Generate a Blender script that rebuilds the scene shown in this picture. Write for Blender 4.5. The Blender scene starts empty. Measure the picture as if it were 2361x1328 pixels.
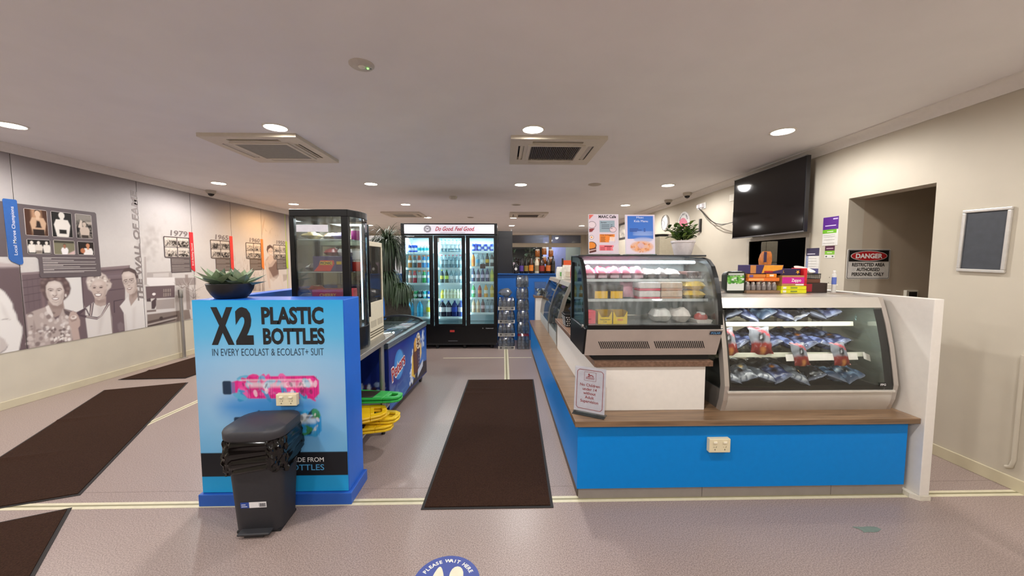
import bpy, bmesh, math, random
import numpy as np
from mathutils import Vector, Matrix
SC = bpy.context.scene
C = SC.collection
PI = math.pi
RND = random.Random(7)

# ------------------------------------------------------------------ camera
cam_d = bpy.data.cameras.new('camera')
cam_d.sensor_width = 36.0
cam_d.lens = 860.0 / 2361.0 * 36.0
cam_d.clip_start = 0.05
cam_o = bpy.data.objects.new('camera', cam_d)
C.objects.link(cam_o)
cam_o.location = (0, 0, 1.5)
cam_o.rotation_euler = (math.radians(90) - math.atan(59 / 860), 0, -math.atan(19.5 / 860))
SC.camera = cam_o

# ------------------------------------------------------------------ world and exposure
SC.view_settings.view_transform = 'Standard'
SC.view_settings.look = 'None'
SC.view_settings.gamma = 1.0
SC.view_settings.use_curve_mapping = False
SC.view_settings.exposure = 0.72
W = bpy.data.worlds.new('world')
SC.world = W
W.use_nodes = True
W.node_tree.nodes['Background'].inputs[0].default_value = (0.05, 0.055, 0.07, 1)
W.node_tree.nodes['Background'].inputs[1].default_value = 0.25
SC.cycles.transparent_max_bounces = 24
SC.cycles.max_bounces = 10
SC.cycles.sample_clamp_indirect = 6.0

CEIL = 2.71
XL, XR = -5.1, 3.37
# downlights: the four columns and their rows, with those behind the photographer
LX = (-4.345, -2.04, 0.27, 2.58)
LIT = [(x, 3.48) for x in LX] + [(x, 5.89) for x in LX] + \
      [(-4.345, 7.93), (-2.04, 7.93), (2.58, 7.93)] + \
      [(-4.345, 10.2), (-2.04, 10.2), (0.27, 10.2), (2.58, 10.2)] + \
      [(x, 12.36) for x in LX] + [(x, 1.15) for x in LX] + [(x, -1.2) for x in LX]
LIGHT_W = 62.0

def spot(loc, power, col=(1, .98, .965), size=3.1, blend=.5, rad=.07):
    d = bpy.data.lights.new('downlight_lamp', 'SPOT')
    d.energy = power; d.color = col; d.spot_size = size; d.spot_blend = blend
    d.shadow_soft_size = rad
    o = bpy.data.objects.new('downlight_lamp', d)
    o.location = loc
    C.objects.link(o)
    return o

# ------------------------------------------------------------------ materials
def lin(h):
    if not isinstance(h, str):
        return tuple(h)[:3]
    h = h.lstrip('#')
    r = []
    for i in (0, 2, 4):
        c = int(h[i:i + 2], 16) / 255
        r.append(c / 12.92 if c <= .04045 else ((c + .055) / 1.055) ** 2.4)
    return tuple(r)

MC = {}
def mat(col, rough=.5, metal=0., var=.05, scale=30., bump=0., emit=0., spec=.5, alpha=None):
    """procedural principled surface: colour with a little noise and optional fine relief"""
    key = (str(col), rough, metal, var, scale, bump, emit, spec, alpha)
    if key in MC:
        return MC[key]
    m = bpy.data.materials.new('surface_%03d' % len(MC))
    m.use_nodes = True
    nt = m.node_tree
    b = nt.nodes['Principled BSDF']
    c = lin(col)
    b.inputs['Roughness'].default_value = rough
    b.inputs['Metallic'].default_value = metal
    b.inputs['Specular IOR Level'].default_value = spec
    b.inputs['Base Color'].default_value = (*c, 1)
    if var or bump:
        tc = nt.nodes.new('ShaderNodeTexCoord')
        n = nt.nodes.new('ShaderNodeTexNoise')
        n.inputs['Scale'].default_value = scale
        n.inputs['Detail'].default_value = 3
        nt.links.new(tc.outputs['Object'], n.inputs['Vector'])
        if var:
            r = nt.nodes.new('ShaderNodeValToRGB')
            r.color_ramp.elements[0].position = .3
            r.color_ramp.elements[1].position = .7
            r.color_ramp.elements[0].color = (*[max(0, k * (1 - var)) for k in c], 1)
            r.color_ramp.elements[1].color = (*[min(1, k * (1 + var)) for k in c], 1)
            nt.links.new(n.outputs['Fac'], r.inputs['Fac'])
            nt.links.new(r.outputs['Color'], b.inputs['Base Color'])
        if bump:
            bp = nt.nodes.new('ShaderNodeBump')
            bp.inputs['Strength'].default_value = bump
            bp.inputs['Distance'].default_value = .01
            nt.links.new(n.outputs['Fac'], bp.inputs['Height'])
            nt.links.new(bp.outputs['Normal'], b.inputs['Normal'])
    if emit:
        b.inputs['Emission Color'].default_value = (*c, 1)
        b.inputs['Emission Strength'].default_value = emit
    if alpha is not None:
        b.inputs['Alpha'].default_value = alpha
    MC[key] = m
    return m

def glass(tint='#ffffff', gloss=.08, rough=.02, haze=0., hazecol='#cfd8da', mist=0.):
    """thin pane: clear, with a mirror film and, where the pane is misted, a whitish layer"""
    key = ('glass', tint, gloss, rough, haze, hazecol, mist)
    if key in MC:
        return MC[key]
    m = bpy.data.materials.new('glass_%03d' % len(MC))
    m.use_nodes = True
    nt = m.node_tree
    nt.nodes.remove(nt.nodes['Principled BSDF'])
    out = nt.nodes['Material Output']
    tr = nt.nodes.new('ShaderNodeBsdfTransparent')
    tr.inputs[0].default_value = (*lin(tint), 1)
    gl = nt.nodes.new('ShaderNodeBsdfGlossy')
    gl.inputs['Roughness'].default_value = rough
    fr = nt.nodes.new('ShaderNodeFresnel')
    fr.inputs['IOR'].default_value = 1.3
    mul = nt.nodes.new('ShaderNodeMath'); mul.operation = 'MULTIPLY_ADD'
    mul.inputs[1].default_value = .8; mul.inputs[2].default_value = gloss * .3
    mul.use_clamp = True
    nt.links.new(fr.outputs[0], mul.inputs[0])
    mx = nt.nodes.new('ShaderNodeMixShader')
    nt.links.new(mul.outputs[0], mx.inputs[0])
    nt.links.new(tr.outputs[0], mx.inputs[1])
    nt.links.new(gl.outputs[0], mx.inputs[2])
    last = mx
    if haze or mist:
        df = nt.nodes.new('ShaderNodeBsdfDiffuse')
        df.inputs[0].default_value = (*lin(hazecol), 1)
        tl = nt.nodes.new('ShaderNodeBsdfTranslucent')
        tl.inputs[0].default_value = (*lin(hazecol), 1)
        ad = nt.nodes.new('ShaderNodeMixShader'); ad.inputs[0].default_value = .5
        nt.links.new(df.outputs[0], ad.inputs[1]); nt.links.new(tl.outputs[0], ad.inputs[2])
        mx2 = nt.nodes.new('ShaderNodeMixShader')
        mx2.inputs[0].default_value = haze
        if mist:
            tc = nt.nodes.new('ShaderNodeTexCoord')
            mp = nt.nodes.new('ShaderNodeMapping'); mp.inputs['Scale'].default_value = (18, 18, 3)
            n = nt.nodes.new('ShaderNodeTexNoise'); n.inputs['Scale'].default_value = 1.6; n.inputs['Detail'].default_value = 6
            rp = nt.nodes.new('ShaderNodeMapRange')
            rp.inputs['From Min'].default_value = .35; rp.inputs['From Max'].default_value = .7
            rp.inputs['To Min'].default_value = haze * .45; rp.inputs['To Max'].default_value = haze + mist
            nt.links.new(tc.outputs['Object'], mp.inputs[0]); nt.links.new(mp.outputs[0], n.inputs['Vector'])
            nt.links.new(n.outputs['Fac'], rp.inputs['Value']); nt.links.new(rp.outputs[0], mx2.inputs[0])
        nt.links.new(mx.outputs[0], mx2.inputs[1]); nt.links.new(ad.outputs[0], mx2.inputs[2])
        last = mx2
    nt.links.new(last.outputs[0], out.inputs[0])
    MC[key] = m
    return m

def print_mat(rough=.55):
    """flat print: ink colours stored with the surface"""
    key = ('print', rough)
    if key in MC:
        return MC[key]
    m = bpy.data.materials.new('print_%03d' % len(MC))
    m.use_nodes = True
    nt = m.node_tree
    b = nt.nodes['Principled BSDF']
    b.inputs['Roughness'].default_value = rough
    b.inputs['Specular IOR Level'].default_value = .3
    a = nt.nodes.new('ShaderNodeAttribute'); a.attribute_name = 'ink'
    nt.links.new(a.outputs['Color'], b.inputs['Base Color'])
    MC[key] = m
    return m

def wood_mat(c1, c2, axis=0, rough=.35):
    key = ('wood', c1, c2, axis, rough)
    if key in MC:
        return MC[key]
    m = bpy.data.materials.new('wood_%03d' % len(MC))
    m.use_nodes = True
    nt = m.node_tree
    b = nt.nodes['Principled BSDF']
    b.inputs['Roughness'].default_value = rough
    tc = nt.nodes.new('ShaderNodeTexCoord')
    mp = nt.nodes.new('ShaderNodeMapping')
    s = [38., 38., 38.]; s[axis] = 2.2
    mp.inputs['Scale'].default_value = s
    n = nt.nodes.new('ShaderNodeTexNoise'); n.inputs['Scale'].default_value = 1.3; n.inputs['Detail'].default_value = 7
    r = nt.nodes.new('ShaderNodeValToRGB')
    r.color_ramp.elements[0].position = .32; r.color_ramp.elements[1].position = .68
    r.color_ramp.elements[0].color = (*lin(c1), 1); r.color_ramp.elements[1].color = (*lin(c2), 1)
    nt.links.new(tc.outputs['Object'], mp.inputs[0]); nt.links.new(mp.outputs[0], n.inputs['Vector'])
    nt.links.new(n.outputs['Fac'], r.inputs[0]); nt.links.new(r.outputs[0], b.inputs['Base Color'])
    MC[key] = m
    return m

# ------------------------------------------------------------------ objects
ORI = {}
def tag(o, label, cat, group=None, kind=None):
    if label: o['label'] = label
    if cat: o['category'] = cat
    if group: o['group'] = group
    if kind: o['kind'] = kind
    return o

def thing(name, label, cat, loc=(0, 0, 0), rz=0., group=None, local=False, rot=None):
    """an Empty at the thing's base that parents its parts"""
    o = bpy.data.objects.new(name, None)
    o.empty_display_size = .05
    C.objects.link(o)
    o.location = loc
    o.rotation_euler = rot if rot else (0, 0, rz)
    tag(o, label, cat, group)
    ORI[o] = Vector((0, 0, 0)) if local else Vector(loc)
    return o

def dup(root, loc, rz=None, label=None, group=None, rot=None):
    r = root.copy(); C.objects.link(r)
    r.location = loc
    if rz is not None: r.rotation_euler = (0, 0, rz)
    if rot is not None: r.rotation_euler = rot
    if label: r['label'] = label
    if group: r['group'] = group
    for ch in list(root.children):
        c = ch.copy(); C.objects.link(c); c.parent = r
        for g in list(ch.children):
            d = g.copy(); C.objects.link(d); d.parent = c
    return r

class MB:
    """collects shapes and links them as one mesh object"""
    def __init__(s):
        s.v = []; s.f = []
    def add(s, vs, fs):
        o = len(s.v)
        s.v += [tuple(p) for p in vs]
        s.f += [tuple(i + o for i in f) for f in fs]
        return s
    def box(s, x0, x1, y0, y1, z0, z1):
        return s.add([(x0, y0, z0), (x1, y0, z0), (x1, y1, z0), (x0, y1, z0), (x0, y0, z1), (x1, y0, z1), (x1, y1, z1), (x0, y1, z1)],
                     [(0, 3, 2, 1), (4, 5, 6, 7), (0, 1, 5, 4), (1, 2, 6, 5), (2, 3, 7, 6), (3, 0, 4, 7)])
    def obox(s, c, u, v, w):
        """box about c with half-axes u, v, w"""
        c, u, v, w = Vector(c), Vector(u), Vector(v), Vector(w)
        vs = [c + a * u + b * v + d * w for d in (-1, 1) for a, b in ((-1, -1), (1, -1), (1, 1), (-1, 1))]
        return s.add(vs, [(0, 3, 2, 1), (4, 5, 6, 7), (0, 1, 5, 4), (1, 2, 6, 5), (2, 3, 7, 6), (3, 0, 4, 7)])
    def lathe(s, prof, n=20, c=(0, 0, 0), sx=1., sy=1., cap=True):
        vs = []; fs = []
        m = len(prof)
        for r, z in prof:
            for k in range(n):
                a = 2 * PI * k / n
                vs.append((c[0] + r * sx * math.cos(a), c[1] + r * sy * math.sin(a), c[2] + z))
        for j in range(m - 1):
            for k in range(n):
                k2 = (k + 1) % n
                fs.append((j * n + k, j * n + k2, (j + 1) * n + k2, (j + 1) * n + k))
        if cap:
            fs.append(tuple(range(n - 1, -1, -1)))
            fs.append(tuple((m - 1) * n + k for k in range(n)))
        return s.add(vs, fs)
    def cyl(s, a, b, r, n=12, r2=None):
        a, b = Vector(a), Vector(b)
        d = (b - a).normalized()
        u = d.orthogonal().normalized(); w = d.cross(u)
        r2 = r if r2 is None else r2
        vs = [a + r * (u * math.cos(2 * PI * k / n) + w * math.sin(2 * PI * k / n)) for k in range(n)] + \
             [b + r2 * (u * math.cos(2 * PI * k / n) + w * math.sin(2 * PI * k / n)) for k in range(n)]
        fs = [(k, (k + 1) % n, n + (k + 1) % n, n + k) for k in range(n)]
        fs += [tuple(range(n - 1, -1, -1)), tuple(range(n, 2 * n))]
        return s.add(vs, fs)
    def tube(s, pts, r, n=8, rr=None):
        pts = [Vector(p) for p in pts]
        vs = []; fs = []
        u = None
        for i, p in enumerate(pts):
            d = (pts[min(i + 1, len(pts) - 1)] - pts[max(i - 1, 0)]).normalized()
            if u is None: u = d.orthogonal().normalized()
            else:
                u = (u - d * u.dot(d))
                u = u.normalized() if u.length > 1e-6 else d.orthogonal().normalized()
            w = d.cross(u)
            q = rr[i] if rr else r
            vs += [p + q * (u * math.cos(2 * PI * k / n) + w * math.sin(2 * PI * k / n)) for k in range(n)]
        for i in range(len(pts) - 1):
            for k in range(n):
                k2 = (k + 1) % n
                fs.append((i * n + k, i * n + k2, (i + 1) * n + k2, (i + 1) * n + k))
        fs += [tuple(range(n - 1, -1, -1)), tuple((len(pts) - 1) * n + k for k in range(n))]
        return s.add(vs, fs)
    def prism(s, poly, axis, a, b):
        """extrude a 2-D outline along x, y or z from a to b (outline in the other two axes, in order)"""
        def P(p, t):
            return {'x': (t, p[0], p[1]), 'y': (p[0], t, p[1]), 'z': (p[0], p[1], t)}[axis]
        n = len(poly)
        vs = [P(p, a) for p in poly] + [P(p, b) for p in poly]
        fs = [(k, (k + 1) % n, n + (k + 1) % n, n + k) for k in range(n)]
        fs += [tuple(range(n - 1, -1, -1)), tuple(range(n, 2 * n))]
        return s.add(vs, fs)
    def sweep(s, poly, axis, a, b):
        """open strip: the outline extruded, not closed"""
        def P(p, t):
            return {'x': (t, p[0], p[1]), 'y': (p[0], t, p[1]), 'z': (p[0], p[1], t)}[axis]
        n = len(poly)
        vs = [P(p, a) for p in poly] + [P(p, b) for p in poly]
        return s.add(vs, [(k, k + 1, n + k + 1, n + k) for k in range(n - 1)])
    def ball(s, c, rx, ry=None, rz=None, n=12, m=8):
        ry = ry or rx; rz = rz or rx
        vs = [(c[0], c[1], c[2] - rz)]; fs = []
        for j in range(1, m):
            t = -PI / 2 + PI * j / m
            for k in range(n):
                a = 2 * PI * k / n
                vs.append((c[0] + rx * math.cos(t) * math.cos(a), c[1] + ry * math.cos(t) * math.sin(a), c[2] + rz * math.sin(t)))
        vs.append((c[0], c[1], c[2] + rz))
        for k in range(n): fs.append((0, 1 + (k + 1) % n, 1 + k))
        for j in range(m - 2):
            for k in range(n):
                a = 1 + j * n; k2 = (k + 1) % n
                fs.append((a + k, a + k2, a + n + k2, a + n + k))
        a = 1 + (m - 2) * n
        for k in range(n): fs.append((a + k, a + (k + 1) % n, len(vs) - 1))
        return s.add(vs, fs)
    def quad(s, a, b, c, d):
        return s.add([a, b, c, d], [(0, 1, 2, 3)])
    def poly(s, pts):
        return s.add(pts, [tuple(range(len(pts)))])
    def build(s, name, m, parent=None, smooth=None, bevel=0., seg=2, label=None, cat=None, group=None, kind=None, fix=True):
        vs = np.array(s.v, dtype=float)
        if parent is not None:
            org = ORI[parent]
            ob_loc = (0, 0, 0)
        elif cat:
            lo, hi = vs.min(0), vs.max(0)
            org = Vector(((lo[0] + hi[0]) / 2, (lo[1] + hi[1]) / 2, lo[2]))
            ob_loc = org
        else:
            org = Vector((0, 0, 0)); ob_loc = org
        me = bpy.data.meshes.new(name)
        me.from_pydata([(a - org[0], b - org[1], c - org[2]) for a, b, c in vs], [], s.f)
        if bevel or fix:
            bm = bmesh.new(); bm.from_mesh(me)
            if fix: bmesh.ops.recalc_face_normals(bm, faces=bm.faces)
            if bevel:
                es = [e for e in bm.edges if len(e.link_faces) == 2 and e.calc_face_angle(0) > .5]
                bmesh.ops.bevel(bm, geom=es, offset=bevel, segments=seg, profile=.5, affect='EDGES', clamp_overlap=True)
            bm.to_mesh(me); bm.free()
        if smooth is not None:
            me.shade_smooth()
            me.set_sharp_from_angle(angle=math.radians(smooth))
        me.materials.append(m)
        o = bpy.data.objects.new(name, me)
        C.objects.link(o)
        o.location = ob_loc
        if parent is not None:
            o.parent = parent
            ORI[o] = org
        else:
            ORI[o] = Vector(org)
        tag(o, label, cat, group, kind)
        return o

def struct(name, mb, m, label=None, parent=None, **k):
    o = mb.build(name, m, parent, **k)
    o['kind'] = 'structure'
    if label: o['label'] = label
    return o

_cap = {}
def text_mesh(body, bold=0., spacing=1.):
    c = bpy.data.curves.new('t', 'FONT')
    c.body = body; c.offset = bold; c.space_character = spacing; c.resolution_u = 3
    o = bpy.data.objects.new('t', c)
    me = bpy.data.meshes.new_from_object(o)
    vs = np.array([v.co[:] for v in me.vertices]) if len(me.vertices) else np.zeros((0, 3))
    fs = [tuple(p.vertices) for p in me.polygons]
    bpy.data.objects.remove(o); bpy.data.curves.remove(c); bpy.data.meshes.remove(me)
    return vs, fs
def cap_h():
    if 'h' not in _cap:
        v, _ = text_mesh('H'); _cap['h'] = v[:, 1].max()
    return _cap['h']

def txt(parent, body, O, R, U, h, m, w=None, al='L', bold=0., name='lettering', sh=0., spacing=1., mb=None):
    """flat lettering: O baseline start (or middle), R along, U up, h capital height, w total width"""
    if not body: return None
    vs, fs = text_mesh(body, bold, spacing)
    O, R, U = Vector(O), Vector(R).normalized(), Vector(U).normalized()
    k = h / cap_h()
    x0, x1 = vs[:, 0].min(), vs[:, 0].max()
    kx = w / (x1 - x0) if w else k
    W_ = (x1 - x0) * kx
    off = {'L': 0., 'C': -W_ / 2, 'R': -W_}[al]
    N = R.cross(U).normalized()
    P = [O + R * ((x - x0) * kx + off + sh * y * k) + U * (y * k) + N * d for x, y, d in vs]
    if mb is not None:
        mb.add(P, fs); return None
    return MB().add(P, fs).build(name, m, parent, fix=False)

def curve_text(parent, body, ctr, rad, a0, a1, h, m, X, Y, name='lettering', bold=.02, wk=1.):
    """letters set round an arc from angle a0 to a1 (radians)"""
    mb = MB()
    X, Y, ctr = Vector(X), Vector(Y), Vector(ctr)
    n = len(body)
    k = h / cap_h()
    for i, ch in enumerate(body):
        if ch == ' ': continue
        a = a0 + (a1 - a0) * (i + .5) / n
        vs, fs = text_mesh(ch, bold)
        cx = (vs[:, 0].min() + vs[:, 0].max()) / 2
        er = X * math.cos(a) + Y * math.sin(a)
        et = X * math.sin(a) - Y * math.cos(a)
        mb.add([ctr + er * (rad + y * k) + et * ((x - cx) * k * wk) + X.cross(Y) * d for x, y, d in vs], fs)
    return mb.build(name, m, parent, fix=False)

# ---- flat prints painted on a fine grid of the surface
def canvas(w, h, nx, ny, base):
    xs = np.linspace(0, w, nx + 1); ys = np.linspace(0, h, ny + 1)
    X, Y = np.meshgrid(xs, ys)
    col = np.empty(X.shape + (3,)); col[:] = lin(base)
    return X, Y, col
def sdf(X, Y, P):
    P = np.asarray(P, float)
    d = np.full(X.shape, 1e9); s = np.ones(X.shape)
    n = len(P)
    for i in range(n):
        a = P[i]; b = P[i - 1]
        ex, ey = b[0] - a[0], b[1] - a[1]
        wx, wy = X - a[0], Y - a[1]
        t = np.clip((wx * ex + wy * ey) / (ex * ex + ey * ey + 1e-12), 0, 1)
        bx, by = wx - ex * t, wy - ey * t
        d = np.minimum(d, bx * bx + by * by)
        c1 = Y >= a[1]; c2 = Y < b[1]; c3 = ex * wy > ey * wx
        flip = (c1 & c2 & c3) | (~c1 & ~c2 & ~c3)
        s = np.where(flip, -s, s)
    return s * np.sqrt(d)
def paint(cv, P, col, soft=.004, a=1.):
    X, Y, Cc = cv
    P = np.asarray(P, float)
    lo = P.min(0) - 3 * soft; hi = P.max(0) + 3 * soft
    j0, j1 = np.searchsorted(Y[:, 0], [lo[1], hi[1]]); i0, i1 = np.searchsorted(X[0], [lo[0], hi[0]])
    if i1 <= i0 or j1 <= j0: return
    sl = (slice(j0, j1), slice(i0, i1))
    d = sdf(X[sl], Y[sl], P)
    k = np.clip(.5 - d / (2 * soft), 0, 1); k = k * k * (3 - 2 * k) * a
    Cc[sl] = Cc[sl] * (1 - k[..., None]) + np.array(lin(col)) * k[..., None]
def ell(cx, cy, rx, ry, n=20, rot=0.):
    c, s = math.cos(rot), math.sin(rot)
    return [(cx + rx * math.cos(2 * PI * k / n) * c - ry * math.sin(2 * PI * k / n) * s,
             cy + rx * math.cos(2 * PI * k / n) * s + ry * math.sin(2 * PI * k / n) * c) for k in range(n)]
def rrect(x0, y0, x1, y1, r, n=4):
    out = []
    for cx, cy, a in ((x1 - r, y1 - r, 0), (x0 + r, y1 - r, PI / 2), (x0 + r, y0 + r, PI), (x1 - r, y0 + r, 1.5 * PI)):
        for k in range(n + 1):
            t = a + PI / 2 * k / n
            out.append((cx + r * math.cos(t), cy + r * math.sin(t)))
    return out
def hang(cv, name, O, R, U, parent=None, rough=.55, label=None, cat=None, thick=0., group=None):
    """make the painted canvas a surface at O with axes R, U"""
    X, Y, Cc = cv
    O, R, U = np.array(O, float), np.array(R, float), np.array(U, float)
    P = O + X[..., None] * R + Y[..., None] * U
    ny, nx = X.shape
    idx = np.arange(nx * ny).reshape(ny, nx)
    q = np.stack([idx[:-1, :-1], idx[:-1, 1:], idx[1:, 1:], idx[1:, :-1]], -1).reshape(-1, 4)
    P = P.reshape(-1, 3)
    if parent is not None: org = np.array(ORI[parent])
    elif cat: org = P.min(0)
    else: org = np.zeros(3)
    me = bpy.data.meshes.new(name)
    me.from_pydata((P - org).tolist(), [], q.tolist())
    at = me.color_attributes.new('ink', 'FLOAT_COLOR', 'POINT')
    buf = np.ones((nx * ny, 4)); buf[:, :3] = np.clip(Cc.reshape(-1, 3), 0, 1)
    at.data.foreach_set('color', buf.ravel())
    me.materials.append(print_mat(rough))
    o = bpy.data.objects.new(name, me)
    C.objects.link(o)
    if parent is not None:
        o.parent = parent; ORI[o] = Vector(org)
    else:
        o.location = org; ORI[o] = Vector(org)
    tag(o, label, cat, group)
    return o
def vnoise(X, Y, s, seed=0):
    """smooth value noise 0..1"""
    g = np.random.RandomState(seed).rand(256, 256)
    x = X * s + 1000; y = Y * s + 1000
    xi = np.floor(x).astype(int); yi = np.floor(y).astype(int)
    fx = x - xi; fy = y - yi
    fx = fx * fx * (3 - 2 * fx); fy = fy * fy * (3 - 2 * fy)
    a = g[yi % 256, xi % 256]; b = g[yi % 256, (xi + 1) % 256]
    c = g[(yi + 1) % 256, xi % 256]; d = g[(yi + 1) % 256, (xi + 1) % 256]
    return (a * (1 - fx) + b * fx) * (1 - fy) + (c * (1 - fx) + d * fx) * fy
X3, Y3, Z3 = (1, 0, 0), (0, 1, 0), (0, 0, 1)
ORD = ['first', 'second', 'third', 'fourth', 'fifth', 'sixth', 'seventh', 'eighth', 'ninth', 'tenth', 'eleventh', 'twelfth']
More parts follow.
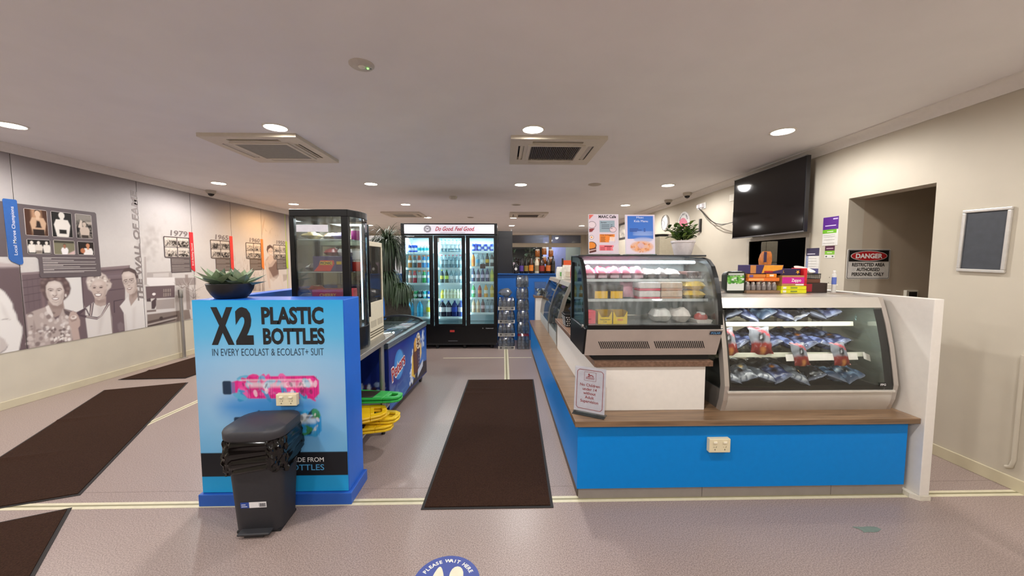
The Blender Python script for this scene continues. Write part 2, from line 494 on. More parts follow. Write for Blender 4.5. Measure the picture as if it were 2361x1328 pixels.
MURAL = [
('6a595b',0.006,1,[3868,1454,4055,1456,4063,964,4070,561,3804,544]),
('b9aba8',0.006,1,[3871,1503,4059,1475,4059,1452,3867,1450]),
('8d7d7d',0.006,1,[3867,1450,4059,1453,4059,1444,3867,1439]),
('e3ded8',0.008,1,[3853,1251,3886,1230,3912,1201,3942,1136,3967,1071,3967,1024,3989,958,3994,902,4028,817,4023,746,3979,559,3804,544]),
('cfc7c0',0.02,0.6,[3876,1097,3906,1032,3933,920,3915,907,3881,997]),
('8f8480',0.004,1,[3864,915,3899,929,3938,911,3898,921]),
('c6bcb6',0.008,1,[3841,758,3878,719,3900,652,3877,611,3829,584]),
('7b6d69',0.004,1,[3829,585,3877,612,3901,652,3896,630,3877,603,3829,575]),
('705f62',0.006,1,[4057,1390,4846,1435,5201,1460,5198,1387,5132,1226,5085,556,4070,561,4063,964]),
('8a797a',0.004,1,[4057,1390,4846,1435,5201,1460,5200,1427,4844,1409,4056,1369]),
('54464a',0.004,1,[5202,1462,5211,1462,5192,1192,5183,1193]),
('54454a',0.004,1,[4848,1391,5175,1414,5175,1405,4847,1381]),
('54454a',0.004,1,[4844,1338,5171,1358,5171,1350,4843,1329]),
('54454a',0.004,1,[4839,1272,5166,1287,5166,1279,4839,1263]),
('85757a',0.02,0.5,[4844,1347,5162,1367,5157,1296,4840,1290]),
('5d4d52',0.004,1,[4879,1144,5107,1157,5106,1142,4878,1130]),
('4d4045',0.004,1,[4966,1000,5097,1012,5096,1002,4977,989,4974,841,4960,843]),
('8a7b7d',0.012,0.6,[4996,688,5037,711,5073,675,5068,595,5018,584,4994,628]),
('564749',0.005,0.8,[4060,1313,4221,1330,4222,1322,4060,1304]),
('564749',0.005,0.8,[4061,1235,4216,1252,4216,1243,4062,1226]),
('564749',0.005,0.8,[4063,1156,4210,1173,4211,1165,4064,1147]),
('564749',0.005,0.8,[4065,1077,4205,1095,4205,1087,4066,1069]),
('5b4b4e',0.005,0.55,[4098,1331,4103,1331,4101,1008,4096,1008]),
('5b4b4e',0.005,0.55,[4142,1329,4147,1329,4145,1002,4141,1003]),
('5b4b4e',0.005,0.55,[4191,1327,4196,1327,4194,996,4190,997]),
('866f70',0.01,0.6,[4217,1326,4237,1325,4240,974,4212,961]),
('dcd8d3',0.006,1,[4450,1323,4616,1325,4614,1018,4629,943,4535,909,4403,971]),
('59494d',0.004,1,[4613,1326,4629,1326,4624,943,4612,945]),
('5f4c4a',0.012,1,[4220,1309,4279,1333,4370,1341,4453,1320,4487,1262,4499,1197,4483,1134,4458,1096,4424,1064,4315,1050,4254,1082,4232,1130,4212,1202,4208,1269]),
('8a7571',0.02,0.7,[4234,1275,16,15]),
('8a7571',0.02,0.7,[4257,1316,16,15]),
('8a7571',0.02,0.7,[4320,1322,17,15]),
('8a7571',0.02,0.7,[4390,1314,18,16]),
('8a7571',0.02,0.7,[4453,1264,18,15]),
('8a7571',0.02,0.7,[4470,1192,18,16]),
('8a7571',0.02,0.7,[4452,1141,18,16]),
('8a7571',0.02,0.7,[4228,1193,16,15]),
('a08d85',0.008,1,[4267,1072,4412,1057,4417,969,4368,897,4317,878,4267,962]),
('8b7870',0.02,0.7,[4271,1029,4406,1014,4414,969,4309,974]),
('cbbdb4',0.008,1,[4262,1240,4289,1281,4346,1293,4394,1271,4419,1222,4430,1178,4421,1091,4394,1028,4354,1004,4312,1018,4281,1066,4264,1114,4256,1174]),
('ddd2ca',0.03,0.8,[4346,1244,60,34]),
('a8978e',0.02,0.7,[4393,1146,4427,1160,4416,1083,4385,1029,4362,1019,4388,1077]),
('b3a299',0.03,0.6,[4279,1142,15,34]),
('e2d8d0',0.02,0.7,[4315,1152,19,21]),
('e0d6ce',0.02,0.6,[4386,1155,18,21]),
('6b5550',0.005,1,[4275,1202,4298,1211,4328,1198,4328,1191,4297,1203,4276,1194]),
('6b5550',0.005,1,[4357,1198,4390,1208,4411,1192,4409,1185,4388,1200,4359,1191]),
('463634',0.005,1,[4282,1187,4302,1191,4324,1180,4301,1177]),
('463634',0.005,1,[4358,1181,4380,1186,4400,1178,4379,1173]),
('87746c',0.006,1,[4314,1139,4334,1121,4360,1136,4354,1121,4334,1111,4317,1123]),
('9c8a81',0.01,0.7,[4349,1184,4356,1183,4360,1140,4350,1136]),
('6d4f4c',0.005,1,[4304,1098,4340,1106,4375,1095,4366,1077,4341,1071,4315,1079]),
('efeae6',0.004,1,[4311,1095,4341,1099,4369,1092,4361,1082,4341,1079,4320,1084]),
('8c786f',0.01,0.6,[4308,1059,4339,1047,4368,1054,4342,1040]),
('d8cec6',0.006,1,[4441,1117,10,19]),
('b2a39c',0.008,1,[4067,944,4140,977,4242,1006,4263,1034,4276,944,4322,852,4352,865,4406,970,4485,916,4523,848,4499,726,4469,574,4131,563,4070,569]),
('8b7b76',0.008,0.75,[4163,757,26,18]),
('70605d',0.008,0.75,[4296,710,15,14]),
('cbbfb8',0.008,0.75,[4474,728,21,23]),
('cbbfb8',0.008,0.75,[4128,731,16,10]),
('cbbfb8',0.008,0.75,[4388,860,11,26]),
('cbbfb8',0.008,0.75,[4405,816,25,28]),
('70605d',0.008,0.75,[4342,583,25,21]),
('8b7b76',0.008,0.75,[4469,858,13,13]),
('70605d',0.008,0.75,[4145,610,23,25]),
('cbbfb8',0.008,0.75,[4226,640,17,21]),
('7d6d6a',0.008,0.75,[4289,601,28,10]),
('7d6d6a',0.008,0.75,[4177,732,13,26]),
('cbbfb8',0.008,0.75,[4449,566,13,23]),
('8b7b76',0.008,0.75,[4307,566,16,11]),
('e0d8d2',0.008,0.75,[4399,544,17,12]),
('70605d',0.008,0.75,[4443,905,26,27]),
('e0d8d2',0.008,0.75,[4089,746,16,20]),
('8b7b76',0.008,0.75,[4276,597,19,29]),
('cbbfb8',0.008,0.75,[4202,918,19,27]),
('8b7b76',0.008,0.75,[4468,798,14,11]),
('d8cec8',0.008,0.75,[4423,797,29,17]),
('7d6d6a',0.008,0.75,[4250,750,26,22]),
('cbbfb8',0.008,0.75,[4102,617,14,21]),
('70605d',0.008,0.75,[4342,577,30,20]),
('70605d',0.008,0.75,[4298,928,29,16]),
('d8cec8',0.008,0.75,[4215,731,10,21]),
('8b7b76',0.008,0.75,[4248,692,21,15]),
('7d6d6a',0.008,0.75,[4260,723,10,16]),
('cbbfb8',0.008,0.75,[4323,819,16,17]),
('cbbfb8',0.008,0.75,[4196,814,14,24]),
('cbbfb8',0.008,0.75,[4107,672,21,12]),
('8b7b76',0.008,0.75,[4262,698,14,14]),
('e0d8d2',0.008,0.75,[4235,687,21,28]),
('d8cec8',0.008,0.75,[4344,843,12,24]),
('8b7b76',0.008,0.75,[4155,750,13,12]),
('cbbfb8',0.008,0.75,[4286,864,14,15]),
('cbbfb8',0.008,0.75,[4388,678,17,13]),
('8b7b76',0.008,0.75,[4177,664,18,22]),
('e0d8d2',0.008,0.75,[4182,745,26,12]),
('cbbfb8',0.008,0.75,[4067,635,26,17]),
('d8cec8',0.008,0.75,[4442,559,11,19]),
('8b7b76',0.008,0.75,[4363,644,21,27]),
('8b7b76',0.008,0.75,[4406,593,13,15]),
('cbbfb8',0.008,0.75,[4081,681,25,26]),
('e0d8d2',0.008,0.75,[4429,695,21,13]),
('e0d8d2',0.008,0.75,[4274,848,20,18]),
('8b7b76',0.008,0.75,[4445,679,13,29]),
('e0d8d2',0.008,0.75,[4274,638,17,14]),
('d8cec8',0.008,0.75,[4272,637,14,15]),
('e0d8d2',0.008,0.75,[4437,865,21,21]),
('d8cec8',0.008,0.75,[4220,669,14,20]),
('e0d8d2',0.008,0.75,[4236,769,25,25]),
('70605d',0.008,0.75,[4104,941,26,25]),
('8b7b76',0.008,0.75,[4107,782,11,11]),
('8b7b76',0.008,0.75,[4224,802,16,13]),
('cbbfb8',0.008,0.75,[4208,900,10,23]),
('e0d8d2',0.008,0.75,[4385,707,17,22]),
('e0d8d2',0.008,0.75,[4385,778,23,18]),
('7d6d6a',0.008,0.75,[4216,764,15,28]),
('d8cec8',0.008,0.75,[4246,933,20,23]),
('70605d',0.008,0.75,[4104,810,11,10]),
('cbbfb8',0.008,0.75,[4186,599,24,15]),
('7d6d6a',0.008,0.75,[4261,893,22,26]),
('7d6d6a',0.008,0.75,[4381,670,16,21]),
('70605d',0.008,0.75,[4388,650,13,25]),
('e0d8d2',0.008,0.75,[4102,927,21,16]),
('e0d8d2',0.008,0.75,[4401,790,10,12]),
('8b7b76',0.008,0.75,[4254,684,21,25]),
('cbbfb8',0.008,0.75,[4083,693,18,14]),
('cbbfb8',0.008,0.75,[4298,896,11,16]),
('eee8e2',0.006,0.85,[4362,616,18,15]),
('e8e0d8',0.006,0.85,[4341,643,10,15]),
('eee8e2',0.006,0.85,[4442,650,12,11]),
('eee8e2',0.006,0.85,[4436,597,12,15]),
('6a5a58',0.006,0.85,[4364,598,13,15]),
('eee8e2',0.006,0.85,[4439,726,14,14]),
('6a5a58',0.006,0.85,[4387,587,15,11]),
('6a5a58',0.006,0.85,[4311,740,13,18]),
('e8e0d8',0.006,0.85,[4424,657,16,17]),
('e8e0d8',0.006,0.85,[4371,658,18,12]),
('eee8e2',0.006,0.85,[4303,632,9,12]),
('eee8e2',0.006,0.85,[4314,635,12,16]),
('6a5a58',0.006,0.85,[4397,723,18,17]),
('6a5a58',0.006,0.85,[4365,679,8,18]),
('eee8e2',0.006,0.85,[4406,596,13,12]),
('6a5a58',0.006,0.85,[4298,649,7,11]),
('e8e0d8',0.006,0.85,[4299,617,8,15]),
('e8e0d8',0.006,0.85,[4394,755,10,9]),
('eee8e2',0.006,0.85,[4295,762,9,12]),
('e8e0d8',0.006,0.85,[4444,747,14,15]),
('e8e0d8',0.006,0.85,[4258,725,11,10]),
('e8e0d8',0.006,0.85,[4379,628,12,14]),
('6a5a58',0.006,0.85,[4281,732,11,13]),
('6a5a58',0.006,0.85,[4362,721,18,13]),
('e8e0d8',0.006,0.85,[4405,620,15,15]),
('eee8e2',0.006,0.85,[4440,601,17,19]),
('8d7d78',0.01,0.6,[4127,874,4140,789,4117,645,4144,564,4125,569,4109,712]),
('e4dcd5',0.006,0.9,[4242,1007,4271,1021,4305,914,4296,881,4252,947]),
('5e4e4e',0.006,0.9,[4406,966,4474,917,4462,857,4414,917]),
('bba59b',0.007,1,[4450,854,4469,905,4502,933,4516,912,4539,904,4567,805,4564,742,4541,714,4552,570,4476,570,4468,727,4450,779]),
('8a766e',0.01,0.7,[4457,840,4490,817,4538,846,4528,811,4481,800]),
('e3d9d1',0.007,1,[4504,851,32,23]),
('a8958c',0.007,1,[4499,856,17,12]),
('d9d3cd',0.007,1,[4632,942,4729,1005,4769,963,4857,953,4913,978,4930,788,4926,561,4636,567,4626,814]),
('c2b9b3',0.03,0.5,[4768,944,4856,939,4826,764,4779,600,4753,605,4776,810]),
('8c7d78',0.004,1,[4915,976,4924,975,4931,565,4920,565]),
('b09d94',0.008,1,[4747,1069,4879,1067,4871,961,4807,942,4743,980]),
('948078',0.02,0.7,[4748,1032,4871,1029,4869,990,4780,986]),
('c8bbb2',0.012,1,[4664,1266,4680,1320,4732,1346,4837,1373,4893,1338,4926,1269,4960,1224,4946,1176,4901,1133,4881,1096,4718,1137,4681,1173]),
('e5ddd5',0.008,0.8,[4878,1311,14,12]),
('a39389',0.008,0.8,[4706,1229,13,12]),
('ded4ca',0.008,0.8,[4708,1259,8,15]),
('ded4ca',0.008,0.8,[4709,1256,13,12]),
('a39389',0.008,0.8,[4795,1320,14,9]),
('ded4ca',0.008,0.8,[4704,1274,10,9]),
('e5ddd5',0.008,0.8,[4757,1342,11,9]),
('8b7b73',0.008,0.8,[4885,1304,17,12]),
('ded4ca',0.008,0.8,[4888,1259,16,8]),
('e5ddd5',0.008,0.8,[4743,1285,13,14]),
('ded4ca',0.008,0.8,[4687,1251,13,10]),
('a39389',0.008,0.8,[4897,1206,17,14]),
('a39389',0.008,0.8,[4825,1312,9,9]),
('ded4ca',0.008,0.8,[4882,1265,17,15]),
('8b7b73',0.008,0.8,[4764,1326,13,15]),
('ded4ca',0.008,0.8,[4874,1298,8,9]),
('a39389',0.008,0.8,[4852,1299,12,12]),
('a39389',0.008,0.8,[4797,1314,8,11]),
('8b7b73',0.008,0.8,[4866,1313,18,14]),
('e5ddd5',0.008,0.8,[4685,1261,6,12]),
('e5ddd5',0.008,0.8,[4814,1331,17,10]),
('a39389',0.008,0.8,[4931,1248,8,14]),
('e5ddd5',0.008,0.8,[4881,1267,15,10]),
('a39389',0.008,0.8,[4935,1279,12,14]),
('e5ddd5',0.008,0.8,[4805,1310,11,14]),
('ded4ca',0.008,0.8,[4883,1297,14,12]),
('8b7b73',0.008,0.8,[4778,1336,7,11]),
('ded4ca',0.008,0.8,[4880,1302,17,14]),
('8b7b73',0.008,0.8,[4762,1315,13,9]),
('8b7b73',0.008,0.8,[4712,1210,8,11]),
('a39389',0.008,0.8,[4723,1270,12,11]),
('a39389',0.008,0.8,[4854,1300,12,9]),
('8b7b73',0.008,0.8,[4911,1255,11,13]),
('ded4ca',0.008,0.8,[4700,1226,12,14]),
('c4b2a8',0.008,1,[4712,1208,4743,1262,4827,1286,4885,1248,4897,1181,4882,1095,4847,1039,4793,1024,4747,1057,4721,1128]),
('d8cac1',0.03,0.8,[4797,1235,52,30]),
('a08e85',0.02,0.7,[4866,1145,4891,1153,4875,1086,4841,1040,4818,1034,4853,1088]),
('463634',0.006,1,[4751,1185,18,8]),
('463634',0.006,1,[4827,1183,21,8]),
('7b665f',0.005,1,[4728,1204,4757,1211,4776,1199,4756,1204]),
('7b665f',0.005,1,[4803,1199,4835,1209,4858,1194,4834,1201]),
('8f7b72',0.006,1,[4773,1142,4790,1130,4810,1140,4804,1127,4789,1122,4777,1129]),
('6a4c49',0.005,1,[4744,1109,4789,1113,4834,1103,4817,1076,4785,1068,4756,1080]),
('f2eeea',0.004,1,[4754,1105,4788,1107,4824,1099,4811,1082,4786,1078,4761,1087]),
('8d7970',0.01,0.5,[4784,1052,25,5]),
('54444b',0.005,1,[4534,896,4634,953,4642,932,4572,877,4668,843,4759,816,4799,831,4886,974,4914,956,4812,819,4753,784,4625,828,4563,856]),
('c9bbb4',0.004,1,[4643,844,4754,802,4804,830,4894,963,4903,958,4808,820,4755,795,4634,836]),
('54444b',0.005,1,[4687,982,4734,1003,4699,836,4664,846,4633,933,4646,941,4673,863]),
('cbbdb6',0.004,1,[4706,989,4719,995,4688,842,4678,845]),
('dcd7d2',0.007,1,[5040,920,5159,1041,5191,915,5312,1059,5400,955,5401,570,5086,566,5084,826]),
('bdb3ad',0.015,0.6,[5092,804,5107,802,5116,576,5091,570]),
('c8bfb9',0.03,0.5,[5209,871,5252,887,5221,598,5189,583]),
('a8968d',0.008,1,[5178,1091,5296,1144,5307,1038,5188,905,5168,999]),
('8b7970',0.02,0.7,[5192,1069,5295,1123,5303,1081,5219,1015]),
('574746',0.008,1,[5092,1339,5108,1379,5135,1416,5207,1431,5282,1397,5320,1321,5320,1216,5289,1187,5172,1224,5117,1298]),
('c6b7ae',0.008,1,[5095,1334,5122,1370,5193,1379,5268,1344,5290,1249,5289,1145,5253,1083,5193,1061,5153,1091,5118,1175,5099,1248]),
('dccfc7',0.03,0.8,[5180,1331,55,29]),
('a39289',0.02,0.7,[5265,1219,5294,1228,5285,1135,5250,1085,5223,1077,5254,1137]),
('b3a299',0.006,1,[5307,1243,15,37]),
('7d6d66',0.004,1,[5141,1236,36,30]),
('bfb0a7',0.004,1,[5141,1236,31,25]),
('463837',0.006,1,[5141,1240,16,6]),
('7d6d66',0.004,1,[5220,1247,37,31]),
('bfb0a7',0.004,1,[5220,1247,32,26]),
('463837',0.006,1,[5220,1252,17,6]),
('6a5854',0.005,1,[5115,1266,5165,1274,5165,1265,5114,1256]),
('6a5854',0.005,1,[5188,1275,5253,1284,5253,1274,5187,1266]),
('8f7d74',0.006,1,[5160,1199,5182,1188,5201,1200,5192,1182,5174,1178]),
('75554f',0.005,1,[5148,1146,5188,1160,5227,1157,5201,1130,5170,1127]),
('ece6e0',0.004,1,[5158,1146,5190,1154,5216,1153,5197,1141,5172,1137]),
('a79d98',0.025,0.28,[5605,1922,22,18]),
('a79d98',0.025,0.28,[5517,1791,37,31]),
('a79d98',0.025,0.28,[5582,1958,39,42]),
('a79d98',0.025,0.28,[5631,2192,25,31]),
('a79d98',0.025,0.28,[5633,1833,40,23]),
('a79d98',0.025,0.28,[5642,1806,14,32]),
('a79d98',0.025,0.28,[5656,1731,12,29]),
('a79d98',0.025,0.28,[5483,1837,24,22]),
('a79d98',0.025,0.28,[5692,1996,21,28]),
('a79d98',0.025,0.28,[5450,1689,21,36]),
('a79d98',0.025,0.28,[5487,1944,37,18]),
('a79d98',0.025,0.28,[5442,1763,25,28]),
('a79d98',0.025,0.28,[5573,1987,35,40]),
('a79d98',0.025,0.28,[5363,1638,19,17]),
('a79d98',0.025,0.28,[5589,1991,24,35]),
('a79d98',0.025,0.28,[5431,1641,24,36]),
('a79d98',0.025,0.28,[5687,1968,40,14]),
('a79d98',0.025,0.28,[5610,1655,35,15]),
('a79d98',0.025,0.28,[5507,2031,19,31]),
('a79d98',0.025,0.28,[5559,1895,29,14]),
('a79d98',0.025,0.28,[5355,1784,27,42]),
('a79d98',0.025,0.28,[5611,1854,34,42]),
('a79d98',0.025,0.28,[5494,1750,23,38]),
('a79d98',0.025,0.28,[5569,1652,39,43]),
('a79d98',0.025,0.28,[5706,1546,14,22]),
('a79d98',0.025,0.28,[5577,1598,26,28]),
('a79d98',0.025,0.28,[5623,1921,37,38]),
('a79d98',0.025,0.28,[5412,1805,11,37]),
('a79d98',0.025,0.28,[5402,1991,13,41]),
('a79d98',0.025,0.28,[5540,1786,22,38]),
('a79d98',0.025,0.28,[5530,1908,24,33]),
('a79d98',0.025,0.28,[5524,1978,29,37]),
('a79d98',0.025,0.28,[5463,1537,22,24]),
('a79d98',0.025,0.28,[5554,1840,19,33]),
('a79d98',0.025,0.28,[5506,1775,32,41]),
('a79d98',0.025,0.28,[5518,1966,32,14]),
('a79d98',0.025,0.28,[5474,1858,33,14]),
('a79d98',0.025,0.28,[5545,1707,18,22]),
('a79d98',0.025,0.28,[5552,1942,17,40]),
('a79d98',0.025,0.28,[5546,1999,31,40]),
('a79d98',0.025,0.28,[5498,1784,27,25]),
('a79d98',0.025,0.28,[5792,2114,26,32]),
('a79d98',0.025,0.28,[5792,1790,12,42]),
('a79d98',0.025,0.28,[5600,1840,26,15]),
('a79d98',0.025,0.28,[5482,1831,16,28]),
('a79d98',0.025,0.28,[5652,1822,17,37]),
('a79d98',0.025,0.28,[5604,1739,38,27]),
('a79d98',0.025,0.28,[5566,1702,34,22]),
('a79d98',0.025,0.28,[5411,1674,27,41]),
('a79d98',0.025,0.28,[5333,1709,22,42]),
('a79d98',0.025,0.28,[5564,1518,19,14]),
('a79d98',0.025,0.28,[5475,1757,34,35]),
('a79d98',0.025,0.28,[5660,1928,11,33]),
('a79d98',0.025,0.28,[5556,1829,38,12]),
('a79d98',0.025,0.28,[5726,1887,22,45]),
('a79d98',0.025,0.28,[5457,1718,24,19]),
('a79d98',0.025,0.28,[5490,1562,34,32]),
('a79d98',0.025,0.28,[5596,1991,18,34]),
('a79d98',0.025,0.28,[5393,1839,19,13]),
('a79d98',0.025,0.28,[5874,1762,17,39]),
('b1a7a2',0.006,1,[5422,1580,5450,1580,5434,1181,5399,1183]),
('aaa09b',0.005,0.8,[5447,1356,5857,1365,5851,1271,5441,1283]),
('c9c2bd',0.005,1,[5542,1338,5797,1341,5793,1283,5539,1286]),
('e3dedb',0.006,1,[5441,1283,5895,1269,5880,1154,5484,1158,5441,1193]),
('6b5a5c',0.006,1,[5414,1158,5886,1146,5873,957,5550,975,5414,982]),
('4e4042',0.006,1,[5414,982,5478,988,5481,932,5417,939]),
('93857f',0.004,1,[5688,1102,5817,1099,5809,989,5680,988]),
('55474a',0.003,1,[5710,1106,5719,1105,5711,992,5701,991]),
('55474a',0.003,1,[5746,1103,5756,1102,5748,988,5738,988]),
('55474a',0.003,1,[5783,1101,5793,1100,5785,985,5775,984]),
('5a4b4c',0.003,1,[5685,1054,5813,1049,5812,1039,5684,1044]),
('efe9e4',0.005,1,[5534,1039,28,19]),
('514345',0.008,1,[5481,932,5564,986,5585,909,5526,822,5480,828]),
('a89d97',0.008,1,[5561,949,5872,944,5860,773,5551,800]),
('c9c2bc',0.008,1,[5411,940,5487,932,5479,809,5402,807]),
('d5cfca',0.008,1,[5402,819,5876,791,5871,719,5411,757]),
('7d6f6a',0.006,1,[5409,818,5552,810,5550,781,5407,788]),
('85776f',0.01,1,[5411,757,6124,740,6145,584,5403,562]),
('5b4d49',0.006,1,[5410,659,5899,688,5897,655,5408,620]),
('524541',0.006,1,[5406,598,5865,627,5863,607,5404,567]),
('b7aca4',0.006,0.8,[5408,620,5897,651,5895,627,5406,598]),
('473b39',0.008,1,[5623,670,30,28]),
('8b7d78',0.008,0.8,[5894,1259,6293,1249,6285,1130,5901,1140]),
('93857f',0.01,0.9,[6083,1305,6139,1304,6156,736,6075,746]),
('a09590',0.006,0.85,[6218,1022,6235,1021,6287,1219]),
('6f615d',0.006,0.85,[6210,911,6227,910,6250,1026]),
('d4cdc8',0.006,0.85,[6218,1022,6235,1021,6046,1081]),
('a09590',0.006,0.85,[6218,1022,6235,1021,6255,1198]),
('6f615d',0.006,0.85,[6210,911,6227,910,6235,1014]),
('d4cdc8',0.006,0.85,[6108,1100,6124,1098,6250,1272]),
('a09590',0.006,0.85,[6013,1092,6028,1091,6137,1183]),
('a09590',0.006,0.85,[6210,911,6227,910,6207,1115]),
('5e504d',0.006,0.85,[6218,1022,6235,1021,6145,1079]),
('6f615d',0.006,0.85,[6013,1092,6028,1091,6211,1202]),
('d4cdc8',0.006,0.85,[6108,1100,6124,1098,6043,1241]),
('6f615d',0.006,0.85,[6013,1092,6028,1091,5861,1197]),
('d4cdc8',0.006,0.85,[6108,1100,6124,1098,6106,1190]),
('5e504d',0.006,0.85,[6218,1022,6235,1021,6458,1102]),
('d4cdc8',0.006,0.85,[6218,1022,6235,1021,6163,1138]),
('a09590',0.006,0.85,[6108,1100,6124,1098,6062,1205]),
('6f615d',0.006,0.85,[6013,1092,6028,1091,5961,1209]),
('d4cdc8',0.006,0.85,[6108,1100,6124,1098,6013,1168]),
('6f615d',0.006,0.85,[6108,1100,6124,1098,6041,1184]),
('a09590',0.006,0.85,[6108,1100,6124,1098,6267,1237]),
('a09590',0.006,0.85,[6218,1022,6235,1021,6433,1053]),
('6f615d',0.006,0.85,[6013,1092,6028,1091,6180,1115]),
('5e504d',0.006,0.85,[6210,911,6227,910,6097,1015]),
('d4cdc8',0.006,0.85,[6218,1022,6235,1021,6073,1135]),
('5e504d',0.006,0.85,[6108,1100,6124,1098,6171,1187]),
('5e504d',0.006,0.85,[6210,911,6227,910,6309,983]),
('5e504d',0.006,0.85,[6210,911,6227,910,6315,948]),
('5e504d',0.006,0.85,[6218,1022,6235,1021,6199,1117]),
('6f615d',0.006,0.85,[6210,911,6227,910,6362,925]),
('6f615d',0.006,0.85,[6013,1092,6028,1091,5936,1154]),
('5e504d',0.006,0.85,[6013,1092,6028,1091,6112,1116]),
('d4cdc8',0.006,0.85,[6013,1092,6028,1091,6149,1112]),
('6f615d',0.006,0.85,[6218,1022,6235,1021,6042,1128]),
('d4cdc8',0.006,0.85,[6218,1022,6235,1021,6348,1133]),
('7a6c66',0.03,0.45,[5899,1114,6022,1119,6275,990,6275,870,6004,864,5883,890]),
('7a6455',0.008,0.55,[7680,1284,7694,1284,7709,1373]),
('8b7565',0.008,0.55,[7518,1245,7531,1245,7525,1382]),
('8b7565',0.008,0.55,[7908,935,7922,934,7902,1015]),
('8b7565',0.008,0.55,[7794,1664,7808,1664,7790,1772]),
('b9a593',0.008,0.55,[7394,1040,7407,1040,7410,1161]),
('7a6455',0.008,0.55,[7897,1637,7911,1638,7902,1739]),
('b9a593',0.008,0.55,[7777,1535,7791,1535,7797,1628]),
('b9a593',0.008,0.55,[7750,1151,7764,1151,7783,1275]),
('b9a593',0.008,0.55,[7931,1481,7945,1481,7933,1629]),
('8b7565',0.008,0.55,[7784,1533,7798,1533,7791,1680]),
('8b7565',0.008,0.55,[8009,1345,8023,1344,8048,1441]),
('a08a78',0.008,0.55,[7726,1359,7739,1359,7736,1467]),
('8b7565',0.008,0.55,[7729,1225,7743,1225,7758,1299]),
('8b7565',0.008,0.55,[7607,940,7620,939,7599,1022]),
('7a6455',0.008,0.55,[7722,1615,7736,1615,7747,1734]),
('7a6455',0.008,0.55,[7631,1471,7644,1471,7641,1566]),
('7a6455',0.008,0.55,[7956,1156,7970,1155,7949,1214]),
('8b7565',0.008,0.55,[7542,1417,7554,1417,7573,1522]),
('a08a78',0.008,0.55,[7532,1368,7544,1367,7544,1431]),
('8b7565',0.008,0.55,[7974,1279,7988,1278,7987,1403]),
('7a6455',0.008,0.55,[7841,1614,7855,1614,7844,1750]),
('a08a78',0.008,0.55,[7497,1467,7510,1467,7525,1565]),
('b9a593',0.008,0.55,[7790,1642,7804,1642,7795,1690]),
('8b7565',0.008,0.55,[7671,931,7685,930,7679,1024]),
('b9a593',0.008,0.55,[7716,1367,7729,1366,7727,1475]),
('a08a78',0.008,0.55,[7436,954,7449,953,7431,1066]),
('a08a78',0.008,0.55,[7932,1107,7946,1107,7936,1187]),
('b9a593',0.008,0.55,[7962,1200,7977,1199,7981,1256]),
('7a6455',0.008,0.55,[7965,1530,7979,1530,8001,1611]),
('8b7565',0.008,0.55,[7435,1306,7448,1306,7454,1438]),
('7a6455',0.008,0.55,[7470,1524,7483,1524,7473,1613]),
('8b7565',0.008,0.55,[8007,1173,8021,1173,8025,1276]),
('b9a593',0.008,0.55,[7603,1247,7616,1247,7623,1350]),
('8b7565',0.008,0.55,[7601,1106,7614,1106,7614,1242]),
('7a6455',0.008,0.55,[7824,1023,7838,1022,7857,1133]),
('a08a78',0.008,0.55,[7515,1069,7527,1068,7550,1205]),
('a08a78',0.008,0.55,[7686,1044,7700,1043,7690,1121]),
('a08a78',0.008,0.55,[7530,1024,7543,1023,7532,1136]),
('b9a593',0.008,0.55,[7638,1531,7651,1531,7639,1604]),
('8b7565',0.008,0.55,[7836,1438,7850,1438,7838,1495]),
('8b7565',0.008,0.55,[7525,1573,7538,1573,7525,1664]),
('7a6455',0.008,0.55,[7806,1223,7820,1223,7822,1287]),
('b9a593',0.008,0.55,[7676,1567,7689,1567,7667,1642]),
('8b7565',0.008,0.55,[7866,1019,7880,1018,7869,1116]),
('7a6455',0.008,0.55,[7950,1156,7964,1155,7954,1226]),
('7a6455',0.008,0.55,[8026,1319,8041,1319,8030,1385]),
('8b7565',0.008,0.55,[7847,1243,7861,1242,7875,1299]),
('7a6455',0.008,0.55,[7689,1283,7702,1282,7699,1415]),
('a08a78',0.008,0.55,[7439,1436,7451,1436,7461,1542]),
('b9a593',0.008,0.55,[8006,1230,8021,1229,8023,1338]),
('b9a593',0.008,0.55,[8001,1030,8015,1029,8039,1154]),
('7a6455',0.008,0.55,[7654,1269,7667,1268,7668,1390]),
('7a6455',0.008,0.55,[7761,1511,7774,1511,7786,1627]),
('7a6455',0.008,0.55,[7615,1578,7629,1579,7617,1714]),
('b9a593',0.008,0.55,[7656,1552,7670,1552,7651,1638]),
('8b7565',0.008,0.55,[7439,1333,7451,1333,7433,1397]),
('b9a593',0.008,0.55,[7758,1615,7772,1616,7766,1700]),
('b9a593',0.008,0.55,[7456,1490,7469,1490,7451,1564]),
('b9a593',0.008,0.55,[7995,1325,8009,1325,8002,1418]),
('8b7565',0.008,0.55,[7832,1499,7846,1499,7856,1625]),
('b9a593',0.008,0.55,[7564,1504,7577,1504,7594,1583]),
('8b7565',0.008,0.55,[7452,1164,7465,1163,7488,1280]),
('8b7565',0.008,0.55,[7624,1615,7637,1615,7624,1742]),
('b9a593',0.008,0.55,[7823,1495,7837,1495,7856,1593]),
('7a6455',0.008,0.55,[7672,1371,7685,1370,7708,1472]),
('7a6455',0.008,0.55,[7673,1475,7686,1475,7668,1547]),
('8b7565',0.008,0.55,[7428,1372,7441,1372,7438,1416]),
('b9a593',0.008,0.55,[7977,1022,7991,1021,7980,1145]),
('b9a593',0.008,0.55,[7781,1261,7795,1260,7784,1405]),
('7a6455',0.008,0.55,[7472,950,7485,949,7484,1067]),
('8b7565',0.008,0.55,[7597,1613,7610,1614,7598,1691]),
('a08a78',0.008,0.55,[7479,1640,7492,1640,7471,1749]),
('7a6455',0.008,0.55,[7439,1102,7451,1102,7453,1184]),
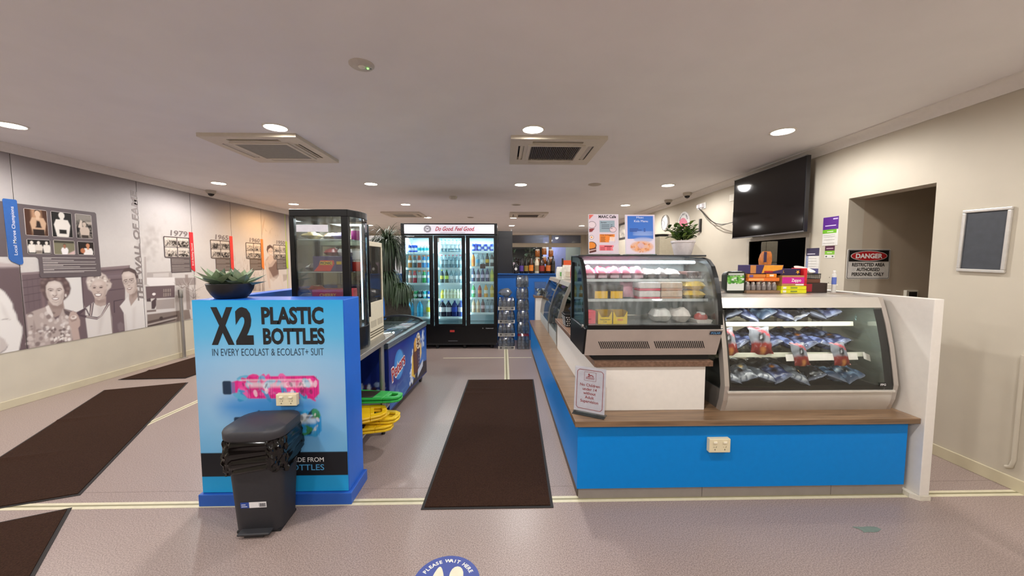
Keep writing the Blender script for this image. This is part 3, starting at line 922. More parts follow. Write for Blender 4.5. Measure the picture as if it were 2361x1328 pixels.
('a08a78',0.008,0.55,[7811,1357,7824,1356,7801,1420]),
('b9a593',0.008,0.55,[7824,1378,7838,1378,7836,1425]),
('8b7565',0.008,0.55,[7573,950,7586,949,7578,1004]),
('b9a593',0.008,0.55,[7902,1353,7916,1353,7924,1468]),
('8b7565',0.008,0.55,[7683,1521,7696,1521,7680,1566]),
('a08a78',0.008,0.55,[7675,1631,7688,1631,7689,1708]),
('a08a78',0.008,0.55,[7777,1479,7791,1479,7792,1527]),
('7a6455',0.008,0.55,[7539,1353,7552,1353,7560,1447]),
('b9a593',0.008,0.55,[7852,1292,7866,1292,7881,1382]),
('b9a593',0.008,0.55,[7512,1355,7525,1355,7545,1451]),
('8b7565',0.008,0.55,[7749,1214,7763,1214,7753,1304]),
('b9a593',0.008,0.55,[7734,1529,7747,1529,7729,1628]),
('7a6455',0.008,0.55,[7705,1329,7719,1329,7695,1400]),
('7a6455',0.008,0.55,[7413,1228,7425,1228,7440,1277]),
('7a6455',0.008,0.55,[7424,1187,7437,1186,7435,1260]),
('a08a78',0.008,0.55,[7864,1066,7878,1065,7872,1144]),
('8b7565',0.008,0.55,[7821,1619,7834,1619,7816,1734]),
('c4b8ae',0.01,0.5,[7265,1261,7279,1261,7265,1377]),
('c4b8ae',0.01,0.5,[6955,999,6969,998,6948,1068]),
('9c8d83',0.01,0.5,[6922,1181,6935,1181,6944,1306]),
('9c8d83',0.01,0.5,[7045,1107,7059,1107,7061,1188]),
('9c8d83',0.01,0.5,[6920,1414,6933,1414,6945,1521]),
('9c8d83',0.01,0.5,[7281,1475,7296,1475,7303,1527]),
('9c8d83',0.01,0.5,[7379,1294,7395,1293,7396,1356]),
('9c8d83',0.01,0.5,[7201,957,7215,956,7201,1004]),
('c4b8ae',0.01,0.5,[7002,1544,7016,1544,7011,1601]),
('9c8d83',0.01,0.5,[7110,1337,7124,1337,7121,1432]),
('9c8d83',0.01,0.5,[6906,1147,6919,1146,6936,1254]),
('b5a79c',0.01,0.5,[7085,1270,7099,1270,7107,1324]),
('c4b8ae',0.01,0.5,[6916,1347,6929,1346,6941,1464]),
('9c8d83',0.01,0.5,[7135,1364,7150,1364,7153,1453]),
('b5a79c',0.01,0.5,[7148,1571,7162,1571,7178,1665]),
('c4b8ae',0.01,0.5,[6972,1043,6986,1042,6972,1158]),
('b5a79c',0.01,0.5,[7308,1349,7324,1349,7307,1441]),
('b5a79c',0.01,0.5,[7168,993,7182,992,7197,1061]),
('c4b8ae',0.01,0.5,[7124,1515,7138,1515,7133,1576]),
('9c8d83',0.01,0.5,[7051,1325,7066,1324,7069,1452]),
('b5a79c',0.01,0.5,[7194,1386,7208,1386,7227,1480]),
('b5a79c',0.01,0.5,[7051,1552,7065,1552,7081,1676]),
('b5a79c',0.01,0.5,[7341,1390,7356,1390,7349,1504]),
('c4b8ae',0.01,0.5,[7056,1470,7070,1469,7078,1561]),
('b5a79c',0.01,0.5,[6892,1203,6905,1202,6923,1316]),
('9c8d83',0.01,0.5,[7255,1071,7270,1070,7260,1120]),
('b5a79c',0.01,0.5,[7044,1388,7058,1387,7071,1449]),
('b5a79c',0.01,0.5,[7187,1533,7202,1534,7202,1616]),
('c4b8ae',0.01,0.5,[7085,1237,7099,1236,7088,1355]),
('b5a79c',0.01,0.5,[7369,1405,7384,1404,7381,1512]),
('c4b8ae',0.01,0.5,[7271,1139,7286,1138,7276,1258]),
('b5a79c',0.01,0.5,[7262,1211,7277,1210,7289,1264]),
('b5a79c',0.01,0.5,[7078,1499,7092,1499,7101,1571]),
('c4b8ae',0.01,0.5,[7215,1565,7230,1565,7223,1691]),
('b5a79c',0.01,0.5,[7121,1106,7135,1105,7133,1188]),
('9c8d83',0.01,0.5,[6969,1499,6983,1499,6976,1617]),
('9c8d83',0.01,0.5,[7334,1480,7349,1480,7342,1567]),
('9c8d83',0.01,0.5,[7096,1601,7110,1601,7112,1693]),
('9c8d83',0.01,0.5,[7181,1602,7195,1602,7179,1651]),
('b5a79c',0.01,0.5,[7410,1536,7425,1536,7437,1664]),
('b5a79c',0.01,0.5,[7390,1403,7406,1402,7418,1481]),
('b5a79c',0.01,0.5,[7301,1030,7316,1029,7339,1166]),
('9c8d83',0.01,0.5,[6970,1202,6983,1201,6992,1288]),
('c4b8ae',0.01,0.5,[7269,951,7284,950,7286,1058]),
('b5a79c',0.01,0.5,[6918,1046,6932,1045,6917,1095]),
('b5a79c',0.01,0.5,[6965,1553,6979,1553,6960,1624]),
('c4b8ae',0.01,0.5,[7128,1529,7142,1529,7132,1653]),
('9c8d83',0.01,0.5,[7234,1122,7249,1122,7257,1223]),
('b5a79c',0.01,0.5,[6918,1485,6931,1485,6920,1574]),
('9c8d83',0.01,0.5,[7202,1526,7216,1526,7218,1648]),
('9c8d83',0.01,0.5,[7097,1305,7111,1305,7125,1404]),
('9c8d83',0.01,0.5,[7044,1458,7058,1458,7053,1514]),
('9c8d83',0.01,0.5,[7085,1274,7099,1274,7091,1380]),
('9c8d83',0.01,0.5,[7052,1127,7066,1127,7046,1185]),
('9c8d83',0.01,0.5,[7352,1126,7367,1125,7387,1225]),
('c4b8ae',0.01,0.5,[7131,1078,7145,1077,7141,1206]),
('c4b8ae',0.01,0.5,[7198,1372,7212,1372,7220,1504]),
('9c8d83',0.01,0.5,[7141,1074,7155,1074,7154,1139]),
('9c8d83',0.01,0.5,[7253,1099,7268,1099,7251,1213]),
('9c8d83',0.01,0.5,[7223,1077,7238,1077,7248,1193]),
('6d584a',0.006,0.7,[7689,918,7699,918,7714,1261]),
('6d584a',0.006,0.7,[7846,906,7857,906,7880,1286]),
('6d584a',0.006,0.7,[7679,919,7689,919,7689,1075]),
('6d584a',0.006,0.7,[7799,910,7809,909,7828,1221]),
('6d584a',0.006,0.7,[7890,903,7901,902,7918,1129]),
('6d584a',0.006,0.7,[7604,925,7614,924,7626,1184]),
('6d584a',0.006,0.7,[7622,924,7632,923,7654,1221]),
('6d584a',0.006,0.7,[7728,915,7739,915,7753,1157]),
('6d584a',0.006,0.7,[7817,909,7828,908,7848,1167]),
('6d584a',0.006,0.7,[7750,914,7760,913,7764,1163]),
('6d584a',0.006,0.7,[7759,913,7769,912,7786,1209]),
('6d584a',0.006,0.7,[7607,925,7616,924,7626,1258]),
('6d584a',0.006,0.7,[7643,922,7653,921,7672,1161]),
('6d584a',0.006,0.7,[7705,917,7715,917,7730,1146]),
('6d584a',0.006,0.7,[7630,923,7640,922,7662,1241]),
('6d584a',0.006,0.7,[8045,891,8056,890,8066,1213]),
('6d584a',0.006,0.7,[7709,917,7720,916,7735,1104]),
('6d584a',0.006,0.7,[7854,906,7865,905,7872,1187]),
('6d584a',0.006,0.7,[7909,902,7920,901,7917,1071]),
('6d584a',0.006,0.7,[7973,897,7984,896,8004,1119]),
('6d584a',0.006,0.7,[7871,905,7882,904,7909,1223]),
('6d584a',0.006,0.7,[7734,915,7744,914,7755,1248]),
('6d584a',0.006,0.7,[7953,898,7964,897,7965,1110]),
('6d584a',0.006,0.7,[7773,912,7784,911,7801,1114]),
('6d584a',0.006,0.7,[7902,902,7913,901,7942,1274]),
('6d584a',0.006,0.7,[7716,916,7727,916,7738,1193]),
('6d584a',0.006,0.7,[7895,903,7906,902,7923,1113]),
('6d584a',0.006,0.7,[8013,894,8024,893,8045,1197]),
('6d584a',0.006,0.7,[7822,908,7833,907,7846,1099]),
('6d584a',0.006,0.7,[7762,913,7772,912,7781,1149]),
('6d584a',0.006,0.7,[7701,918,7711,917,7740,1290]),
('6d584a',0.006,0.7,[7885,903,7896,903,7914,1240]),
('6d584a',0.006,0.7,[7850,906,7861,905,7866,1064]),
('6d584a',0.006,0.7,[7993,895,8004,894,8013,1077]),
('6d584a',0.006,0.7,[7992,895,8003,894,8004,1088]),
('6d584a',0.006,0.7,[7969,897,7980,896,8000,1104]),
('6d584a',0.006,0.7,[7771,912,7782,911,7787,1139]),
('6d584a',0.006,0.7,[7693,918,7703,917,7720,1160]),
('6d584a',0.006,0.7,[7966,897,7977,896,7990,1212]),
('6d584a',0.006,0.7,[8002,894,8013,894,8032,1193]),
('9c8b80',0.008,0.7,[8068,2277,8165,2474,8183,2476,8100,2210,8054,2078,8043,2077]),
('8f7f76',0.008,0.6,[8122,2259,8173,2193,8227,2168,8171,2169]),
('a39a94',0.012,0.5,[8329,2214,8353,2216,8328,2144]),
('a39a94',0.012,0.5,[8314,2191,8338,2193,8294,2095]),
('a39a94',0.012,0.5,[8674,2268,8699,2270,8716,2225]),
('a39a94',0.012,0.5,[8575,2121,8600,2123,8611,2037]),
('a39a94',0.012,0.5,[8403,2258,8427,2261,8375,2179]),
('a39a94',0.012,0.5,[8316,2194,8339,2196,8308,2127]),
('a39a94',0.012,0.5,[8320,2155,8343,2157,8344,2079]),
('a39a94',0.012,0.5,[8720,2223,8746,2225,8678,2151]),
('a39a94',0.012,0.5,[8711,2242,8737,2245,8739,2176]),
('a39a94',0.012,0.5,[8643,2277,8669,2280,8591,2189]),
('a39a94',0.012,0.5,[8374,2246,8398,2248,8392,2201]),
('a39a94',0.012,0.5,[8370,2244,8394,2246,8333,2179]),
('a39a94',0.012,0.5,[8494,2110,8519,2112,8554,2030]),
('a39a94',0.012,0.5,[8314,2167,8337,2169,8352,2118]),
('a39a94',0.012,0.5,[8316,2194,8339,2196,8282,2106]),
('a39a94',0.012,0.5,[8538,2285,8563,2288,8580,2258]),
('a39a94',0.012,0.5,[8607,2284,8632,2286,8554,2212]),
('a39a94',0.012,0.5,[8312,2175,8336,2177,8269,2117]),
('b5a093',0.012,0.9,[8208,1625,8404,1652,8517,1530,8548,1380,8511,1156,8363,1076,8250,1143,8183,1278,8093,1458,8127,1552]),
('755c52',0.01,0.9,[8191,1385,8347,1408,8496,1530,8568,1380,8577,1204,8489,1132,8369,1162,8262,1312]),
('cbb9ac',0.012,0.9,[8125,1529,8202,1553,8224,1313,8259,996,8235,925,8198,952,8129,1315]),
('cdbcb0',0.012,0.9,[8578,1229,8661,1201,8750,940,8736,896,8695,931,8592,1128]),
('5d4740',0.01,1,[8176,1767,8205,1851,8303,1886,8398,1848,8403,1774,8337,1821,8258,1794,8213,1697]),
('cfbdb0',0.01,1,[8227,1769,8318,1820,8390,1786,8387,1689,8324,1633,8257,1650,8223,1709]),
('5b463f',0.006,1,[8285,1744,23,6]),
('5b463f',0.006,1,[8363,1746,19,7]),
('efe9e3',0.006,1,[8318,1681,35,8]),
('806a60',0.006,1,[8317,1668,39,4]),
('cbb7a9',0.012,1,[8257,1650,8365,1651,8417,1554,8272,1457,8182,1529]),
('d9d0c8',0.03,0.5,[8250,1143,8578,1229,8919,1113,8948,888,8272,910]),
('9b8a80',0.02,0.6,[8727,1224,8926,1218,8872,1089,8737,1057]),
]

# ================================================================== the room
YB, YF = 15.2, -3.2
def floor_mat():
    m = bpy.data.materials.new('vinyl_floor')
    m.use_nodes = True
    nt = m.node_tree; b = nt.nodes['Principled BSDF']
    tc = nt.nodes.new('ShaderNodeTexCoord')
    n1 = nt.nodes.new('ShaderNodeTexNoise'); n1.inputs['Scale'].default_value = 170; n1.inputs['Detail'].default_value = 2
    n2 = nt.nodes.new('ShaderNodeTexNoise'); n2.inputs['Scale'].default_value = 1.1; n2.inputs['Detail'].default_value = 4
    r = nt.nodes.new('ShaderNodeValToRGB')
    e = r.color_ramp.elements
    e[0].position = .33; e[1].position = .67
    e[0].color = (*lin('#7f706b'), 1); e[1].color = (*lin('#b3a199'), 1)
    mid = e.new(.5); mid.color = (*lin('#9c8b84'), 1)
    mx = nt.nodes.new('ShaderNodeMix'); mx.data_type = 'RGBA'; mx.blend_type = 'MULTIPLY'
    mx.inputs['Factor'].default_value = 1
    r2 = nt.nodes.new('ShaderNodeValToRGB')
    r2.color_ramp.elements[0].color = (.86, .84, .84, 1); r2.color_ramp.elements[1].color = (1, 1, 1, 1)
    nt.links.new(tc.outputs['Object'], n1.inputs['Vector']); nt.links.new(tc.outputs['Object'], n2.inputs['Vector'])
    nt.links.new(n1.outputs['Fac'], r.inputs[0]); nt.links.new(n2.outputs['Fac'], r2.inputs[0])
    nt.links.new(r.outputs[0], mx.inputs['A']); nt.links.new(r2.outputs[0], mx.inputs['B'])
    nt.links.new(mx.outputs['Result'], b.inputs['Base Color'])
    rr = nt.nodes.new('ShaderNodeMapRange'); rr.inputs['To Min'].default_value = .26; rr.inputs['To Max'].default_value = .4
    nt.links.new(n2.outputs['Fac'], rr.inputs['Value']); nt.links.new(rr.outputs[0], b.inputs['Roughness'])
    b.inputs['Specular IOR Level'].default_value = .45
    return m
FLOOR_M = floor_mat()
floor = struct('floor', MB().box(XL - .15, 5.4, YF, YB, -.1, 0), FLOOR_M, 'speckled pinkish grey vinyl floor with cream inlaid strips')
cream = mat('#d3cbae', .4)
olive = mat('#8d8666', .45)
def strip(x0, x1, y0, y1, m=cream):
    MB().box(x0, x1, y0, y1, -.002, .0012).build('inlay_strip', m, floor)
strip(XL, XR, 2.232, 2.256); strip(XL, XR, 2.256, 2.272, olive); strip(XL, XR, 2.272, 2.294)
strip(-.95, .006, 5.785, 5.812); strip(.082, .44, 5.785, 5.812)
strip(.008, .03, 4.5, 6.9); strip(.03, .05, 4.5, 6.9, olive); strip(.05, .076, 4.5, 6.9)
strip(-3.345, -3.322, 2.294, 9.); strip(-3.322, -3.305, 2.294, 9., olive); strip(-3.305, -3.282, 2.294, 9.)
MB().box(XL, XR, 2.4, 2.403, -.002, .0008).build('weld_seam', mat('#8a7b74', .5), floor)
st = [(2.04 + (.06 + .03 * math.sin(3 * a + 1)) * math.cos(a), 1.955 + (.035 + .015 * math.cos(2 * a)) * math.sin(a), .0012) for a in [2 * PI * k / 14 for k in range(14)]]
MB().poly(st).build('floor_stain', mat('#6f7d72', .6, var=.1), floor, fix=False)

ceil_m = mat('#ece9e8', .8, var=.02, scale=3., bump=.02)
ceiling = struct('ceiling', MB().box(XL - .15, 5.4, YF, YB + .2, CEIL, CEIL + .1), ceil_m, 'painted plaster ceiling with downlights')
wall_m = mat('#c1b8a7', .75, var=.03, scale=4., bump=.03)
low_m = mat('#cbc2ae', .65, var=.03, scale=4., bump=.02)

wall_left = struct('wall_left', MB().box(XL - .15, XL, YF, YB, 0, CEIL), low_m, 'cream painted wall carrying the wall of fame mural')
wr = MB()
TH = .16
OY0, OY1, OZ = 2.875, 3.613, 2.12
HY0, HY1, HZ0, HZ1 = 4.1, 5.06, 1.0, 1.78
wr.box(XR, XR + TH, YF, OY0, 0, CEIL).box(XR, XR + TH, OY0, OY1, OZ, CEIL).box(XR, XR + TH, OY1, HY0, 0, CEIL)
wr.box(XR, XR + TH, HY0, HY1, 0, HZ0).box(XR, XR + TH, HY0, HY1, HZ1, CEIL).box(XR, XR + TH, HY1, YB, 0, CEIL)
wall_right = struct('wall_right', wr, wall_m, 'cream painted wall with doorway and servery hatch')
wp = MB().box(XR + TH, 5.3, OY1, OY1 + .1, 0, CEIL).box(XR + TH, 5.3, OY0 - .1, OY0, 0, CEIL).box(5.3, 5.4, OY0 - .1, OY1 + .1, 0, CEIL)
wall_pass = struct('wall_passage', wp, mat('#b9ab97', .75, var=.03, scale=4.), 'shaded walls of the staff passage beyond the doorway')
struct('wall_front', MB().box(XL - .15, XR + TH, YF - .1, YF, 0, CEIL), wall_m, 'cream wall behind the viewpoint')
# back wall: solid sides, glazed band between
wb = MB().box(XL - .15, -4.2, YB, YB + .15, 0, CEIL).box(3.2, XR + TH, YB, YB + .15, 0, CEIL)
wb.box(-4.2, 3.2, YB, YB + .15, 0, .9).box(-4.2, 3.2, YB, YB + .15, 2.12, 2.28).box(-4.2, 3.2, YB, YB + .15, 2.6, CEIL)
wall_back = struct('wall_back', wb, mat('#c2b9a6', .7, var=.03, scale=4.), 'far wall with windows below a beam and glass transoms')
wf = mat('#b7ae9a', .5)
for i, (x0, x1) in enumerate(((-4.2, -.6), (-.6, 1.9), (1.9, 3.2))):
    f = MB().box(x0, x0 + .06, YB + .02, YB + .1, .9, 2.12).box(x1 - .06, x1, YB + .02, YB + .1, .9, 2.12)
    f.box(x0 + .06, x1 - .06, YB + .02, YB + .1, .9, .96)
    w = struct('window_%d' % (i + 1), f, wf, 'far window at the back of the hall')
    MB().box(x0 + .06, x1 - .06, YB + .05, YB + .056, .96, 2.12).build('pane', glass('#c8d0d0', .2), w)
    t = struct('window_%d' % (i + 4), MB().box(x0, x0 + .05, YB + .02, YB + .1, 2.28, 2.6).box(x1 - .05, x1, YB + .02, YB + .1, 2.28, 2.6), wf, 'glass transom above the far window')
    MB().box(x0 + .05, x1 - .05, YB + .05, YB + .056, 2.28, 2.6).build('pane', glass('#7d8288', .5, .04, .35, '#8f8f92'), t)
# skirtings and cornices
sk_m = mat('#c9bfa2', .5, var=.04, scale=8.)
struct('baseboard_left', MB().box(XL, XL + .014, YF, YB, 0, .082), sk_m, 'cream skirting board along the mural wall', bevel=.003)
struct('baseboard_right', MB().box(XR - .014, XR, YF, OY0, 0, .085).box(XR - .014, XR, OY1, YB, 0, .085), sk_m, 'cream skirting board below the framed blackboard', bevel=.003)
struct('baseboard_back', MB().box(XL, XR, YB - .014, YB, 0, .085), sk_m, 'skirting board of the far wall')
cn = mat('#e6e1da', .6, var=.02)
cov = [(0, 0), (0, -.085), (.012, -.085), (.016, -.07), (.03, -.045), (.05, -.025), (.075, -.013), (.09, -.01), (.09, 0)]
struct('trim_1', MB().prism([(XL + a, CEIL + b) for a, b in cov], 'y', YF, YB), cn, 'cove cornice above the mural', smooth=50)
struct('trim_2', MB().prism([(XR - a, CEIL + b) for a, b in cov], 'y', YF, YB), cn, 'cove cornice above the television', smooth=50)
struct('trim_3', MB().prism([(YB - a, CEIL + b) for a, b in cov], 'x', XL, XR), cn, 'cove cornice of the far wall', smooth=50)
# hatch lining and the dark kitchen beyond
hf = MB().box(XR - .012, XR + TH + .01, HY0 - .05, HY0, HZ0, HZ1 + .045).box(XR - .012, XR + TH + .01, HY1, HY1 + .05, HZ0, HZ1 + .045)
hf.box(XR - .012, XR + TH + .01, HY0, HY1, HZ1, HZ1 + .045)
struct('trim_4', hf, mat('#b9b1a2', .5), 'painted lining of the servery hatch', bevel=.003)
struct('trim_5', MB().box(XR - .08, XR + TH + .1, HY0 - .05, HY1 + .05, HZ0 - .035, HZ0), mat('#8d8474', .4), 'sill of the servery hatch')
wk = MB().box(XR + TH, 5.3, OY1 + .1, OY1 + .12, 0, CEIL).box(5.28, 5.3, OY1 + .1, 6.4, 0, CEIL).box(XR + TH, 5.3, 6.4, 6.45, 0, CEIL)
kl = bpy.data.lights.new('kitchen_fill', 'POINT'); kl.energy = 5; kl.shadow_soft_size = .05; ko = bpy.data.objects.new('kitchen_fill', kl); ko.location = (3.75, 4.75, 2.35); C.objects.link(ko)  # added fill light, lifts the tiles visible through the hatch
struct('wall_kitchen', wk, mat('#100f0e', .9), 'kitchen walls behind the servery hatch, coloured near black as if unlit')  # near-black wall colour stands in for the darkness of the room
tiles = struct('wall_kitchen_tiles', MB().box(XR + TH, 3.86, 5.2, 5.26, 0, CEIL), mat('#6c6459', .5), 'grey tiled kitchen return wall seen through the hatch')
for i in range(2):
    for j in range(9):
        MB().box(XR + TH + .004 + i * .165, XR + TH + .164 + i * .165, 5.192, 5.2, .3 * j + .004, .3 * j + .296).build('tile', mat('#a39884', .35), tiles, bevel=.002, seg=1)

# ------------------------------------------------------------------ mural on the left wall
PY = [2.75, 4.05, 5.376, 6.262, 7.155, 8.037, 8.95, 9.84]
MZ0, MZ1 = .578, 2.622
XM = XL + .006
for i in range(7):
    y0, y1 = PY[i] + .003, PY[i + 1] - .003
    step = .0062 if i in (1, 2) else (.011 if i in (0, 3, 4, 5) else .04)
    nx, ny = int((y1 - y0) / step), int((MZ1 - MZ0) / step)
    cv = canvas(y1 - y0, MZ1 - MZ0, nx, ny, '#d2ccc7')
    X, Y, Cc = cv
    Z = Y + MZ0
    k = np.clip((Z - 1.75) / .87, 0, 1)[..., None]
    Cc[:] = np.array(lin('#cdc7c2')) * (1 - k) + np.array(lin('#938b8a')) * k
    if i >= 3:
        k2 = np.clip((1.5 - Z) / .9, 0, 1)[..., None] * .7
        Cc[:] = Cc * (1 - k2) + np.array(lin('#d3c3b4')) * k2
    ns = vnoise(X + PY[i], Y, 22, 3) * .5 + vnoise(X + PY[i], Y, 70, 4) * .5
    Cc *= (1 + .05 * (ns - .5))[..., None]
    off = np.array([y0, MZ0])
    for col, soft, al, pts in MURAL:
        if len(pts) == 4:
            P = ell(pts[0] / 1000, pts[1] / 1000, pts[2] / 1000, pts[3] / 1000, 12)
        else:
            P = [(pts[q] / 1000, pts[q + 1] / 1000) for q in range(0, len(pts), 2)]
        P = np.array(P) - off
        if P[:, 0].max() < 0 or P[:, 0].min() > y1 - y0: continue
        paint(cv, P, col, max(soft, step * .7), al)
    if i == 5:
        paint(cv, [(y1 - y0 - .05, -.1), (y1 - y0 - .03, -.1), (y1 - y0 - .03, 3), (y1 - y0 - .05, 3)], '#a6bf3f', .008)
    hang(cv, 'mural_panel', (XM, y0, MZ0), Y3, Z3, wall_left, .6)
    MB().box(XL - .001, XM - .0005, y0, y1, MZ0, MZ1).build('panel_backing', mat('#3a3436', .7), wall_left)
XT = XM + .0025
def flat(pts, x, name, m, parent, th=.002):
    """thin plate on the mural, outline in (y, z)"""
    return MB().prism(pts, 'x', x - th, x).build(name, m, parent)
ink_d = mat('#7b716f', .6)
# vertical title
txt(wall_left, 'THE WALL OF FAME', (XT, 5.372, .955), Z3, (0, -1, 0), .078, mat('#857b78', .6), w=1.52, bold=.035, name='mural_title', sh=.2)
# champions board
bd_m = mat('#5f5456', .55, var=.02)
def ph(cv_fn, y0, z0, y1, z1, par, frame='#cfc6bf', seed=1):
    """a small framed photograph on a board"""
    f = flat(rrect(y0, z0, y1, z1, .012, 3), XT + .0032, 'photo_frame', mat(frame, .5), par, .0012)
    e = .004
    w, h = y1 - y0 - 2 * e, z1 - z0 - 2 * e
    cv = canvas(w, h, max(6, int(w / .006)), max(6, int(h / .006)), '#1d1918')
    cv_fn(cv, w, h, seed)
    hang(cv, 'photo', (XT + .0040, y0 + e, z0 + e), Y3, Z3, par, .5)
def photo_scene(cv, w, h, seed):
    X, Y, Cc = cv
    n = vnoise(X, Y, 26 / max(w, .05) * .1, seed) * .45 + vnoise(X, Y, 60, seed + 9) * .55
    t = np.clip((n - .32) * 2.6, 0, 1)[..., None]
    sky = np.clip((Y / h - .62) * 6, 0, 1)[..., None]
    a, b = np.array(lin('#2a2220')), np.array(lin('#cbbfb2'))
    Cc[:] = (a * (1 - t) + b * t) * (1 - sky * .8) + np.array(lin('#ddd3c6')) * sky * .8
def man(cv, w, h, x, y, s, skin, shirt, trunk=None, hair='#2b211c'):
    paint(cv, [(x - .3 * s, y - .9 * s), (x - .42 * s, y - .2 * s), (x - .3 * s, y + .12 * s), (x + .3 * s, y + .12 * s), (x + .42 * s, y - .2 * s), (x + .3 * s, y - .9 * s)], shirt, .005)
    if trunk: paint(cv, [(x - .3 * s, y - 1.2 * s), (x - .3 * s, y - .62 * s), (x + .3 * s, y - .62 * s), (x + .3 * s, y - 1.2 * s)], trunk, .005)
    paint(cv, [(x - .09 * s, y), (x + .09 * s, y), (x + .09 * s, y + .25 * s), (x - .09 * s, y + .25 * s)], skin, .004)
    paint(cv, ell(x, y + .42 * s, .17 * s, .23 * s), hair, .004)
    paint(cv, ell(x, y + .37 * s, .155 * s, .2 * s), skin, .004)
def f1(cv, w, h, s):
    cv[2][:] = lin('#4a2c1c'); paint(cv, [(w * .3, 0), (w * .3, h), (w * .72, h), (w * .8, 0)], '#b88d6c', .02)
    paint(cv, [(w * .45, 0), (w * .5, h * .3), (w * .7, h * .3), (w * .75, 0)], '#d6b596', .01)
    man(cv, w, h, w * .57, h * .62, .17, '#d8b79a', '#c9a688', '#2a1a14')
    paint(cv, [(w * .44, h * .3), (w * .47, h * .48), (w * .5, h * .58), (w * .64, h * .56), (w * .7, h * .46), (w * .72, h * .3)], '#2a1a14', .008)
    paint(cv, [(w * .4, h * .38), (w * .44, h * .6), (w * .5, h * .62), (w * .47, h * .36)], '#c9a688', .006)
    paint(cv, [(w * .76, h * .38), (w * .7, h * .6), (w * .64, h * .62), (w * .7, h * .36)], '#c9a688', .006)
def f2(cv, w, h, s):
    cv[2][:] = lin('#15120f'); paint(cv, [(w * .3, 0), (w * .3, h * .14), (w * .72, h * .14), (w * .72, 0)], '#d8d2c8', .006)
    man(cv, w, h, w * .5, h * .62, .19, '#e6e0d6', '#e6e0d6')
    paint(cv, [(w * .2, h * .28), (w * .25, h * .65), (w * .4, h * .7), (w * .34, h * .25)], '#e6e0d6', .006)
    paint(cv, [(w * .85, h * .28), (w * .76, h * .65), (w * .6, h * .7), (w * .7, h * .25)], '#e6e0d6', .006)
    paint(cv, [(w * .33, h * .13), (w * .33, h * .3), (w * .7, h * .3), (w * .7, h * .13)], '#171310', .006)
def f3(cv, w, h, s):
    photo_scene(cv, w, h, 14); cv[2][:] *= .4
    man(cv, w, h, w * .52, h * .42, .13, '#c9b8a9', '#c9b8a9', '#3a302b')
    paint(cv, [(w * .12, h * .45), (w * .3, h * .78), (w * .4, h * .72), (w * .36, h * .4)], '#d3c4b6', .006)
    paint(cv, [(w * .6, h * .7), (w, h * .72), (w, h * .6), (w * .7, h * .62)], '#b5a89c', .008)
def f4(cv, w, h, s):
    cv[2][:] = lin('#1a1512')
    for x in (.18, .48, .84): man(cv, w, h, w * x, h * .58, .085, '#e2d9cd', '#e6dfd4' if x != .48 else '#d9cfc2', '#8d8175' if x == .48 else None)
def f5(cv, w, h, s):
    cv[2][:] = lin('#7d7960'); paint(cv, [(0, h * .82), (0, h), (w, h), (w, h * .82)], '#3a352d', .01)
    man(cv, w, h, w * .5, h * .42, .085, '#a06a52', '#efeae8'); paint(cv, [(w * .6, 0), (w, h * .3), (w, 0)], '#d8b9b4', .01)
def f6(cv, w, h, s):
    cv[2][:] = lin('#1c0f0a'); man(cv, w, h, w * .62, h * .4, .13, '#c98a63', '#ece6e0'); paint(cv, ell(w * .28, h * .3, .025, .03), '#b9744f', .006)
bd = flat([(4.06, 1.562), (4.19, 1.562), (4.205, 1.55), (4.212, 1.53), (4.214, 1.345), (4.224, 1.331), (4.826, 1.327), (4.838, 1.34), (4.83, 2.105), (4.815, 2.121), (4.06, 2.116)], XT + .0022, 'champions_board', bd_m, wall_left)
bd0 = flat([(2.9, 1.562), (3.96, 1.562), (3.96, 2.12), (2.9, 2.12)], XT + .0022, 'champions_board', bd_m, wall_left)
for (y0, z0, y1, z1), fn in zip(((4.12, 1.79, 4.322, 2.076), (4.356, 1.789, 4.56, 2.078), (4.595, 1.789, 4.772, 2.08), (4.123, 1.592, 4.33, 1.751), (4.359, 1.59, 4.568, 1.755), (4.598, 1.591, 4.776, 1.752)), (f1, f2, f3, f4, f5, f6)):
    ph(fn, y0, z0, y1, z1, bd)
wt = mat('#c9c1bb', .6)
tl = MB()
for k, (z, l) in enumerate(((1.553, .54), (1.541, .08), (1.524, .3), (1.506, .53), (1.494, .14), (1.477, .54), (1.465, .19), (1.448, .36), (1.43, .53), (1.418, .1), (1.4, .54), (1.388, .4))):
    tl.quad((XT + .0026, 4.247, z - .0034), (XT + .0026, 4.247 + l, z - .0034), (XT + .0026, 4.247 + l, z + .0022), (XT + .0026, 4.247, z + .0022))
tl.build('caption_lines', wt, bd, fix=False)
tb = flat([(3.957, 2.135), (3.965, 2.15), (4.06, 2.153), (4.07, 2.143), (4.079, 1.497), (4.07, 1.48), (4.047, 1.475), (3.985, 1.51), (3.966, 1.54)], XT + .005, 'title_tab', mat('#2b5fa6', .5), wall_left, .004)
txt(tb, 'Local Moree Champions', (XT + .0056, 4.037, 1.577), Z3, (0, -1, 0), .027, mat('#e6e6ea', .5), w=.5, bold=.004)
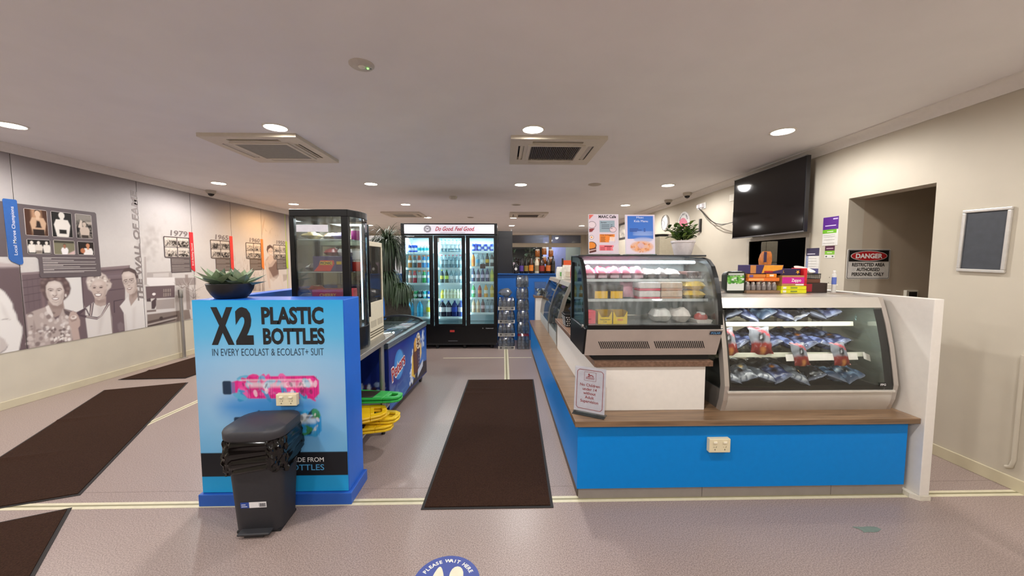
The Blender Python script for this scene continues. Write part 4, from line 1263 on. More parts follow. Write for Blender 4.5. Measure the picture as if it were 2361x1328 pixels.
# year boards
for yr, y0, tabc, word, c2 in (('1979', 5.739, '#d5202c', 'Brick Building Opened', '#5a4e4d'), ('1965', 6.632, '#e03a2e', '', '#5d4d43'),
                               ('1960', 7.524, '#ee7d23', '', '#5a4838'), ('1950', 8.412, '#a9c62f', '', '#5d5049')):
    b = flat([(y0 + .012, 1.895), (y0 + .47, 1.898), (y0 + .47, 1.345), (y0 + .11, 1.341), (y0 + .1, 1.352), (y0 + .1, 1.566), (y0 + .012, 1.572), (y0, 1.584), (y0, 1.883)], XT + .0022, 'year_board', mat(c2, .55, var=.02), wall_left)
    for q, (a, z) in enumerate(((.014, 1.738), (.238, 1.738), (.014, 1.586), (.238, 1.586))):
        ph(photo_scene, y0 + a, z, y0 + a + .205, z + .142, b, '#d9d0c7', int(yr) + q * 7)
    tl = MB()
    for k in range(15):
        if k == 6: continue
        z = 1.553 - k * .0135
        l = .32 if k % 5 else .22
        tl.quad((XT + .0026, y0 + .115, z - .003), (XT + .0026, y0 + .115 + l, z - .003), (XT + .0026, y0 + .115 + l, z + .0012), (XT + .0026, y0 + .115, z + .0012))
    tl.build('caption_lines', mat('#a89e97', .6), b, fix=False)
    t = flat([(y0 + .462, 1.99), (y0 + .535, 1.99), (y0 + .54, 1.35), (y0 + .505, 1.365), (y0 + .465, 1.4)], XT + .005, 'year_tab', mat(tabc, .5), wall_left, .004)
    if not word: MB().quad((XT + .0056, y0 + .488, 1.46), (XT + .0056, y0 + .51, 1.46), (XT + .0056, y0 + .51, 1.78), (XT + .0056, y0 + .488, 1.78)).build('tab_print', mat(tabc, .5, var=.35, scale=90.), t, fix=False)
    txt(t, word, (XT + .0056, y0 + .515, 1.45), Z3, (0, -1, 0), .03, mat('#f0e6df', .5), w=.36, bold=.003)
    txt(wall_left, yr, (XT, y0 + .12, 1.913), Y3, Z3, .078, ink_d, w=.31, bold=.03, name='year_numerals', sh=.15)

# ------------------------------------------------------------------ ceiling fittings
ring_m = mat('#e9e4da', .4)
disc_m = mat('#fff6e6', .4, var=0, emit=14.)
off_m = mat('#9d968c', .5)
def downlight(x, y, lit=True, label=''):
    t = thing('downlight', label, 'light', (x, y, CEIL), 0, 'recessed ceiling downlights', local=True)
    MB().lathe([(.108, 0), (.108, -.004), (.1, -.009), (.092, -.009), (.092, -.002)], 24, cap=False).build('trim_ring', ring_m, t, smooth=40)
    MB().lathe([(.0925, -.004), (.001, -.004)], 24, cap=False).build('lens', disc_m if lit else off_m, t, fix=False)
    return t
cols = {-4.345: 'nearest the mural wall', -2.04: 'second from the mural wall', .27: 'third from the mural wall', 2.58: 'nearest the television wall'}
rows = [(-1.2, 'row behind us'), (1.15, 'row overhead'), (3.48, 'front row'), (5.89, 'second row'), (7.93, 'third row'), (10.2, 'fourth row'), (12.36, 'farthest row')]
for x, y in LIT:
    r = [n for q, n in rows if abs(q - y) < .01][0]
    downlight(x, y, True, 'lit white downlight in the %s, %s' % (r, cols[x]))
    spot((x, y, CEIL - .02), LIGHT_W, (1, .6, .25)) if (x, y) == (-4.345, 7.93) else spot((x, y, CEIL - .02), LIGHT_W)
downlight(.27, 7.93, False, 'unlit grey downlight in the third row, third from the mural wall')
dim = MB().lathe([(.1, 0), (.1, -.006), (.08, -.014), (.001, -.016)], 24, (1.417, 5.861, CEIL)).build('ceiling_speaker', mat('#b3aa9d', .6), smooth=40, label='flat round grey disc on ceiling above the menu stands', cat='speaker')
MB().lathe([(.09, 0), (.09, -.006), (.07, -.014), (.001, -.016)], 20, (-.884, 10.159, CEIL)).build('ceiling_speaker', mat('#a69d92', .6), smooth=40, label='small flat grey disc on ceiling above the drinks fridge', cat='speaker')
MB().lathe([(.075, 0), (.075, -.025), (.055, -.05), (.001, -.05)], 20, (-.923, 6.984, CEIL)).build('smoke_detector', mat('#d3ccc0', .5), smooth=40, label='round white smoke detector on ceiling before the drinks fridge', cat='smoke detector')
em = thing('emergency_light', 'round white emergency light with green indicator on near ceiling', 'light', (-.868, 2.395, CEIL), .3, local=True)
MB().lathe([(.075, 0), (.075, -.004), (.068, -.01), (.001, -.012)], 28).build('cover', mat('#c9c2b8', .45), em, smooth=40)
MB().ball((0, 0, -.014), .022, .022, .012).build('lens', mat('#e4e0d8', .2), em, smooth=60)
MB().ball((.035, .012, -.012), .006).build('indicator', mat('#6cff5a', .4, var=0, emit=3.), em)
MB().ball((.052, .012, -.012), .004).build('test_button', mat('#2a2a28', .4), em)

AC_P = mat('#cfc6b6', .45, var=.03)
AC_D = mat('#15110f', .6)
AC_G = mat('#8d8c84', .6)
AC_S = mat('#2b2627', .6)
def cassette(x0, y0, s, label, dark):
    t = thing('air_conditioner', label, 'air conditioner', (x0 + s / 2, y0 + s / 2, CEIL), 0, 'ceiling cassette air conditioners', local=True)
    h = s / 2
    # panel frame around four slots and the grille
    g = .29 * s / .93
    sl0, sl1, sw = g + .035, g + .095, g * .86
    p = MB()
    z0, z1 = -.035, 0
    p.box(-h, h, -h, -sl1, z0, z1).box(-h, h, sl1, h, z0, z1).box(-h, -sl1, -sl1, sl1, z0, z1).box(sl1, h, -sl1, sl1, z0, z1)
    p.box(-sl1, -sw, -sl1, -sl0, z0, z1).box(sw, sl1, -sl1, -sl0, z0, z1).box(-sl1, -sw, sl0, sl1, z0, z1).box(sw, sl1, sl0, sl1, z0, z1)
    p.box(-sl1, -sl0, -sl0, -sw, z0, z1).box(-sl1, -sl0, sw, sl0, z0, z1).box(sl0, sl1, -sl0, -sw, z0, z1).box(sl0, sl1, sw, sl0, z0, z1)
    p.box(-sl0, sl0, -sl0, -g, z0, z1).box(-sl0, sl0, g, sl0, z0, z1).box(-sl0, -g, -g, g, z0, z1).box(g, sl0, -g, g, z0, z1)
    p.build('panel', AC_P, t)
    MB().box(-sl1, sl1, -sl1, sl1, -.003, -.001).build('slot_cavity', AC_D, t)
    for k in range(4):
        m = MB()
        a = k * PI / 2
        c, s_ = math.cos(a), math.sin(a)
        m.obox((c * (sl0 + .022), s_ * (sl0 + .022), -.028), (-s_ * sw, c * sw, 0), (c * .02, s_ * .02, -.008), (0, 0, .002))
        m.build('flap', AC_P, t)
    gr = MB().box(-g + .02, g - .02, -g + .02, g - .02, -.022, -.018).build('grille', AC_S if dark else AC_G, t)
    fr = MB().box(-g, g, -g, -g + .035, -.045, -.02).box(-g, g, g - .035, g, -.045, -.02).box(-g, -g + .035, -g + .035, g - .035, -.045, -.02).box(g - .035, g, -g + .035, g - .035, -.045, -.02)
    fr.build('grille_frame', AC_P, t, bevel=.004)
    if dark:
        n = 26
        for k in range(n):
            x = -g + .045 + (2 * g - .09) * k / (n - 1)
            MB().box(x - .0028, x + .0028, -g + .036, g - .036, -.036, -.024).build('slat', mat('#746a62', .5), t)
    else:
        MB().box(-g + .036, g - .036, -g + .036, g - .036, -.04, -.03).build('filter_panel', AC_G, t, bevel=.003)
    return t
cassette(.073, 3.645, .93, 'white cassette air conditioner with dark slatted grille above the service counter', True)
cassette(-2.87, 3.64, .92, 'white cassette air conditioner with plain grey centre above the blue stand', False)
cassette(.155, 9.05, .93, 'farther white cassette air conditioner with brown grille, right of the drinks fridge', True)
cassette(-2.93, 9.05, .92, 'farther white cassette air conditioner above the ponytail palm', False)
def dome(x, y, label):
    t = thing('dome_camera', label, 'camera', (x, y, CEIL), 0, 'dome security cameras', local=True)
    MB().lathe([(.072, 0), (.07, -.03), (.055, -.055), (.047, -.055)], 20, cap=False).build('housing', mat('#bdb5a8', .5), t, smooth=40)
    MB().ball((0, 0, -.053), .046, .046, .045, 16, 10).build('dome', mat('#16110f', .08), t, smooth=80)
    return t
dome(-4.93, 6.5, 'dome security camera on the mural wall cornice')
dome(3.2, 7.27, 'farther of two dome security cameras above the wall clock')
dome(3.2, 6.52, 'nearer of two dome security cameras above the pink sign')

# ================================================================== mats and floor decal
pile = mat('#35231a', .95, var=.35, scale=140., bump=.6, spec=.1)
rubber = mat('#1a1412', .7)
def floor_mat_obj(corners, label, waves=()):
    """corner order: near-left, near-right, far-right, far-left"""
    P = [Vector((a, b, 0)) for a, b in corners]
    c = sum(P, Vector()) / 4
    t = thing('entrance_mat', label, 'mat', c, 0, 'brown entrance mats')
    MB().prism([(p.x, p.y) for p in P], 'z', .0, .004).build('rubber_border', rubber, t)
    ins = []
    for i in range(4):
        a, b, d = P[i - 1], P[i], P[(i + 1) % 4]
        ins.append(b + ((a - b).normalized() + (d - b).normalized()) * .018)
    nu, nv = 8, 60
    vs = []; fs = []
    for j in range(nv + 1):
        for i in range(nu + 1):
            u, v = i / nu, j / nv
            p = (ins[0] * (1 - u) + ins[1] * u) * (1 - v) + (ins[3] * (1 - u) + ins[2] * u) * v
            z = .009
            for wv, wu, amp in waves:
                z += amp * math.exp(-((v - wv) / .012) ** 2) * max(0, 1 - abs(u - wu) / .6)
            vs.append((p.x, p.y, z))
    for j in range(nv):
        for i in range(nu):
            a = j * (nu + 1) + i
            fs.append((a, a + 1, a + nu + 2, a + nu + 1))
    # skirt down to the border
    n0 = len(vs)
    ring = [i for i in range(nu + 1)] + [j * (nu + 1) + nu for j in range(1, nv + 1)] + [nv * (nu + 1) + i for i in range(nu - 1, -1, -1)] + [j * (nu + 1) for j in range(nv - 1, 0, -1)]
    for i in ring: vs.append((vs[i][0], vs[i][1], .004))
    for k in range(len(ring)):
        k2 = (k + 1) % len(ring)
        fs.append((ring[k], n0 + k, n0 + k2, ring[k2]))
    MB().add(vs, fs).build('pile', pile, t, smooth=40)
floor_mat_obj([(-.505, 2.18), (.304, 2.18), (.382, 4.69), (-.457, 4.69)], 'long brown mat in the aisle before the service counter', [(.86, .1, .012), (.8, .15, .01), (.97, .3, .008)])
floor_mat_obj([(-3.48, 2.10), (-2.734, 2.373), (-3.947, 4.667), (-4.695, 4.398)], 'slanting brown mat in the middle of the mural side walkway', [(.3, .0, .015), (.62, .0, .012)])
floor_mat_obj([(-1.87 - .2, .2), (-1.32, .55), (-2.643, 2.227 + .02), (-3.39, 1.9)], 'nearest brown mat cut off at the lower left')
floor_mat_obj([(-4.93, 4.79), (-4.117, 4.83), (-4.02, 7.3), (-4.86, 7.3)], 'farthest brown mat beside the steel post along the mural wall', [(.15, .0, .012)])

dk = thing('floor_sticker', 'round blue please wait here floor sticker with white footprints', 'sticker', (-.272, 1.66, 0))
MB().lathe([(.158, 0), (.158, .0015), (.001, .0015)], 48, (-.272, 1.66, 0)).build('disc', mat('#3b4a93', .45), dk)
wh = mat('#e9e6dc', .5)
curve_text(dk, 'PLEASE WAIT HERE', (-.272, 1.66, .0022), .116, 2.72, .42, .019, wh, X3, Y3, bold=.03)
for sx in (-1, 1):
    f = [(-.272 + sx * .043 + sx * .006 * math.sin(a * 2) + (.032 if math.sin(a) > 0 else .024) * math.cos(a), 1.665 + .085 * math.sin(a) , .0022) for a in [2 * PI * k / 20 for k in range(20)]]
    MB().poly(f).build('footprint', mat('#ddd6bd', .5), dk, fix=False)
    MB().poly([(-.272 + sx * .118 + .014 * math.cos(a), 1.63 + .012 * math.sin(a), .0022) for a in [2 * PI * k / 10 for k in range(10)]]).build('hand_mark', wh, dk, fix=False)

# ================================================================== blue stand with poster
BLUE = mat('#1664cc', .4, var=.02)
BLUE2 = mat('#2259b4', .42, var=.02)
SX0, SX1, SY0, SY1, SZ = -1.865, -.965, 2.262, 2.5, 1.275
stand = thing('display_stand', 'blue stand with plastic bottles poster', 'display stand', (-1.415, 2.38, 0))
MB().box(SX0, SX1, SY0, SY1, .075, SZ).box(SX0, SX0 + .1, SY1, 4.6, .075, SZ).build('body', BLUE, stand, bevel=.004)
MB().box(SX0 - .012, SX1 + .02, SY0 - .022, SY1 + .012, 0, .075).box(SX0 - .012, SX0 + .11, SY1 + .012, 4.61, 0, .075).build('plinth', BLUE2, stand, bevel=.004)
pw, phh = SX1 - SX0 - .008, SZ - .079
cv = canvas(pw, phh, 230, 300, '#7fb9e0')
X, Y, Cc = cv
zz = Y / phh
stops = [(0., '#1f9fdc'), (.09, '#1f98d6'), (.1, '#62acdd'), (.3, '#86bce2'), (.55, '#a3c0dc'), (.68, '#95bfe0'), (.82, '#62b4de'), (1., '#2ba3dc')]
for ch in range(3):
    Cc[..., ch] = np.interp(zz, [s[0] for s in stops], [lin(s[1])[ch] for s in stops])
edge = np.clip(1 - np.minimum(X, pw - X) / .25, 0, 1)[..., None]
Cc[:] = Cc * (1 - .25 * edge * (zz > .1)[..., None]) + np.array(lin('#3f9fd8')) * .25 * edge * (zz > .1)[..., None]
px = lambda x: x - SX0 - .004
pz = lambda z: z - .079
bl = (px(-1.42), pz(.70))
# printed bottles and their printed blue shade
paint(cv, ell(px(-1.42), pz(.62), .3, .1), '#2f86d0', .09, .9)
paint(cv, ell(px(-1.3), pz(.44), .26, .11), '#4c9ad8', .09, .6)
def pbottle(x0, x1, zc, r, cap, mainc, seed):
    rg = random.Random(seed)
    paint(cv, rrect(x0, zc - r * .62, x0 + .055, zc + r * .62, .012), cap, .004)
    paint(cv, [(x0 + .055, zc - r * .5), (x0 + .055, zc + r * .5), (x0 + .16, zc + r), (x1 - .03, zc + r * 1.05), (x1, zc + r * .6), (x1, zc - r * .6), (x1 - .03, zc - r * 1.05), (x0 + .16, zc - r)], mainc[0], .005)
    for k in range(70):
        x = rg.uniform(x0 + .1, x1 - .02); z = zc + rg.uniform(-r, r) * .9
        paint(cv, ell(x, z, rg.uniform(.015, .05), rg.uniform(.008, .025), 9, rg.uniform(0, 3)), rg.choice(mainc), .004, .9)
    for k in range(7):
        x = x0 + .15 + (x1 - x0 - .18) * k / 6
        for q in (0, .012): paint(cv, [(x + q, zc - r), (x + q + .004, zc - r), (x + q + .004, zc + r), (x + q, zc + r)], '#20344c', .002, .5)
    paint(cv, rrect(x0 + .14, zc + r * .02, x1 - .03, zc + r * .5, .015), '#e6eef2', .012, .55)
    paint(cv, rrect(x0 + .1, zc + r * .62, x1 - .05, zc + r * .74, .008), '#f2f4f6', .006, .5)
    for k in range(26): paint(cv, ell(rg.uniform(x0 + .12, x1 - .02), zc + rg.uniform(-.9, .8) * r, rg.uniform(.004, .012), rg.uniform(.01, .025), 8, rg.uniform(-.5, .5)), rg.choice(['#f4e6ee', '#1c2c44', mainc[0]]), .003, .55)
    paint(cv, [(x0 + .05, zc - r * .5), (x0 + .075, zc - r * .5), (x0 + .075, zc + r * .5), (x0 + .05, zc + r * .5)], '#3f74a8', .003, .7)
pbottle(px(-1.708), px(-1.128), pz(.74), .068, '#24374f', ['#d92a86', '#e63a96', '#2f8cc4', '#c91f78', '#57a9cf', '#e85aa6'], 4)
pbottle(px(-1.65), px(-1.122), pz(.51), .075, '#24374f', ['#2d8fd0', '#1c2b3a', '#3a9fd8', '#3d8d54', '#16202c', '#c5ced2'], 9)
paint(cv, [(-.1, pz(.18)), (2, pz(.18)), (2, pz(.331)), (-.1, pz(.331))], '#1a1c22', .002)
hang(cv, 'poster', (SX0 + .004, SY0 - .003, .079), X3, Z3, stand, .4)
MB().box(SX0 + .004, SX1 - .004, SY0 - .0026, SY0, .079, SZ - .001).build('poster_backing', mat('#3f9fd8', .5), stand)
blk = mat('#15161b', .45)
yp = SY0 - .0042
def ptext(s, x0, x1, z0, z1, m, bold, y=yp, par=stand):
    vs, fs = text_mesh(s, bold)
    a0, a1, b0, b1 = vs[:, 0].min(), vs[:, 0].max(), vs[:, 1].min(), vs[:, 1].max()
    MB().add([(x0 + (p[0] - a0) / (a1 - a0) * (x1 - x0), y - p[2], z0 + (p[1] - b0) / (b1 - b0) * (z1 - z0)) for p in vs], fs).build('lettering', m, par, fix=False)
ptext('X', -1.757, -1.622, 1.004, 1.233, blk, .05)
ptext('2', -1.612, -1.507, 1.004, 1.233, blk, .055)
ptext('PLASTIC', -1.456, -1.086, 1.127, 1.234, blk, .04)
ptext('BOTTLES', -1.451, -1.084, 1.004, 1.106, blk, .04)
ptext('IN EVERY ECOLAST & ECOLAST+ SUIT', -1.757, -1.092, .937, .981, mat('#24364a', .5), -.006)
ptext('MADE FROM', -1.33, -1.115, .268, .297, mat('#e8eaec', .5), .008)
ptext('BOTTLES', -1.345, -1.114, .214, .252, mat('#4f9fd4', .5), .008)

# power outlets
def outlet(x0, x1, z0, z1, y, label):
    t = thing('power_outlet', label, 'power outlet', ((x0 + x1) / 2, y, z0))
    iv = mat('#e2d6b4', .4, var=.02)
    MB().box(x0, x1, y - .034, y, z0, z1).build('plate', iv, t, bevel=.004)
    w, h = x1 - x0, z1 - z0
    for f in (.27, .73):
        cx = x0 + w * f
        MB().box(cx - .011, cx + .011, y - .041, y - .034, z0 + h * .68, z0 + h * .82).build('switch', mat('#efe6cf', .35), t, bevel=.002)
        s = MB()
        for a in (PI / 2 + .95, PI / 2 - .95):
            s.obox((cx + .009 * math.cos(a), y - .0345, z0 + h * .36 + .009 * math.sin(a)), (.0017 * math.sin(a * 1), 0, .0001), (0, .001, 0), (.004 * math.cos(a + .5), 0, .004 * math.sin(a + .5)))
        s.box(cx - .0015, cx + .0015, y - .0355, y - .0335, z0 + h * .18, z0 + h * .27)
        s.build('socket', mat('#2a2620', .5), t)
outlet(-1.372, -1.25, .636, .708, SY0 - .003, 'cream double power outlet on the poster of the blue stand')

# ------------------------------------------------------------------ pedal bin with black liner
bin_ = thing('pedal_bin', 'charcoal plastic pedal bin with black liner in front of the blue stand', 'bin', (-1.37, 2.1, 0), .06, local=True)
BM = mat('#2c2c31', .55, var=.06, scale=90.)
def rr_ring(hx, hy, r, z, dx=0, dy=0, n=5):
    return [(a + dx, b + dy, z) for a, b in rrect(-hx, -hy, hx, hy, r, n)]
def loft(mb, rings, caps=(True, True)):
    n = len(rings[0]); base = len(mb.v)
    vs = [p for r in rings for p in r]; fs = []
    for j in range(len(rings) - 1):
        for k in range(n):
            k2 = (k + 1) % n
            fs.append((j * n + k, j * n + k2, (j + 1) * n + k2, (j + 1) * n + k))
    if caps[0]: fs.append(tuple(range(n - 1, -1, -1)))
    if caps[1]: fs.append(tuple((len(rings) - 1) * n + k for k in range(n)))
    return mb.add(vs, fs)
loft(MB(), [rr_ring(.122, .098, .05, .012), rr_ring(.124, .1, .05, .02), rr_ring(.15, .135, .07, .54)]).build('body', BM, bin_, smooth=40)
lid = loft(MB(), [rr_ring(.158, .145, .085, .545), rr_ring(.165, .152, .09, .552), rr_ring(.166, .153, .09, .59), rr_ring(.16, .147, .087, .602), rr_ring(.11, .1, .06, .612), rr_ring(.04, .035, .02, .615)]).build('lid', mat('#36363b', .5, var=.05, scale=90.), bin_, smooth=50)
# liner: folded plastic band
rg = random.Random(5)
rings = []
for j in range(22):
    f = j / 21
    z = .546 - .175 * f
    base = rrect(-.158, -.143, .158, .143, .075, 22)
    ring = []
    for i, (a, b) in enumerate(base):
        th = math.atan2(b, a)
        k = 1 + .03 * math.sin(9 * th + 5 * f) * (.3 + f) + .025 * math.sin(23 * th - 9 * f + 1) * (.4 + .6 * f) + .018 * math.sin(41 * th + 14 * f * f)
        k += .03 * abs(math.sin(6 * th + 4 * f + 2 * math.sin(7 * f))) - .022 * abs(math.sin(14 * th - 11 * f)) + .016 * abs(math.sin(10 * f + 5 * th))
        k += .04 * math.sin(PI * min(1, f * 1.1)) - .07 * max(0, f - .75) + .025 * math.exp(-((math.sin(th * 2 + f * 3)) / .25) ** 2)
        ring.append((a * k, b * k, z + .018 * math.sin(5 * th + 1) * f - .03 * f * max(0, -math.cos(th)) + .01 * math.sin(17 * th) * f))
    rings.append(ring)
loft(MB(), rings, (False, False)).build('bin_liner', mat('#050506', .14, var=0), bin_, smooth=24)
MB().box(-.085, .085, -.145, -.08, .018, .032).build('pedal', mat('#2c2c30', .55), bin_, bevel=.008, seg=3)
MB().box(-.05, .05, -.135, -.09, .006, .018).build('pedal_arm', mat('#1e1e21', .6), bin_)
MB().box(-.115, .115, -.09, .09, 0, .013).build('base', mat('#1e1e21', .6), bin_)
def on_bin(x, z, e=.0015):
    return (x, -(.1 + (.135 - .1) * (z - .02) / .52) - e, z)
for x0, x1, c, nm in ((-.075, -.03, '#2b4a9c', 'brand_sticker'), (-.03, .06, '#e8e8ea', 'barcode_sticker')):
    MB().quad(on_bin(x0, .158), on_bin(x1, .158), on_bin(x1, .192), on_bin(x0, .192)).build(nm, mat(c, .4), bin_, fix=False)
s = MB()
for k in range(9):
    x = .022 + k * .0037
    s.quad(on_bin(x, .163, .0022), on_bin(x + .0018 + .0007 * (k % 3), .163, .0022), on_bin(x + .0018 + .0007 * (k % 3), .184, .0022), on_bin(x, .184, .0022))
s.build('barcode', mat('#55555c', .5), bin_, fix=False)
for z, l in ((.176, .022), (.165, .03)): MB().quad(on_bin(-.07, z, .0025), on_bin(-.07 + l, z, .0025), on_bin(-.07 + l, z + .005, .0025), on_bin(-.07, z + .005, .0025)).build('sticker_print', mat('#c9cfe6', .5), bin_, fix=False)

# ------------------------------------------------------------------ succulent in a black bowl
def leaf(mb, base, yaw, pitch, L, w, curl=.25, th=.006, n=6):
    """fleshy pointed leaf"""
    base = Vector(base)
    vs = []; fs = []
    side = Vector((-math.sin(yaw), math.cos(yaw), 0))
    p = base.copy(); a = pitch
    prof = [.45, .8, 1., .95, .7, .35, .02]
    for i in range(n + 1):
        hw = w * prof[min(i, 6)]
        d = Vector((math.cos(yaw) * math.cos(a), math.sin(yaw) * math.cos(a), math.sin(a)))
        up = side.cross(d) * -1
        if up.z < 0: up = -up
        vs += [p - side * hw + up * hw * .35, p + up * th * .2, p + side * hw + up * hw * .35, p - up * th * prof[min(i, 6)]]
        p = p + d * (L / n)
        a += curl / n
    for i in range(n):
        for k in range(4):
            k2 = (k + 1) % 4
            fs.append((i * 4 + k, i * 4 + k2, i * 4 + 4 + k2, i * 4 + 4 + k))
    fs.append((3, 2, 1, 0)); fs.append(tuple(4 * n + k for k in range(4)))
    mb.add(vs, fs)
su = thing('succulent_bowl', 'grey-green succulents in a black bowl on the blue stand', 'potted plant', (-1.718, 2.385, SZ))
bc = (-1.718, 2.385, SZ)
MB().lathe([(.07, 0), (.085, .004), (.105, .03), (.12, .06), (.127, .092), (.124, .095), (.119, .092), (.112, .07), (.001, .068)], 32, bc).build('bowl', mat('#17171a', .45), su, smooth=50)
MB().lathe([(.115, .07), (.1, .082), (.001, .088)], 24, bc, cap=False).build('soil', mat('#241c16', .95, bump=.6), su)
rg = random.Random(11)
greens = ['#8a9c7a', '#9aaa8c', '#7a8d6c', '#6b7f6c', '#adb99a']
for (cx, cy, n, s) in ((-1.778, 2.37, 15, 1.), (-1.655, 2.39, 13, .95), (-1.71, 2.44, 8, .8)):
    for k in range(n):
        m = MB()
        yaw = k * 2.4 + rg.uniform(-.2, .2)
        pit = .12 + .95 * (k / n) + rg.uniform(-.1, .1)
        leaf(m, (cx, cy, SZ + .082), yaw, pit, (.17 - .045 * k / n) * s * rg.uniform(.9, 1.1), .033 * s, .2)
        m.build('leaf', mat(rg.choice(greens), .55, var=.12, scale=40.), su, smooth=50)

# ================================================================== service counter
CB = mat('#0082d6', .4, var=.02, spec=.25)
CW = mat('#e4ded6', .4, var=.02)
WOOD_X = wood_mat('#6b4e38', '#93725a', 0, .3)
WOOD_Y = wood_mat('#6b4e38', '#93725a', 1, .3)
WZ0, WZ1 = .487, .522
ctr = thing('service_counter', 'bright blue base of the L-shaped service counter with grey kickboard', 'counter', (1.5, 2.6, 0))
MB().box(.463, 2.585, 2.262, 2.3, .068, WZ0).build('front_panel', CB, ctr)
MB().box(.463, .5, 2.3, 6.27, .068, WZ0).build('side_panel', CB, ctr)
MB().box(.5, 1.15, 6.2, 6.27, .0, WZ0).box(1.15, 1.19, 2.95, 6.27, 0, WZ0).box(1.19, 2.585, 2.92, 2.95, 0, WZ0).build('back_panel', CW, ctr)
kb = mat('#8b837d', .4, var=.05, scale=12.)
for x0, x1 in ((.475, 1.268), (1.271, 2.11), (2.113, 2.585)):
    MB().box(x0, x1, 2.268, 2.29, 0, .068).build('kickboard', kb, ctr)
for y0, y1 in ((2.29, 3.6), (3.603, 4.9), (4.903, 6.27)):
    MB().box(.47, .49, y0, y1, 0, .068).build('kickboard', mat('#5a4a3f', .5), ctr)
MB().prism([(.44, 2.222), (2.62, 2.222), (2.62, 2.98), (1.2, 2.98), (1.2, 6.28), (.44, 6.28)], 'z', WZ0, WZ1).build(
    'worktop', wood_mat('#67503c', '#8f7256', 0, .28), bevel=.002, label='brown wood-grain L-shaped worktop of the service counter', cat='worktop')
outlet(1.284, 1.418, .312, .4, 2.262, 'cream double power outlet on the blue counter front')
# white end screen of the counter
ew = thing('end_screen', 'tall white end panel closing the service counter by the doorway', 'screen', (2.64, 2.6, 0))
MB().box(2.622, 2.684, 2.2, 3.02, .03, 1.276).build('panel', CW, ew, bevel=.003)
MB().prism([(2.59, 2.23), (2.622, 2.195), (2.69, 2.195), (2.69, 3.03), (2.622, 3.03)], 'z', 0, .03).build('foot', mat('#d9d2c3', .45), ew)

# white riser box with a wooden cap
ri = thing('counter_riser', 'white box riser with wooden cap under the countertop chiller', 'riser', (.98, 3.1, WZ1))
MB().box(.612, 1.332, 2.39, 4.2, WZ1, .82).build('box', CW, ri, bevel=.002)
MB().box(.59, 1.372, 2.372, 4.24, .82, .857).build('cap', wood_mat('#5f4636', '#826452', 1, .32), ri, bevel=.002)

# ------------------------------------------------------------------ acrylic sign holder
sg = thing('counter_sign', 'white no children under 14 sign in clear holder on the worktop', 'sign', (.545, 2.32, WZ1), -.52, local=True)
acr = glass('#f4f8fa', .15, .03)
tilt = -.1
U = Vector((0, math.sin(-tilt) , math.cos(tilt)))
def sgp(x, h, d=0.):
    return (x, .0 + h * U.y - d * U.z, .02 + h * U.z + d * U.y)
SW, SH = .2, .285
MB().add([sgp(-SW / 2, 0, .002), sgp(SW / 2, 0, .002), sgp(SW / 2, SH, .002), sgp(-SW / 2, SH, .002), sgp(-SW / 2, 0, -.002), sgp(SW / 2, 0, -.002), sgp(SW / 2, SH, -.002), sgp(-SW / 2, SH, -.002)],
         [(0, 1, 2, 3), (7, 6, 5, 4), (0, 4, 5, 1), (1, 5, 6, 2), (2, 6, 7, 3), (3, 7, 4, 0)]).build('card', mat('#e3dde4', .35), sg)
MB().add([sgp(-SW / 2 - .003, -.01, .004), sgp(SW / 2 + .003, -.01, .004), sgp(SW / 2 + .003, SH + .004, .004), sgp(-SW / 2 - .003, SH + .004, .004)], [(0, 1, 2, 3)]).build('holder', acr, sg, fix=False)
MB().box(-SW / 2 - .004, SW / 2 + .004, -.028, .05, 0, .004).box(-SW / 2 - .004, SW / 2 + .004, -.006, .006, .004, .014).build('holder_foot', glass('#d5dcdf', .5, .05, .1, '#9fa9ad'), sg)
red = mat('#a8262c', .5)
b = MB()
def sline(x0, h0, x1, h1, t=.0016):
    a, c = Vector((x0, h0)), Vector((x1, h1)); n = (c - a).normalized(); n = Vector((-n.y, n.x)) * t
    b.quad(sgp(a.x - n.x, a.y - n.y, .003), sgp(c.x - n.x, c.y - n.y, .003), sgp(c.x + n.x, c.y + n.y, .003), sgp(a.x + n.x, a.y + n.y, .003))
q = [(-.085, .03), (-.072, .018), (.072, .018), (.085, .03), (.085, .255), (.072, .267), (-.072, .267), (-.085, .255)]
for i in range(8): sline(*q[i], *q[(i + 1) % 8])
for i, (p0, p1) in enumerate((((-.038, .2), (.038, .2)), ((.038, .2), (.038, .255)), ((.038, .255), (-.038, .255)), ((-.038, .255), (-.038, .2)))): sline(*p0, *p1, .0008)
for z in (.212, .22):
    for k in range(6): sline(-.028 + k * .0093, z + (.002 if k % 2 else 0), -.0187 + k * .0093, z + (0 if k % 2 else .002), .0016)
sline(-.015, .226, .008, .236, .003); sline(.008, .236, .022, .228, .0025)
b.poly([sgp(-.008 + .006 * math.cos(a), .24 + .006 * math.sin(a), .003) for a in [2 * PI * k / 10 for k in range(10)]])
b.build('border_and_swimmer', red, sg, fix=False)
for i, (s, z) in enumerate((('No Children', .163), ('under 14', .137), ('without', .111), ('Adult', .085), ('Supervision', .059))):
    txt(sg, s, sgp(0, z, .003), X3, U, .0175, red, al='C', bold=.012)

# ------------------------------------------------------------------ countertop chiller (curved glass)
BK = mat('#09090a', .3, spec=.35)
ch = thing('countertop_chiller', 'black and steel curved glass countertop chiller on the riser', 'display fridge', (.96, 2.6, .857))
PX0, PX1 = .515, 1.405
